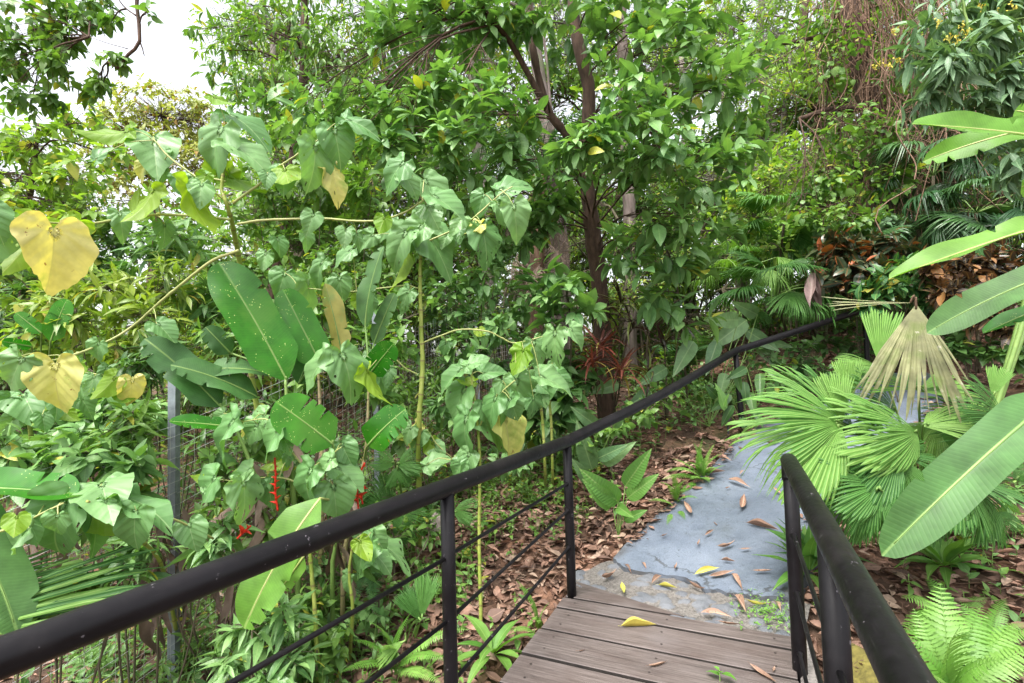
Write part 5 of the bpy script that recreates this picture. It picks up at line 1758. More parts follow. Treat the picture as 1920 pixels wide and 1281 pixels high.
# the big broad-leaved tree in the middle
b = gz(*P(1138, 780, 6.4)[:2])
tA = [b - UP * 0.1, P(1126, 560, 6.3), P(1110, 430, 6.1), P(1098, 300, 6.0), P(1105, 180, 6.0), P(1082, 60, 6.0), P(1070, -120, 6.2), P(1065, -320, 6.4)]
tB = [P(1100, 300, 6.0), P(1060, 250, 5.9), P(1026, 205, 5.8), P(1002, 110, 5.8), P(985, -20, 5.9), P(960, -200, 6.0)]
tC = [P(1026, 205, 5.8), P(960, 85, 5.5), P(915, 30, 5.3), P(860, -60, 5.2)]
tree('broadleaf_tree', 'brown trunked broad leaved tree filling the middle of the view, forked high up', 'tree', b, [(tA, 0.115, 0.05), (tB, 0.055, 0.03), (tC, 0.035, 0.02)],
     [E(1040, 390, 5.6, 50, 50, 10), E(830, 40, 5.4, 90, 50, 18), E(750, 60, 5.6, 80, 50, 14), E(930, 30, 5.3, 70, 40, 12), E(1060, 330, 5.5, 70, 50, 11), E(1010, 420, 5.8, 60, 50, 9), E(1200, 440, 5.5, 60, 40, 8), E(1240, 90, 5.0, 130, 90, 32), E(1330, 170, 5.2, 100, 90, 25), E(1170, 40, 5.4, 110, 70, 22), E(1180, 200, 4.7, 90, 60, 20), E(1240, 270, 4.6, 110, 60, 25), E(1100, 265, 4.5, 80, 50, 17),
      E(1330, 310, 4.9, 90, 70, 22), E(1260, 400, 5.0, 100, 60, 17), E(1390, 250, 5.2, 70, 60, 15), E(940, 210, 4.8, 100, 60, 20), E(860, 160, 5.0, 100, 50, 20), E(770, 200, 5.0, 90, 50, 20),
      E(840, 280, 4.7, 100, 60, 22), E(960, 300, 5.0, 80, 60, 15), E(740, 270, 4.9, 80, 50, 15), E(680, 190, 5.2, 80, 50, 17), E(620, 260, 5.4, 90, 60, 17), E(900, 60, 5.6, 120, 60, 17), E(1010, 30, 5.5, 70, 60, 12),
      E(1320, 20, 5.5, 100, 60, 15), E(1400, 110, 5.6, 70, 60, 12), E(560, 190, 5.8, 90, 60, 15), E(1190, 330, 5.4, 80, 50, 12), E(900, 370, 5.4, 90, 50, 12), E(800, 350, 5.5, 70, 40, 9), E(1150, -80, 5.2, 250, 60, 28), E(850, -40, 5.4, 160, 50, 17)],
     T_BROAD, 0.205, 'broad', 'brown', 101, n=9, limb=0.013, twig=0.0045, droop=0.15, a=(50, 92), shell=0.35, flat=0.75)
b = G(1060, 800)
tree('broadleaf_sapling', 'young broad leaved sapling with whorled leaves before the dark trunk', 'sapling', b, [([b, P(1070, 640, 5.2), P(1055, 500, 5.2), P(1050, 440, 5.2)], 0.012, 0.006)],
     [E(1040, 500, 5.1, 50, 40, 5), E(1060, 555, 5.0, 60, 30, 6), E(1005, 540, 5.2, 30, 30, 3), E(1090, 585, 5.0, 40, 20, 4), E(1030, 595, 5.1, 40, 20, 4)], T_BROAD, 0.25, 'broad', 'darkstem', 102, n=8, limb=0.006, twig=0.004, lname='foliage', tname='stem', flat=0.8)
b = G(1290, 770)
tree('broadleaf_sapling', 'broad leaved sapling between the trunk and the bend of the handrail', 'sapling', b, [([b, P(1280, 640, 5.9), P(1265, 520, 5.6), P(1240, 440, 5.4)], 0.015, 0.006)],
     [E(1170, 470, 5.2, 70, 40, 9), E(1250, 480, 5.2, 70, 50, 10), E(1230, 550, 5.4, 60, 40, 7), E(1320, 520, 5.5, 60, 50, 8), E(1290, 590, 5.6, 60, 40, 6), E(1350, 430, 5.6, 50, 40, 6), E(1280, 440, 5.3, 50, 40, 6)], T_BROAD, 0.24, 'broad', 'darkstem', 103, n=8, limb=0.007, twig=0.004, lname='foliage', tname='stem', flat=0.8)

# overhanging branch, top left
b = gz(-4.6, 3.2)
tree('overhanging_tree', 'tree at the far left whose thin crooked branch hangs into the white sky', 'tree', b,
     [([b, b + np.array([0.0, 0.1, 2.2]), P(-420, 60, 4.2), P(-340, -200, 4.3)], 0.10, 0.05), ([P(150, -180, 4.2), P(252, -60, 4.1), P(255, 0, 4.05), P(262, 78, 4.0), P(236, 108, 4.0), P(222, 128, 4.0), P(205, 120, 4.0)], 0.02, 0.006),
      ([P(-340, -200, 4.3), P(60, -190, 4.2), P(150, -180, 4.2)], 0.04, 0.02), ([P(262, 78, 4.0), P(268, 92, 4.0), P(272, 98, 4.0)], 0.006, 0.003), ([P(240, 92, 4.0), P(200, 80, 4.0), P(160, 66, 4.0)], 0.003, 0.002), ([P(256, 30, 4.05), P(235, 15, 4.1), P(215, -10, 4.1)], 0.006, 0.004)],
     [E(60, 40, 4.2, 90, 50, 30), E(150, 10, 4.2, 70, 30, 16), E(30, 110, 4.3, 60, 50, 22), E(105, 130, 4.2, 50, 40, 16), E(215, 115, 4.0, 35, 22, 6), E(210, 40, 4.1, 30, 20, 4), E(170, 40, 4.1, 40, 30, 10), E(110, 70, 4.2, 50, 40, 16), E(190, 160, 4.2, 30, 30, 8), E(278, 20, 4.0, 20, 15, 2), E(60, 190, 4.4, 80, 40, 22), E(165, 170, 4.3, 40, 30, 9), E(-30, 60, 4.3, 60, 90, 18)],
     T_OVATE, 0.105, 'mid', 'brown', 104, n=9, limb=0.008, twig=0.003, along=0.12, droop=0.4, a=(50, 95), outup=-0.2)
# left middle trees
b = gz(*P(50, 690, 6.6)[:2])
tree('leafy_tree', 'fresh green bushy tree on the left below the overhanging branch', 'tree', b, [([b, P(40, 500, 6.6), P(60, 350, 6.4), P(80, 240, 6.4)], 0.07, 0.02)],
     [E(60, 270, 6.2, 100, 50, 40), E(150, 230, 6.4, 80, 40, 26), E(30, 340, 6.0, 90, 50, 36), E(140, 330, 6.0, 80, 50, 34), E(60, 400, 5.8, 100, 40, 32), E(200, 290, 6.5, 60, 40, 14), E(170, 410, 5.9, 80, 40, 24)],
     T_OVATE, 0.15, 'far_light', 'brown', 105, n=7, limb=0.012, twig=0.004, droop=0.35, outup=0.1)
b = gz(*P(480, 700, 9.0)[:2])
tree('drooping_tree', 'tall tree with fine hanging leaves left of centre, against the sky', 'tree', b, [([b, P(520, 480, 9), P(560, 250, 9), P(570, 80, 9), P(560, -100, 9.2)], 0.13, 0.05)],
     [E(540, 60, 8.2, 110, 70, 70), E(640, 100, 8.0, 100, 80, 70), E(500, 150, 8.2, 90, 50, 44), E(600, 200, 7.8, 100, 50, 50), E(440, 70, 8.6, 70, 40, 24), E(560, -40, 8.6, 150, 50, 40), E(460, 200, 8.0, 70, 40, 22), E(400, 30, 8.8, 40, 30, 8), E(680, 20, 8.4, 90, 60, 40), E(430, 95, 8.6, 50, 40, 18), E(440, 160, 8.4, 50, 40, 16), E(470, 10, 8.6, 60, 40, 20), E(400, 130, 8.7, 30, 30, 8), E(370, 55, 8.8, 30, 18, 5), E(750, 50, 8.4, 90, 60, 36)],
     T_LANCE, 0.19, 'mid', 'brown', 106, n=8, limb=0.02, twig=0.004, droop=0.7, a=(30, 80), outup=0.0, along=0.2)
b = gz(-14.5, 20.0)
tree('round_crowned_tree', 'distant olive yellow tree with a rounded crown under the open sky', 'tree', b, [([b, b + np.array([0.2, 0, 4]), P(300, 330, 22), P(310, 230, 22)], 0.22, 0.08)],
     [E(300, 215, 22, 100, 60, 260), E(230, 240, 21.5, 60, 50, 110), E(370, 230, 21.5, 70, 60, 120), E(300, 290, 21, 110, 50, 150), E(200, 310, 21, 80, 60, 110), E(390, 310, 21, 60, 50, 70), E(260, 370, 21, 110, 50, 100)],
     T_FAR, 0.28, 'olive', 'brown', 107, n=7, limb=0.04, twig=0.008, droop=0.1, shell=0.6)
# trunks behind the big tree
b = gz(*P(1053, 700, 8.2)[:2])
tree('strangled_tree', 'pale trunked tall tree wrapped in roots behind the brown trunk', 'tree', b, [([b, P(1052, 560, 8.2), P(1046, 400, 8.2), P(1010, 150, 8.2), P(985, 0, 8.4), P(970, -250, 8.8)], 0.13, 0.09), ([b + [0.1, -.05, 0], P(1068, 560, 8.1), P(1058, 400, 8.1), P(1040, 250, 8.1), P(1020, 60, 8.2)], 0.035, 0.02), ([b + [-0.1, -.05, 0], P(1036, 600, 8.0), P(1034, 420, 8.0), P(1015, 260, 8.0)], 0.025, 0.015)],
     [E(960, -60, 8.6, 200, 50, 40), E(860, 30, 8.8, 120, 60, 40), E(1080, 60, 9.0, 120, 60, 30), E(780, 110, 9.2, 110, 60, 40)], T_BROAD, 0.24, 'broad_dark', 'pale', 108, n=7, limb=0.03)
b = gz(*P(1182, 700, 9.3)[:2])
tree('pale_tree', 'slender pale trunk just right behind the brown trunk', 'tree', b, [([b, P(1180, 400, 9.3), P(1172, 200, 9.3), P(1165, 0, 9.4), P(1160, -200, 9.6)], 0.13, 0.09)],
     [E(1150, -60, 9.3, 160, 50, 26), E(1230, 60, 9.6, 100, 50, 20), E(1110, 120, 9.8, 60, 50, 12)], T_BROAD, 0.24, 'far_light', 'pale', 109, n=7)
b = gz(*P(925, 700, 10)[:2])
tree('grey_tree', 'grey trunk left behind the brown tree, half hidden by leaves', 'tree', b, [([b, P(905, 400, 10), P(885, 100, 10), P(875, -150, 10.2)], 0.17, 0.1)],
     [E(850, 20, 10, 140, 60, 34), E(760, 90, 10.2, 110, 70, 34), E(930, 120, 10.2, 90, 60, 20)], T_FARL, 0.26, 'far_dark', 'grey', 110, n=7, limb=0.03)

# the vine-draped tree on the right
b = gz(*P(1655, 640, 7.9)[:2])
tr = [b - UP * 0.1, P(1652, 480, 7.9), P(1648, 300, 7.8), P(1622, 160, 7.8), P(1605, 60, 7.8), P(1590, -60, 8), P(1575, -260, 8.2)]
th = tree('vine_draped_tree', 'trunk on the right draped in brown hanging vines and small round leaves', 'tree', b, [(tr, 0.15, 0.12), ([P(1620, 205, 7.8), P(1560, 205, 7.5), P(1500, 225, 7.3)], 0.05, 0.03), ([P(1610, 30, 7.8), P(1560, 60, 7.6), P(1480, 80, 7.4), P(1430, 82, 7.4)], 0.04, 0.02)],
          [E(1560, 110, 7.2, 80, 70, 34), E(1680, 120, 7.2, 60, 60, 18), E(1590, 240, 7.0, 80, 60, 34), E(1560, 330, 6.8, 70, 50, 30), E(1660, 240, 7.0, 50, 60, 20), E(1600, 400, 6.6, 90, 40, 32), E(1540, 40, 7.4, 90, 40, 30), E(1700, 40, 7.6, 70, 50, 18), E(1500, 400, 6.8, 50, 50, 16), E(1690, 330, 6.8, 60, 40, 18), E(1640, 350, 6.8, 60, 60, 16)],
          T_ROUND, 0.12, 'mid', 'brown', 111, n=7, limb=0.012, twig=0.004, along=0.25, droop=0.3)
vg = Geo()
rq = np.random.default_rng(77)
W = smooth_path(tr[1:-1], 60)
for k in range(380):
    s = W[rq.integers(0, 60)]
    a = s + np.array([rq.normal(0, 0.45), rq.normal(-0.6, 0.35), rq.uniform(-0.2, 0.7)])
    e = a + np.array([rq.normal(0, 0.35), rq.normal(-0.1, 0.2), -rq.uniform(0.5, 2.0)])
    m1 = 0.5 * (a + e) + rq.normal(0, 0.18, 3)
    m2 = 0.25 * a + 0.75 * e + rq.normal(0, 0.12, 3)
    tube(vg, smooth_path([a, m1, m2, e], 12), rq.uniform(0.003, 0.0085), 4, False)
for k in range(10):
    ph, rd = rq.uniform(0, 6.28), 0.15
    t = np.linspace(0, 1, 60)
    an = ph + t * rq.uniform(-5, 5)
    tube(vg, W + np.column_stack([np.cos(an), np.sin(an), 0 * an]) * (rd + rq.uniform(0, .04)), rq.uniform(0.008, 0.016), 6, False)
obj('vines', vg, M['vine'], th)
b = gz(*P(1782, 600, 10)[:2])
tree('grey_tree', 'thick grey leaning trunk at the upper right behind the lobed leaves', 'tree', b, [([b, P(1770, 350, 10), P(1752, 160, 10), P(1725, 40, 10), P(1700, -150, 10.3)], 0.22, 0.15), ([P(1755, 200, 10), P(1790, 60, 10), P(1800, -100, 10)], 0.12, 0.07)],
     [E(1700, -40, 9.6, 180, 50, 40), E(1800, 90, 9.6, 120, 60, 36), E(1850, 200, 9.4, 100, 80, 40), E(1720, 260, 9.5, 70, 70, 24)], T_FARL, 0.22, 'far_light', 'grey', 112, n=8, limb=0.03)
# lobed blue-green shrub with yellow flowers
b = gz(3.9, 4.3)
th = tree('lobed_leaf_shrub', 'tall blue green shrub with hanging lance leaves and yellow flowers, upper right', 'shrub', b, [([b, P(1960, 400, 4.4), P(1930, 150, 4.3), P(1900, -50, 4.3)], 0.03, 0.012), ([b, P(1990, 350, 4.4), P(1850, 180, 4.3), P(1760, 60, 4.3)], 0.02, 0.008), ([b, P(1990, 300, 4.2), P(1840, 120, 4.2), P(1800, -40, 4.2)], 0.02, 0.008)],
          [E(1850, 60, 4.2, 90, 60, 30), E(1780, 110, 4.2, 60, 60, 20), E(1890, 150, 4.2, 80, 60, 26), E(1790, 30, 4.4, 80, 50, 20), E(1740, 180, 4.4, 40, 30, 8), E(1880, -20, 4.3, 110, 50, 24), E(1830, 200, 4.3, 60, 40, 12), E(1720, 100, 4.5, 40, 40, 8), E(1920, 300, 4.3, 60, 70, 16)],
          T_LANCE, 0.24, 'blue', 'stalk', 113, n=7, limb=0.008, twig=0.004, along=0.22, droop=0.75, outup=0.2)
rq = np.random.default_rng(5)
for x, y in ((1682, 112), (1670, 120), (1650, 118), (1805, 45), (1812, 60), (1795, 75), (1760, 40), (1900, 12), (1910, 60), (1640, 125), (1870, 20), (1780, 70), (1676, 60), (1840, 10)):
    c = P(x, y, 4.1 + rq.uniform(-.2, .2))
    pts = c + rq.normal(0, 0.016, (10, 3))
    fg = Geo()
    scatter(fg, [T_ROUND[0]], pts, rdir(10, rq), rdir(10, rq), 0.02)
    for q in pts[:8]:
        tube(fg, [c - UP * 0.03, q], 0.001, 3, False)
    obj('flower_cluster', fg, M['flower'], th)

# shrubs of the left bank
def bush(label, cat, bpx, d, clumps, tpl, L, mat, seed, group=None, name='bush', **kw):
    b = G(*bpx) if d is None else gz(*P(bpx[0], bpx[1], d)[:2])
    r = np.random.default_rng(seed)
    clumps = [(c, rd, int(k * 1.7)) for c, rd, k in clumps]
    tk = [([b, 0.5 * (b + c[0]) + r.normal(0, 0.1, 3), c[0]], 0.007, 0.004) for c in clumps[:3]]
    kk = dict(n=7, limb=0.006, twig=0.003, lname='foliage', tname='stem')
    kk.update(kw)
    return tree(name, label, cat, b, tk, clumps, tpl, L, mat, kk.pop('bark', 'darkstem'), seed, group, **kk)


bush('yellow green bush of narrow mango like leaves left of the big paddle leaf', 'bush', (230, 800), 4.6, [E(200, 540, 4.6, 90, 40, 22), E(270, 590, 4.5, 80, 40, 18), E(150, 600, 4.5, 60, 30, 10), E(330, 520, 4.7, 60, 50, 14), E(230, 650, 4.5, 90, 30, 12), E(120, 560, 4.8, 60, 40, 10)], T_LANCE, 0.2, 'yellowish', 201, droop=0.25)
bush('upright bush with long pointed leaves under the tall shrub stem', 'bush', (330, 800), 5.2, [E(330, 450, 5.2, 70, 50, 16), E(280, 480, 5.3, 60, 40, 12), E(370, 560, 5.0, 50, 50, 10), E(410, 600, 5.0, 50, 50, 10), E(300, 640, 5.0, 70, 40, 10)], T_LANCE, 0.24, 'broad', 202, droop=0.35)
bush('dark round leaved bush behind the yellow heart leaf', 'bush', (150, 800), 6.2, [E(180, 470, 6.0, 90, 50, 30), E(90, 530, 5.8, 80, 50, 26), E(30, 600, 5.6, 70, 60, 22), E(250, 440, 6.4, 70, 40, 18), E(20, 480, 6.0, 70, 50, 18), E(110, 610, 5.6, 60, 50, 12)], T_OVATE, 0.14, 'broad_dark', 203, droop=0.25)
bush('broad leaved bush crowding the lower left above the thick rail', 'bush', (160, 980), 4.0, [E(150, 830, 3.8, 90, 40, 18), E(230, 850, 3.7, 70, 40, 14), E(90, 860, 3.8, 70, 40, 12), E(200, 780, 4.0, 80, 40, 14), E(60, 800, 4.0, 60, 40, 10), E(280, 780, 4.0, 50, 50, 10), E(20, 890, 3.8, 60, 40, 10)], T_OVATE, 0.17, 'broad', 204, droop=0.3)
bush('drooping dark bush between the fence post and the mango like bush', 'bush', (250, 860), 4.3, [E(260, 690, 4.3, 70, 40, 14), E(230, 740, 4.2, 70, 40, 14), E(290, 660, 4.4, 50, 40, 10), E(150, 760, 4.3, 60, 40, 12)], T_LANCE, 0.2, 'broad_dark', 205, droop=0.6)
bush('lance leaved plant in front of the wire mesh under the low broad leaves', 'bush', (290, 1160), 3.0, [E(260, 1010, 2.9, 50, 25, 6), E(390, 1020, 2.95, 45, 25, 6), E(250, 1060, 2.8, 40, 25, 4), E(420, 985, 3.0, 40, 25, 4)], T_LANCE, 0.19, 'broad', 206, droop=0.45)
bush('fresh green whorled bush under the middle of the rail, beside the pale paddle leaf', 'bush', (500, 1290), 2.7, [E(470, 1180, 2.65, 50, 30, 7), E(530, 1150, 2.7, 40, 30, 5), E(440, 1230, 2.6, 50, 30, 6), E(540, 1220, 2.7, 50, 30, 6), E(500, 1265, 2.6, 50, 30, 6)], T_LANCE, 0.17, 'broad', 207, droop=0.2, flat=0.8, a=(60, 90))
bush('leafy green bush below the rail to the right of the whorled bush', 'bush', (590, 1260), 3.0, [E(560, 1180, 3.0, 50, 50, 10), E(620, 1200, 3.0, 40, 40, 8), E(590, 1130, 3.1, 40, 30, 6), E(570, 1250, 2.9, 50, 30, 8)], T_OVATE, 0.11, 'mid', 208, droop=0.3)
bush('round leaved creeper hanging on the wire mesh at the lower left', 'creeper', (110, 1250), 2.75, [E(90, 1100, 2.7, 40, 30, 6), E(130, 1090, 2.7, 40, 30, 6), E(60, 1130, 2.6, 40, 40, 6), E(30, 1170, 2.5, 40, 40, 6), E(180, 1060, 2.8, 40, 30, 4)], T_ROUND, 0.1, 'mid', 209, droop=0.6)
bush('tangle of small leaved shrub behind the lobster claw stems', 'bush', (700, 850), 5.6, [E(660, 580, 5.6, 60, 60, 24), E(720, 640, 5.6, 60, 60, 20), E(620, 500, 5.8, 70, 50, 20), E(700, 520, 5.8, 60, 50, 18), E(580, 620, 5.4, 60, 60, 16), E(740, 720, 5.4, 50, 50, 12)], T_OVATE, 0.12, 'mid', 210)
bush('shadowy shrub behind the straight jointed stem', 'bush', (850, 800), 6.5, [E(840, 560, 6.6, 70, 60, 34), E(900, 620, 6.4, 60, 50, 26), E(860, 690, 6.2, 70, 40, 24), E(940, 560, 6.8, 60, 50, 22), E(820, 480, 6.8, 60, 50, 20), E(960, 690, 6.0, 60, 40, 16)], T_OVATE, 0.13, 'broad_dark', 211)
bush('low pale green shrub behind the middle of the handrail', 'bush', (800, 880), 5.2, [E(830, 720, 5.4, 50, 30, 12), E(760, 760, 5.2, 50, 40, 12), E(930, 760, 5.2, 50, 40, 12), E(840, 800, 5.0, 60, 30, 12), E(1010, 800, 5.2, 50, 40, 10)], T_LANCE, 0.13, 'mid', 212)
bush('shrub with large soft leaves behind the two jointed canes', 'bush', (1040, 850), 5.5, [E(1010, 740, 5.4, 50, 40, 8), E(1070, 750, 5.4, 50, 40, 8), E(1000, 800, 5.3, 50, 40, 7), E(1080, 690, 5.6, 50, 40, 7)], T_OVATE, 0.26, 'broad_dark', 213, droop=0.5)
bush('bushy shrub below the tall drooping tree', 'bush', (480, 760), 7.2, [E(480, 400, 7.4, 90, 60, 30), E(560, 380, 7.2, 80, 60, 30), E(640, 360, 7.0, 80, 60, 30), E(400, 470, 7.2, 80, 50, 24), E(560, 460, 7.0, 80, 50, 24), E(690, 440, 6.8, 70, 60, 24), E(480, 540, 7.0, 90, 60, 24), E(330, 400, 7.6, 70, 60, 20)], T_BROAD, 0.17, 'mid', 214)
bush('fine leaved bright bush lit through, left of the big paddle leaf', 'bush', (400, 800), 6.2, [E(400, 560, 6.2, 70, 50, 26), E(330, 590, 6.2, 60, 50, 20), E(460, 620, 6.0, 70, 50, 22), E(380, 660, 6.0, 70, 50, 18), E(500, 690, 5.8, 60, 50, 14)], T_OVATE, 0.11, 'yellowish', 215)

FB = [
    ('pale broad leaved bush in front of the wire mesh at the left edge', (120, 1040), 2.9, [E(60, 880, 2.9, 70, 40, 8), E(150, 850, 2.95, 70, 40, 9), E(230, 870, 3.0, 60, 40, 8), E(20, 830, 2.9, 50, 40, 6), E(110, 930, 2.8, 60, 30, 6)], T_OVATE, 0.15, 'broad'),
    ('light green pointed leaved bush just left of the nearest fence post', (250, 1010), 3.1, [E(230, 800, 3.2, 60, 50, 9), E(245, 850, 3.15, 40, 50, 7), E(220, 920, 3.05, 60, 30, 8), E(250, 770, 3.25, 35, 40, 6), E(180, 960, 3.0, 50, 30, 6)], T_LANCE, 0.17, 'mid'),
    ('soft leaved weed between the fence post and the red flower spikes', (400, 1060), 3.3, [E(410, 950, 3.3, 40, 40, 8), E(440, 900, 3.4, 45, 40, 9), E(400, 860, 3.4, 35, 40, 6), E(480, 830, 3.5, 50, 40, 9), E(560, 900, 3.5, 50, 50, 9), E(520, 990, 3.3, 60, 40, 8)], T_OVATE, 0.11, 'mid'),
    ('dusky bush low among the lobster claw stems', (650, 1040), 3.9, [E(620, 920, 3.9, 60, 50, 9), E(700, 930, 4.0, 50, 50, 9), E(650, 840, 4.0, 60, 50, 9), E(560, 840, 4.0, 60, 50, 9), E(480, 760, 4.1, 60, 50, 9), E(400, 830, 3.9, 60, 50, 8)], T_LANCE, 0.15, 'broad_dark'),
    ('weedy shrub behind the bars between the two nearest left posts', (740, 1080), 3.8, [E(740, 1010, 3.8, 50, 40, 8), E(690, 980, 3.8, 50, 40, 8), E(800, 990, 4.0, 40, 30, 6)], T_OVATE, 0.10, 'mid'),
    ('small mixed weeds by the nearest left railing post', (700, 1180), 3.3, [E(700, 1140, 3.3, 50, 30, 7), E(640, 1170, 3.2, 50, 30, 7), E(770, 1110, 3.4, 40, 25, 5), E(600, 1060, 3.4, 40, 40, 6)], T_OVATE, 0.09, 'broad'),
    ('bush of light leaves above the middle of the tall shrub branch', (600, 800), 6.6, [E(600, 330, 6.6, 90, 50, 18), E(500, 330, 6.8, 80, 50, 16), E(700, 340, 6.4, 80, 50, 16), E(560, 260, 6.8, 80, 40, 14)], T_BROAD, 0.18, 'mid'),
    ('layered bush between the paddle leaves and the straight jointed stem', (660, 880), 4.7, [E(600, 560, 4.7, 50, 50, 8), E(660, 640, 4.6, 60, 50, 10), E(720, 560, 4.8, 50, 50, 9), E(560, 700, 4.5, 50, 50, 8), E(700, 720, 4.6, 60, 50, 10), E(740, 640, 4.7, 40, 50, 7), E(740, 800, 4.5, 50, 40, 8)], T_OVATE, 0.14, 'mid'),
    ('mid green bush right of the straight jointed stem', (880, 860), 5.2, [E(850, 560, 5.2, 50, 50, 10), E(905, 520, 5.3, 50, 50, 10), E(940, 620, 5.1, 50, 50, 10), E(860, 650, 5.1, 50, 40, 9), E(980, 550, 5.3, 40, 50, 8), E(830, 760, 4.9, 50, 40, 8), E(960, 860, 4.8, 50, 30, 6)], T_OVATE, 0.14, 'broad'),
    ('narrow leaved bush below the long slanting branch', (430, 900), 4.4, [E(370, 700, 4.3, 50, 40, 8), E(450, 560, 4.5, 40, 50, 8), E(490, 650, 4.4, 50, 40, 9), E(420, 620, 4.4, 50, 40, 9), E(430, 720, 4.3, 50, 40, 8)], T_LANCE, 0.17, 'mid'),
    ('broad leaved bush under the holed heart leaves', (990, 860), 5.8, [E(980, 420, 5.8, 50, 50, 10), E(930, 470, 5.7, 50, 40, 10), E(1030, 390, 5.9, 50, 40, 9), E(870, 430, 5.7, 50, 40, 8), E(1000, 640, 5.6, 50, 50, 9)], T_BROAD, 0.17, 'broad'),
    ('low round leaved bush along the foot of the second railing post', (1150, 860), 5.0, [E(1150, 800, 5.0, 50, 25, 8), E(1210, 770, 5.2, 50, 25, 8), E(1085, 830, 4.8, 40, 25, 6), E(1260, 745, 5.5, 50, 25, 8)], T_ROUND, 0.1, 'mid'),
    ('light bushy shrub filling the left middle below the branch', (60, 800), 5.2, [E(60, 560, 5.2, 80, 50, 16), E(140, 520, 5.4, 70, 50, 14), E(60, 640, 5.0, 70, 50, 14), E(170, 640, 5.0, 70, 40, 12), E(0, 500, 5.2, 60, 50, 10)], T_OVATE, 0.14, 'far_light'),
]
for i, (lab, bp, dd, cl, tp_, L_, mt_) in enumerate(FB):
    bush(lab, 'bush', bp, dd, cl, tp_, L_, mt_, 240 + i, droop=0.3)
# strips of dry leaf caught on the wire mesh
rq = np.random.default_rng(8)
g = Geo()
for _ in range(150):
    px, py = rq.uniform(60, 640), rq.uniform(930, 1150)
    c = P(px, py, 2.85 + 0.0016 * px + rq.normal(0, 0.08))
    L_ = rq.uniform(0.15, 0.45)
    scatter(g, [leaf_tpl('strap', rq.uniform(0.06, 0.2), 10, 2, rq.uniform(-0.6, 0.8), 0.6, 0.4, rq.uniform(-2, 2), int(rq.integers(99)))], c[None], np.array([[rq.normal(0, 0.25), rq.normal(0, 0.2), -1]]), rdir(1, rq), L_, None, rq.random((1, 3)))
tag(obj('dry_leaf_strips', g, M['dead']), 'shrivelled brown leaf strips hanging about the wire mesh', 'dry leaves', kind='stuff')

# crotons and shrubs on the right bank
bush('dark glossy croton bush in the right background', 'bush', (1610, 620), 6.4, [E(1570, 470, 6.2, 60, 35, 16), E(1650, 460, 6.2, 60, 35, 16), E(1610, 510, 6.0, 70, 35, 16), E(1540, 520, 6.1, 40, 30, 8), E(1680, 500, 6.1, 40, 40, 8)], T_BROAD, 0.2, 'croton', 221, n=9, along=0.2)
bush('orange and bronze croton at the right beyond the last railing post', 'bush', (1840, 680), 5.2, [E(1790, 540, 5.2, 50, 40, 12), E(1840, 580, 5.0, 50, 40, 14), E(1880, 530, 5.2, 50, 40, 12), E(1810, 490, 5.4, 50, 30, 10), E(1890, 600, 4.9, 40, 30, 8), E(1750, 500, 5.4, 40, 30, 8), E(1860, 490, 5.3, 50, 30, 8)], T_BROAD, 0.16, 'croton_red', 222, n=10, along=0.18)
bush('bronze leaved croton below the dark croton bush', 'bush', (1590, 600), 7.0, [E(1570, 540, 6.9, 35, 22, 7), E(1610, 545, 6.9, 40, 22, 7), E(1640, 560, 6.8, 30, 20, 5)], T_BROAD, 0.17, 'croton_red', 223, n=9, along=0.18)
bush('green croton behind the bleached dead frond', 'bush', (1680, 650), 5.6, [E(1650, 530, 5.6, 50, 30, 10), E(1710, 535, 5.6, 50, 30, 10), E(1690, 500, 5.8, 50, 25, 8), E(1640, 560, 5.6, 40, 25, 6), E(1740, 560, 5.5, 40, 25, 6)], T_BROAD, 0.19, 'croton_green', 224, n=9, along=0.18)
bush('low dark creeper over the bank below the orange croton', 'creeper', (1830, 690), 5.3, [E(1800, 650, 5.2, 60, 25, 18), E(1860, 650, 5.0, 60, 25, 16), E(1780, 630, 5.4, 40, 25, 8), E(1900, 660, 4.8, 40, 30, 8)], T_ROUND, 0.11, 'broad_dark', 225, flat=0.85)
bush('bright shrub behind the fan palms of the right background', 'bush', (1480, 640), 8.0, [E(1440, 350, 8.4, 80, 60, 30), E(1500, 300, 8.6, 80, 60, 26), E(1520, 430, 8.2, 70, 50, 24), E(1450, 460, 8.0, 70, 50, 20), E(1380, 400, 8.2, 60, 60, 20)], T_OVATE, 0.15, 'far_light', 226)
bush('shrub of grey green leaves under the vine draped trunk', 'bush', (1620, 620), 7.0, [E(1580, 440, 6.9, 60, 40, 18), E(1640, 420, 6.9, 60, 40, 18), E(1690, 430, 6.9, 50, 40, 14)], T_ROUND, 0.12, 'blue', 227)

bush('low leafy creeper covering the top of the path below the far rail', 'creeper', (1580, 700), 6.6, [E(1545, 640, 6.5, 40, 25, 8), E(1600, 650, 6.4, 40, 25, 8), E(1580, 620, 6.7, 40, 25, 7), E(1650, 640, 6.6, 40, 30, 8), E(1700, 640, 6.6, 40, 25, 7), E(1500, 690, 6.3, 40, 25, 6)], T_ROUND, 0.12, 'broad_dark', 228, flat=0.8)
bush('green shrub below the rail bend with pointed leaves', 'bush', (1470, 740), 6.1, [E(1440, 670, 6.4, 40, 30, 7), E(1500, 660, 6.4, 40, 30, 7), E(1540, 690, 6.2, 40, 25, 6), E(1470, 720, 6.1, 40, 25, 6)], T_OVATE, 0.13, 'broad', 229)

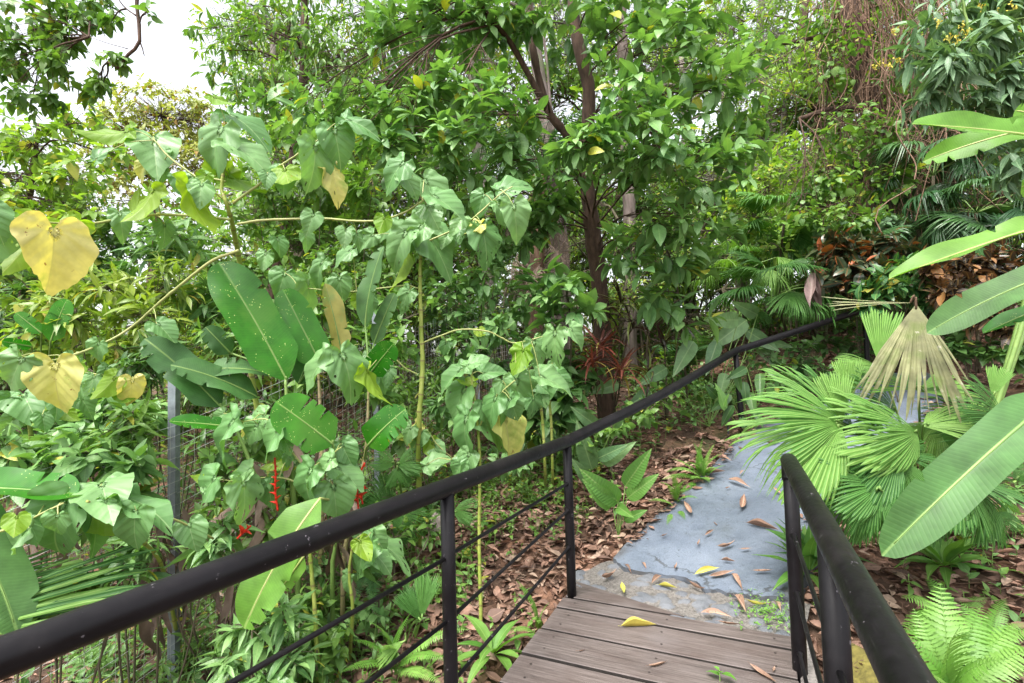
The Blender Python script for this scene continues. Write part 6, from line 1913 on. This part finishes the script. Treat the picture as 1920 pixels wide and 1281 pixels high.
# fan palms of the right background
def fan_palm(label, base, crown, n, R, mat, seed, group='fan palms of the right bank', stalk=0.5, el=(-10, 75), tpl=(0, 1, 4)):
    r = np.random.default_rng(seed)
    th = thing('fan_palm', label, 'palm', base, group)
    g = Geo()
    tube(g, smooth_path([base, 0.5 * (base + crown) + r.normal(0, 0.03, 3), crown], 10), 0.018, 8)
    obj('stem', g, M['darkstem'], th)
    for i in range(n):
        ph = i * 2.39996 + r.uniform(-0.3, 0.3)
        e = math.radians(r.uniform(*el))
        dv = np.array([math.cos(e) * math.cos(ph), math.cos(e) * math.sin(ph), math.sin(e)])
        hub = crown + dv * stalk * r.uniform(0.7, 1.1)
        dv2 = nrm(dv - UP * 0.55)
        nn = nrm(UP + dv * 0.3)
        g = Geo()
        scatter(g, [TF[tpl[r.integers(0, len(tpl))]]], hub[None], dv2[None], nn[None], R * r.uniform(0.75, 1.1), None, r.random((1, 3)))
        f = obj('frond', g, M[mat], th, False)
        s = Geo()
        tube(s, smooth_path([crown, 0.5 * (crown + hub) + UP * 0.05, hub], 6), 0.006, 5)
        obj('stalk', s, M['stalk'], f)
    return th


b = G(1480, 660)
fan_palm('bright green fan palm left of the hanging dry leaf', b, P(1455, 560, 6.6), 11, 0.52, 'fan_mid', 301)
b = G(1440, 640)
fan_palm('fan palm standing higher behind the bright one', b, P(1470, 420, 7.6), 10, 0.55, 'fan_mid', 302)
b = gz(*P(1745, 600, 7.0)[:2])
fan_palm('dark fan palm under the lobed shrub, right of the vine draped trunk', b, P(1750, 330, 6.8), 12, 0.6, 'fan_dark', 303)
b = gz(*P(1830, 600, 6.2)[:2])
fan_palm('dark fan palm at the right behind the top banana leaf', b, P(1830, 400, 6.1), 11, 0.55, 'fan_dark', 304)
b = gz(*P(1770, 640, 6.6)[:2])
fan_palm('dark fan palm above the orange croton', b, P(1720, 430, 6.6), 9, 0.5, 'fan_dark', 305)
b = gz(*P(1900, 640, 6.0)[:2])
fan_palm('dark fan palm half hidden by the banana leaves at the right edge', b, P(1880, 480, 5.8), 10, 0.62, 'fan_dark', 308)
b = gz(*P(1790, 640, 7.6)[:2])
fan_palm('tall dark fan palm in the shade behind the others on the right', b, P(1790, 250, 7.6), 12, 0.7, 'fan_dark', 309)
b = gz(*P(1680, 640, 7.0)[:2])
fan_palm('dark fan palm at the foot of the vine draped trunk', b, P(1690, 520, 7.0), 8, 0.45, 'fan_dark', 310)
b = gz(*P(1505, 640, 7.2)[:2])
fan_palm('low fan palm at the rail, right of the bright fan palm', b, P(1490, 575, 7.1), 6, 0.36, 'fan_mid', 306)
b = gz(*P(1400, 620, 7.4)[:2])
fan_palm('pale fan palm behind the drooping broad leaves', b, P(1390, 520, 7.2), 8, 0.46, 'fan', 307)

# feather palm with dead fronds behind the sapling
b = gz(*P(1000, 700, 7.4)[:2])
th = thing('feather_palm', 'feather palm with dark hanging fronds and a skirt of dead ones, behind the sapling', 'palm', b)
cr = P(1010, 330, 7.4)
g = Geo()
tube(g, smooth_path([b, 0.5 * (b + cr), cr], 14), np.linspace(0.12, 0.1, 14), 12)
obj('trunk', g, M['vine'], th)
TP = [frond_tpl(34, 1.5, 0.28, 0.09, 55, 1, 7, droopp=0.8, lift=0.6), frond_tpl(34, 2.0, 0.28, 0.09, 50, 1, 8, droopp=1.0, lift=0.8)]
rq = np.random.default_rng(9)
for i in range(14):
    ph = i * 2.39996
    dv = np.array([math.cos(ph), math.sin(ph), rq.uniform(-0.2, 0.9)])
    g = Geo()
    scatter(g, [TP[i % 2]], cr[None], nrm(dv)[None], (UP + 0.1)[None], rq.uniform(1.3, 1.8), None, rq.random((1, 3)))
    obj('frond', g, M['fan_dark'], th)
for i in range(7):
    ph = i * 2.39996 + 1
    dv = np.array([math.cos(ph) * 0.5, math.sin(ph) * 0.5 - 0.2, -0.9])
    g = Geo()
    scatter(g, [TP[i % 2]], (cr - UP * rq.uniform(0.4, 1.4))[None], nrm(dv)[None], (np.array([math.cos(ph), math.sin(ph), 0.3]))[None], rq.uniform(0.9, 1.3), None, rq.random((1, 3)))
    obj('dead_frond', g, M['dead'], th)

# a dry leaf hanging by the rail
M['dead_purple'] = leaf_mat('dry_purplish_leaf', (0.16, 0.10, 0.09), (0.26, 0.18, 0.165), vein=(0.32, 0.25, 0.22), rib=0.01, side=14, rough=0.7, trans=0.15, tcol=(1, 0.85, 0.7), mottle=0.4)
a = P(1524, 512, 6.0)
th = thing('dry_leaf', 'large dry purplish leaf hanging over the far handrail', 'dry leaf', a)
for i, (tx, ty, wq) in enumerate(((1526, 606, 0.1), (1514, 596, -0.3), (1540, 584, 0.4), (1520, 570, 0.2))):
    g, A = leaf_geo(leaf_tpl('elliptic', 0.2, 14, 4, 0.3, 1.3, 0.3, 0.9 - 0.5 * i, i), (1524, 512), (tx, ty), 15, 6.0, 0.2)
    obj('blade', g, M['dead_purple'], th)
g = Geo()
tube(g, smooth_path([P(1540, 620, 6.6), P(1536, 520, 6.3), P(1530, 490, 6.05), a], 12), 0.005, 6)
obj('stalk', g, M['dead'], th)

# ------------------------------------------------------------------ the forest behind
def forest_tree(kind, seed):
    """a tree standing at the origin; copied about the background"""
    r = np.random.default_rng(seed)
    tall = {'tall': 11, 'mid': 7.5, 'low': 3.6}[kind[0]]
    root = bpy.data.objects.new('forest_tree' if tall > 4 else 'forest_shrub', None)
    root.empty_display_size = 0.1
    COL.objects.link(root)
    tg, lg = Geo(), Geo()
    base = np.zeros(3)
    topp = np.array([r.normal(0, 0.4), r.normal(0, 0.4), tall * 0.86])
    W = smooth_path([base - UP * 0.3, topp * 0.4 + r.normal(0, 0.2, 3), topp * 0.75 + r.normal(0, 0.2, 3), topp], 16)
    r0 = 0.02 * tall
    if tall > 4:
        tube(tg, W, np.linspace(r0, r0 * 0.3, 16), 10)
    else:
        for _ in range(5):
            tube(tg, smooth_path([base - UP * 0.1, topp * 0.5 + r.normal(0, 0.5, 3), topp * 0.8 + r.normal(0, 0.7, 3)], 10), np.linspace(0.03, 0.01, 10), 6)
    cl = []
    nc = {'tall': 24, 'mid': 22, 'low': 14}[kind[0]]
    Rr = tall * {'tall': 0.24, 'mid': 0.30, 'low': 0.42}[kind[0]]
    lo = {'tall': 0.25, 'mid': 0.16, 'low': 0.12}[kind[0]]
    for _ in range(nc):
        h = r.uniform(lo, 1.0)
        q = math.sin(math.pi * min(1, 0.25 + 0.75 * (h - lo) / (1 - lo))) ** 0.5
        a, rd = r.uniform(0, 6.28), Rr * q * r.uniform(0.35, 1.0)
        cl.append((np.array([math.cos(a) * rd, math.sin(a) * rd, h * tall]), np.array([1, 1, 0.75]) * r.uniform(0.65, 1.15) * tall ** 0.5 * 0.34, kind[3]))
    leafy(tg, lg, cl, W[5:], kind[1], kind[2], seed, 7, 0.008, 0.03, droop=kind[5], shell=0.4, along=0.25)
    obj('trunk', tg, M[kind[6]], root, origin=np.zeros(3))
    obj('crown', lg, M[kind[4]], root, origin=np.zeros(3))
    return root


KINDS = {
    'tall_dark': ('tall', T_FAR, 0.20, 46, 'far_dark', 0.2, 'brown'),
    'tall_light': ('tall', T_FARL, 0.22, 46, 'far_light', 0.5, 'grey'),
    'mid_mid': ('mid', T_FAR, 0.17, 44, 'mid', 0.3, 'brown'),
    'mid_light': ('mid', T_FARL, 0.18, 44, 'far_light', 0.4, 'grey'),
    'low_mid': ('low', T_FAR, 0.15, 40, 'mid', 0.3, 'darkstem'),
    'low_dark': ('low', T_FAR, 0.15, 40, 'far_dark', 0.2, 'darkstem'),
    'low_light': ('low', T_FARL, 0.16, 40, 'far_light', 0.3, 'darkstem'),
}
PROTO = {}
KD = {'tall_dark': 'tall dark green tree', 'tall_light': 'tall light green tree', 'mid_mid': 'medium green tree', 'mid_light': 'light yellow green tree', 'low_mid': 'green shrub', 'low_dark': 'dark green shrub', 'low_light': 'light green shrub'}
# kind, px, depth, scale, extra words that place it
FOREST = [
    ('tall_dark', 700, 13, 1.0, 'far behind the straight jointed stem'), ('tall_light', 560, 15, 1.0, 'far behind the tall drooping tree'),
    ('tall_dark', 900, 15, 1.1, 'far behind the grey trunk'), ('tall_light', 1050, 14, 1.0, 'far behind the pale strangled trunk'),
    ('tall_dark', 1240, 15, 1.05, 'far behind the big tree'), ('tall_light', 1400, 17, 1.0, 'in the gap left of the vines'),
    ('tall_dark', 1560, 13.5, 1.0, 'straight behind the vine draped trunk'), ('tall_light', 1700, 15, 1.1, 'behind the leaning grey trunk'),
    ('tall_dark', 1860, 13, 1.0, 'behind the lobed shrub at the upper right'), ('tall_dark', 2050, 12, 1.0, 'at the right edge beyond the banana leaves'),
    ('mid_mid', -20, 12, 1.0, 'at the left edge behind the bushy tree'), ('mid_light', 110, 15, 0.9, 'on the left, seen under the overhanging branch'),
    ('mid_light', 480, 16, 1.0, 'right of the distant olive crown'), ('mid_mid', 800, 11.5, 1.0, 'behind the shadowy shrub and fence'),
    ('mid_light', 980, 18, 1.1, 'in the gap left of the pale trunk'), ('mid_mid', 1130, 12, 1.0, 'directly behind the brown trunk'),
    ('mid_light', 1310, 12, 1.0, 'behind the sapling at the bend of the rail'), ('mid_light', 1470, 13, 1.0, 'behind the fan palms'),
    ('mid_mid', 1640, 11.5, 1.0, 'behind the lower vine draped trunk'), ('mid_light', 1790, 12, 1.0, 'behind the dark fan palms'),
    ('mid_mid', 1960, 10.5, 1.0, 'behind the orange croton at the right edge'), ('tall_dark', 640, 20, 1.1, 'farthest behind the drooping tree'),
    ('mid_mid', 330, 24, 0.8, 'below the distant olive crown'), ('mid_light', 200, 21, 0.7, 'farthest on the left behind the bushy tree'), ('mid_mid', 30, 20, 0.8, 'farthest at the left edge'),
    ('low_mid', -40, 8, 1.0, 'at the left edge behind the round leaved bush'), ('low_light', 80, 9.5, 1.0, 'behind the dark round leaved bush'), ('low_dark', 210, 8.5, 0.95, 'behind the mango like bush'),
    ('low_light', 330, 10, 1.0, 'below the olive crown behind the tall shrub'), ('low_mid', 440, 9.5, 1.0, 'behind the fine leaved bright bush'), ('low_dark', 560, 9, 1.0, 'behind the big paddle leaves'),
    ('low_light', 660, 11, 1.0, 'behind the second fence post'), ('low_mid', 750, 9.5, 0.9, 'behind the straight jointed stem'), ('low_light', 860, 11, 1.0, 'beyond the third fence post'),
    ('low_dark', 950, 9.2, 0.9, 'left of the feather palm'), ('low_mid', 1040, 11, 1.0, 'behind the feather palm'), ('low_light', 1120, 9.6, 0.9, 'behind the dark strap leaved plant'),
    ('low_dark', 1210, 9.5, 0.9, 'behind the third fence post from the right'), ('low_light', 1290, 10.5, 1.0, 'behind the drooping broad leaves'), ('low_mid', 1370, 9.2, 0.9, 'behind the pale fan palm'),
    ('low_light', 1460, 11, 1.0, 'behind the higher fan palm'), ('low_mid', 1550, 9, 0.9, 'left of the vine draped trunk foot'), ('low_dark', 1640, 9.6, 0.9, 'right of the vine draped trunk foot'),
    ('low_light', 1730, 10, 1.0, 'behind the darkest fan palm'), ('low_mid', 1820, 8.5, 0.9, 'behind the right dark fan palm'), ('low_dark', 1910, 8, 0.9, 'behind the bronze croton'), ('low_mid', 2020, 7, 0.9, 'off the right edge behind the banana plant'),
    ('tall_light', 790, 12.5, 1.0, 'right behind the drooping tree, above the shadowy shrub'), ('tall_light', 545, 13.5, 1.0, 'behind the straight branch of the tall heart leaved shrub'), ('mid_light', 60, 13, 1.0, 'behind the bushy tree at the left edge'), ('tall_light', 1480, 14, 1.0, 'between the vines and the big tree, farther back'),
    ('mid_mid', -180, 11, 1.0, 'left of the view beyond the wire fence'), ('low_light', -220, 7.5, 1.0, 'left of the view behind the fence'), ('mid_light', -480, 10, 1.0, 'well left of the view down the slope'), ('low_mid', -520, 6.5, 1.0, 'well left of the view near the fence'),
    ('tall_dark', -330, 15, 1.0, 'far left of the view on the slope'), ('low_dark', -130, 10, 1.1, 'just left of the view under the bushy tree'),
]
rq = np.random.default_rng(404)
used = {}
for kind, px, d, sc, words in FOREST:
    p = P(px, 700, d)
    if kind not in PROTO:
        PROTO[kind] = forest_tree(KINDS[kind], 500 + len(PROTO))
        t = PROTO[kind]
    else:
        t = copy_tree(PROTO[kind])
    t.location = Vector((p[0], p[1], float(H(p[0], p[1])) - 0.1))
    t.rotation_euler = (0, 0, rq.uniform(0, 6.28))
    t.scale = (sc * rq.uniform(0.92, 1.1),) * 2 + (sc,)
    tag(t, KD[kind] + ' ' + words, 'tree' if not kind.startswith('low') else 'shrub', 'background trees' if not kind.startswith('low') else 'background shrubs')


# a far thicket that closes the view below the crowns
rq = np.random.default_rng(31)
g = Geo()
k = 1500
y = rq.uniform(15, 27, k)
x = rq.uniform(-1.15, 1.15, k) * y
z = H(x, y) + rq.uniform(0.1, 1, k) ** 1.3 * 4.2
o_ = nrm(rdir(k, rq) + UP * 0.4)
whorls(g, np.column_stack([x, y, z]), o_, T_FAR, 0.34, 9, (40, 95), 0.5, 0.3, rq)
tag(obj('far_thicket', g, M['far_light']), 'light green thicket far behind the trees', 'thicket', kind='stuff')
# ------------------------------------------------------------------ leaf litter and undergrowth
rq = np.random.default_rng(9)
T_LIT = [leaf_tpl('lance', ra, 6, 2, d, f, 0.06, tw, i, flat=True) for i, (ra, d, f, tw) in enumerate(((0.34, -0.8, 0.6, 0.3), (0.3, -1.6, 0.9, 0.8), (0.36, 0.7, 0.5, -0.4), (0.28, -0.3, 1.2, 0.2), (0.42, 1.2, 0.3, 0.5), (0.55, 0.3, 0.15, 0.2), (0.62, -0.5, 0.2, -0.3), (0.2, -1.2, 1.5, 1.2), (0.5, 0.1, 0.1, 0.0)))]


def on_path(x, y):
    d = path_dist(x, y)
    return d


def litter_points(n, x0, x1, y0, y1):
    x, y = rq.uniform(x0, x1, n), rq.uniform(y0, y1, n)
    return x, y


from_poly = np.vstack([R[:, 0], R[::-1, -1]])


def inside(poly, x, y):
    c = np.zeros(x.shape, bool)
    j = len(poly) - 1
    for i in range(len(poly)):
        xi, yi = poly[i]
        xj, yj = poly[j]
        c ^= ((yi > y) != (yj > y)) & (x < (xj - xi) * (y - yi) / (yj - yi + 1e-12) + xi)
        j = i
    return c


deck_poly = np.array([Lp + dirv * 0.03 + Ld * 0.05, Rp - dirv * 0.0 + Rd * 0.4, Rp - Rd * 4, Lp - Ld * 4])
n = 16000
x, y = np.concatenate([rq.uniform(-4, 9, n), rq.uniform(-1.2, 3.5, 7000)]), np.concatenate([rq.uniform(1.2, 10, n), rq.uniform(2.0, 5.5, 7000)])
ok = ~inside(from_poly, x, y) & ~inside(deck_poly, x, y)
x, y = x[ok], y[ok]
z = H(x, y) + rq.uniform(0.005, 0.045, len(x))
nn = len(x)
ph = rq.uniform(0, 6.28, nn)
dirs = np.column_stack([np.cos(ph), np.sin(ph), rq.normal(0, 0.22, nn)])
hint = UP + rq.normal(0, 0.35, (nn, 3))
g = Geo()
scatter(g, T_LIT, np.column_stack([x, y, z]), dirs, hint, rq.uniform(0.03, 0.15, nn) ** 1.0, rq.uniform(0.7, 1.3, nn), None, 0, rq)
tag(obj('leaf_litter', g, M['litter']), 'brown dry leaves covering the ground beside the path and boardwalk', 'leaf litter', kind='stuff')

g = Geo()
for _ in range(500):
    xx, yy = rq.uniform(-3, 6), rq.uniform(2, 8)
    if inside(from_poly, np.array([xx]), np.array([yy]))[0] or inside(deck_poly, np.array([xx]), np.array([yy]))[0]:
        continue
    zz = float(H(xx, yy)) + 0.02
    a, L = rq.uniform(0, 6.28), rq.uniform(0.1, 0.5)
    p0_ = np.array([xx, yy, zz])
    p1_ = p0_ + np.array([math.cos(a) * L, math.sin(a) * L, rq.uniform(-0.02, 0.08)])
    tube(g, smooth_path([p0_, 0.5 * (p0_ + p1_) + rq.normal(0, 0.03, 3), p1_], 5), rq.uniform(0.0015, 0.005), 5, False)
tag(obj('twig_litter', g, M['vine']), 'thin dry twigs scattered among the fallen leaves', 'twigs', kind='stuff')

# undergrowth: seedlings and weeds nobody could count
def undergrowth(n, x0, x1, y0, y1, hmin, hmax, L, mat, tpl, label, seed, dens=None, nl=5):
    r = np.random.default_rng(seed)
    x, y = r.uniform(x0, x1, n), r.uniform(y0, y1, n)
    ok = ~inside(from_poly, x, y) & ~inside(deck_poly, x, y) & (path_dist(x, y) > 0.12)
    pat = np.sin(1.9 * x + seed) + np.sin(2.3 * y + 1.3 * x + 2 * seed) + 0.7 * np.sin(5.1 * x - 3.7 * y)
    ok &= pat > r.uniform(-1.2, 1.2, n)
    if dens is not None:
        ok &= dens(x, y) > r.random(n)
    x, y = x[ok], y[ok]
    z = H(x, y)
    h = r.uniform(hmin, hmax, len(x))
    out = nrm(np.column_stack([r.normal(0, 0.25, len(x)), r.normal(0, 0.25, len(x)), np.ones(len(x))]))
    tip = np.column_stack([x, y, z]) + out * h[:, None]
    g, s = Geo(), Geo()
    for a, b_ in zip(np.column_stack([x, y, z]), tip):
        tube(g, np.array([a, b_]), 0.0025, 3, False, (0, 0, 0), 1)
    whorls(g, tip, out, tpl, L, nl, (45, 95), 0.5 * hmax, 0.15, r, 0, 0.35, 0.8)
    o = obj('undergrowth', g, [M[mat], M['stalk']])
    return tag(o, label, 'undergrowth', kind='stuff')


near = lambda x, y: np.clip(path_dist(x, y) / 1.2 - 0.1, 0.05, 1)
bank = lambda x, y: np.clip((path_dist(x, y) - 0.5) / 1.5, 0.03, 1)
undergrowth(9000, -3.2, 4.5, 2.0, 7.0, 0.03, 0.15, 0.062, 'mid', T_OVATE, 'small green seedlings scattered in the dry leaves', 1, near)
undergrowth(3000, -3.5, 7, 2.2, 9, 0.05, 0.24, 0.085, 'broad', T_OVATE, 'low broad leaved weeds on the left bank and along the path', 2, bank)
undergrowth(1600, -6, 8, 4.5, 12, 0.15, 0.5, 0.13, 'broad_dark', T_OVATE, 'dark knee high undergrowth beneath the trees', 3, bank, 8)
undergrowth(900, 1.6, 5.5, 2.2, 6.5, 0.08, 0.3, 0.10, 'broad', T_OVATE, 'green weeds on the right bank under the fan leaved plants', 7, near, 7)
undergrowth(1500, -8, -1.2, 2.2, 9, 0.15, 0.55, 0.13, 'mid', T_LANCE, 'mixed green undergrowth on the slope beyond the wire fence', 4, None, 7)
undergrowth(700, -9, 12, 8, 16, 0.2, 0.8, 0.17, 'far_light', T_FAR, 'light green undergrowth on the far slope', 5, None, 8)

undergrowth(700, -2.9, -0.7, 1.6, 4.2, 0.08, 0.4, 0.10, 'broad', T_LANCE, 'rank weeds along the foot of the wire mesh', 8, None, 7)
undergrowth(1500, 0.3, 3.0, 4.6, 8.0, 0.06, 0.3, 0.095, 'broad', T_OVATE, 'green ground cover between the dark trunk and the far railing post', 9, lambda x, y: np.clip((path_dist(x, y) - 0.25) / 0.5, 0, 1), 7)
undergrowth(900, -1.5, 0.9, 3.6, 6.0, 0.05, 0.22, 0.08, 'mid', T_OVATE, 'patches of small green weeds behind the second railing post', 10, None, 6)
# weeds growing in the joint by the right post: they stand on the mortar itself
g = Geo()
r = np.random.default_rng(12)
q = Pz(1420, 1150, 0.0)
m_ = 120
pp = np.array([Pz(r.normal(1440, 32), r.normal(1148, 16), 0.0) for _ in range(m_)])
pp[:, 2] = 0.005
out = nrm(np.column_stack([r.normal(0, 0.4, m_), r.normal(0, 0.4, m_), np.ones(m_)]))
whorls(g, pp + out * r.uniform(0.005, 0.03, (m_, 1)), out, T_OVATE, 0.018, 5, (50, 95), 0.02, 0.1, r)
tag(obj('joint_weeds', g, M['fern']), 'tiny green weeds in the joint beside the right railing post', 'weeds', kind='stuff')

# ------------------------------------------------------------------ fallen leaves lying on the path and the boardwalk
ek = rq.integers(2, 50, 700)
es = rq.random(700) < 0.5
ep = np.where(es[:, None], R[ek, 0] + rq.normal(0, 0.045, (700, 2)), R[ek, -1] + rq.normal(0, 0.07, (700, 2)))
ed = np.column_stack([rq.normal(0, 1, (700, 2)), rq.normal(0, 0.12, 700)])
g = Geo()
scatter(g, T_LIT, np.column_stack([ep, H0(ep[:, 0], ep[:, 1]) + 0.056]), ed, UP + rq.normal(0, 0.25, (700, 3)), rq.uniform(0.03, 0.11, 700), None, None, 0, rq)
tag(obj('edge_litter', g, M['litter']), 'dry leaf scraps drifted onto the borders of the concrete path', 'leaf litter', kind='stuff')
T_FALL = [leaf_tpl('lance', 0.33, 10, 4, d, f, 0.05, tw, i + 20, flat=True) for i, (d, f, tw) in enumerate(((-0.7, 0.5, 0.2), (-1.5, 1.0, 0.5), (0.6, 0.6, -0.3), (-0.2, 1.3, 0.1)))]
FALL = [  # base px, tip px, surface ('p' path, 'm' mortar, 'd' deck), colour, label
    (1365, 903, 1406, 918, 'p', 'fallen', 'pale broad dry leaf in the middle of the upper path'), (1283, 952, 1297, 976, 'p', 'fallen', 'thin curled brown leaf near the left edge of the path'),
    (1396, 940, 1388, 966, 'p', 'fallen', 'upright folded dry leaf in the centre of the path'), (1400, 986, 1458, 999, 'p', 'fallen', 'long orange brown leaf beside the right railing post'),
    (1322, 1008, 1338, 998, 'p', 'fallen', 'short tan leaf on the middle of the path'), (1308, 1030, 1312, 1018, 'p', 'fallen', 'tiny dark brown leaf left of the middle of the path'),
    (1346, 1036, 1380, 1024, 'p', 'fallen', 'pointed chestnut leaf on the lower path'), (1388, 1036, 1410, 1034, 'p', 'fallen', 'pair of small round tan leaves on the lower path'),
    (1352, 1055, 1378, 1058, 'p', 'fallen', 'narrow dark leaf just above the yellow one'), (1303, 1082, 1348, 1070, 'p', 'litter_yellow', 'yellow green leaf lying on the lower edge of the path'),
    (1330, 1090, 1378, 1078, 'p', 'fallen', 'curved pink brown leaf touching the yellow green leaf'), (1412, 1078, 1450, 1076, 'p', 'fallen', 'flat red brown leaf in the lower right corner of the path'),
    (1372, 1082, 1392, 1112, 'p', 'fallen', 'pale tan leaf pointing down the path at its broken edge'), (1265, 1075, 1270, 1062, 'p', 'fallen', 'small tan leaf at the broken edge near the centre'),
    (1172, 1064, 1184, 1080, 'p', 'fallen', 'slim tan leaf at the broken edge near the left'), (1204, 1060, 1212, 1072, 'p', 'fallen', 'small twisted leaf on the lower left of the path'),
    (1300, 910, 1320, 905, 'p', 'fallen', 'brown leaf at the left border of the upper path'), (1360, 922, 1370, 917, 'p', 'fallen', 'tiny curled leaf below the pale broad one'),
    (1322, 892, 1358, 888, 'p', 'fallen', 'dry leaf under the fern at the path edge'), (1450, 922, 1466, 934, 'p', 'fallen', 'brown leaf half behind the right railing post'),
    (1388, 893, 1396, 886, 'p', 'fallen', 'very small leaf high on the path'), (1436, 838, 1468, 832, 'p', 'fallen', 'leaf under the fan fronds at the top of the path'), (1455, 856, 1480, 850, 'p', 'fallen', 'brown leaf by the rounded end of the right rail'),
    (1240, 1012, 1252, 1006, 'p', 'fallen', 'small dark scrap on the left of the lower path'), (1350, 862, 1372, 868, 'p', 'fallen', 'tan leaf at the fern tips'),
    (1128, 1090, 1158, 1074, 'm', 'fallen', 'crumpled brown leaf at the left end of the mortar edge'), (1166, 1096, 1170, 1116, 'm', 'litter_yellow', 'small yellow leaf on the mortar beside the planks'),
    (1234, 1098, 1268, 1103, 'm', 'litter_yellow', 'flat pale yellow leaf on the stony mortar'), (1222, 1094, 1240, 1080, 'm', 'fallen', 'tan leaf on the mortar under the broken slab'),
    (1292, 1096, 1326, 1109, 'm', 'fallen', 'folded brown leaf against the broken slab edge'), (1376, 1116, 1398, 1148, 'm', 'fallen', 'long tan leaf slanting over the mortar at the right'),
    (1400, 1131, 1442, 1136, 'm', 'litter_yellow', 'ochre yellow leaf among the tiny weeds'), (1452, 1128, 1464, 1146, 'm', 'fallen', 'tan leaf beside the weeds at the right post'),
    (1314, 1149, 1370, 1157, 'm', 'fallen', 'pinkish leaf along the first plank edge'), (1346, 1168, 1390, 1173, 'd', 'fallen', 'slim tan leaf on the first full plank at the right'),
    (1164, 1176, 1228, 1173, 'd', 'litter_yellow', 'curled ochre leaf bridging the second gap of the planks'), (1216, 1252, 1252, 1242, 'd', 'fallen', 'ragged dark orange leaf in the middle of the planks'),
    (1084, 1222, 1098, 1219, 'd', 'fallen', 'tiny dark scrap of leaf on the left planks'), (1406, 1250, 1458, 1285, 'd', 'fallen', 'rolled tan leaf at the lower right of the planks'), (1450, 1262, 1454, 1252, 'd', 'fallen', 'small tan piece of leaf in the plank gap at the right'),
]
for i, (bx, by, tx, ty, sf, mk, lab) in enumerate(FALL):
    if sf == 'p':
        A, B = [CAM + ray(*q) * ((-0.919 + 0.035 - np.array([-0.1445, -0.211, 1]) @ CAM) / (np.array([-0.1445, -0.211, 1]) @ ray(*q))) for q in ((bx, by), (tx, ty))]
        nn = nrm(np.array([-0.1445, -0.211, 1]))
    else:
        A, B = Pz(bx, by, 0.004), Pz(tx, ty, 0.004)
        nn = UP
    if sf == 'p':
        A, B = A + UP * 0.02, B + UP * 0.02
    A, B = A + UP * 0.006, B + UP * 0.006
    Lf = np.linalg.norm(B - A)
    g = Geo()
    rn = rq.random((1, 3))
    k = rq.integers(0, 4)
    scatter(g, [T_FALL[k]], A[None], (B - A)[None], (nn + rq.normal(0, 0.2, 3))[None], Lf * 1.05, np.array([np.clip(0.035 / max(Lf, 0.05), 0.6, 1.2)]), rn, 0, rq)
    zmin = g.V[0]
    if sf != 'p':
        lift = 0.005 - zmin[:, 2].min()
    else:
        lift = 0.006 - (zmin[:, 2] - (H0(zmin[:, 0], zmin[:, 1]) + 0.047)).min()
    g.V[0] = g.V[0] + UP * lift
    tube(g, [g.V[0][2] , g.V[0][2] - (B - A) / Lf * 0.015 + UP * 0.002], 0.0008, 4, False)
    solo('fallen_leaf', g, M[mk], A, lab, 'fallen leaf', 'fallen leaves on the path and planks')
# a small weed growing up through the planks
q = Pz(1350, 1278, 0.0)
th = thing('weed_sprig', 'small green weed sprouting through the planks at the bottom', 'weed', q)
g = Geo()
whorls(g, np.array([q + UP * 0.05]), UP[None], T_ROUND, 0.05, 6, (60, 90), 0.03, 0.1, rq)
obj('foliage', g, M['fern'], th)
g = Geo()
tube(g, [q - UP * 0.05, q + UP * 0.05], 0.002, 5)
obj('stem', g, M['stalk'], th)
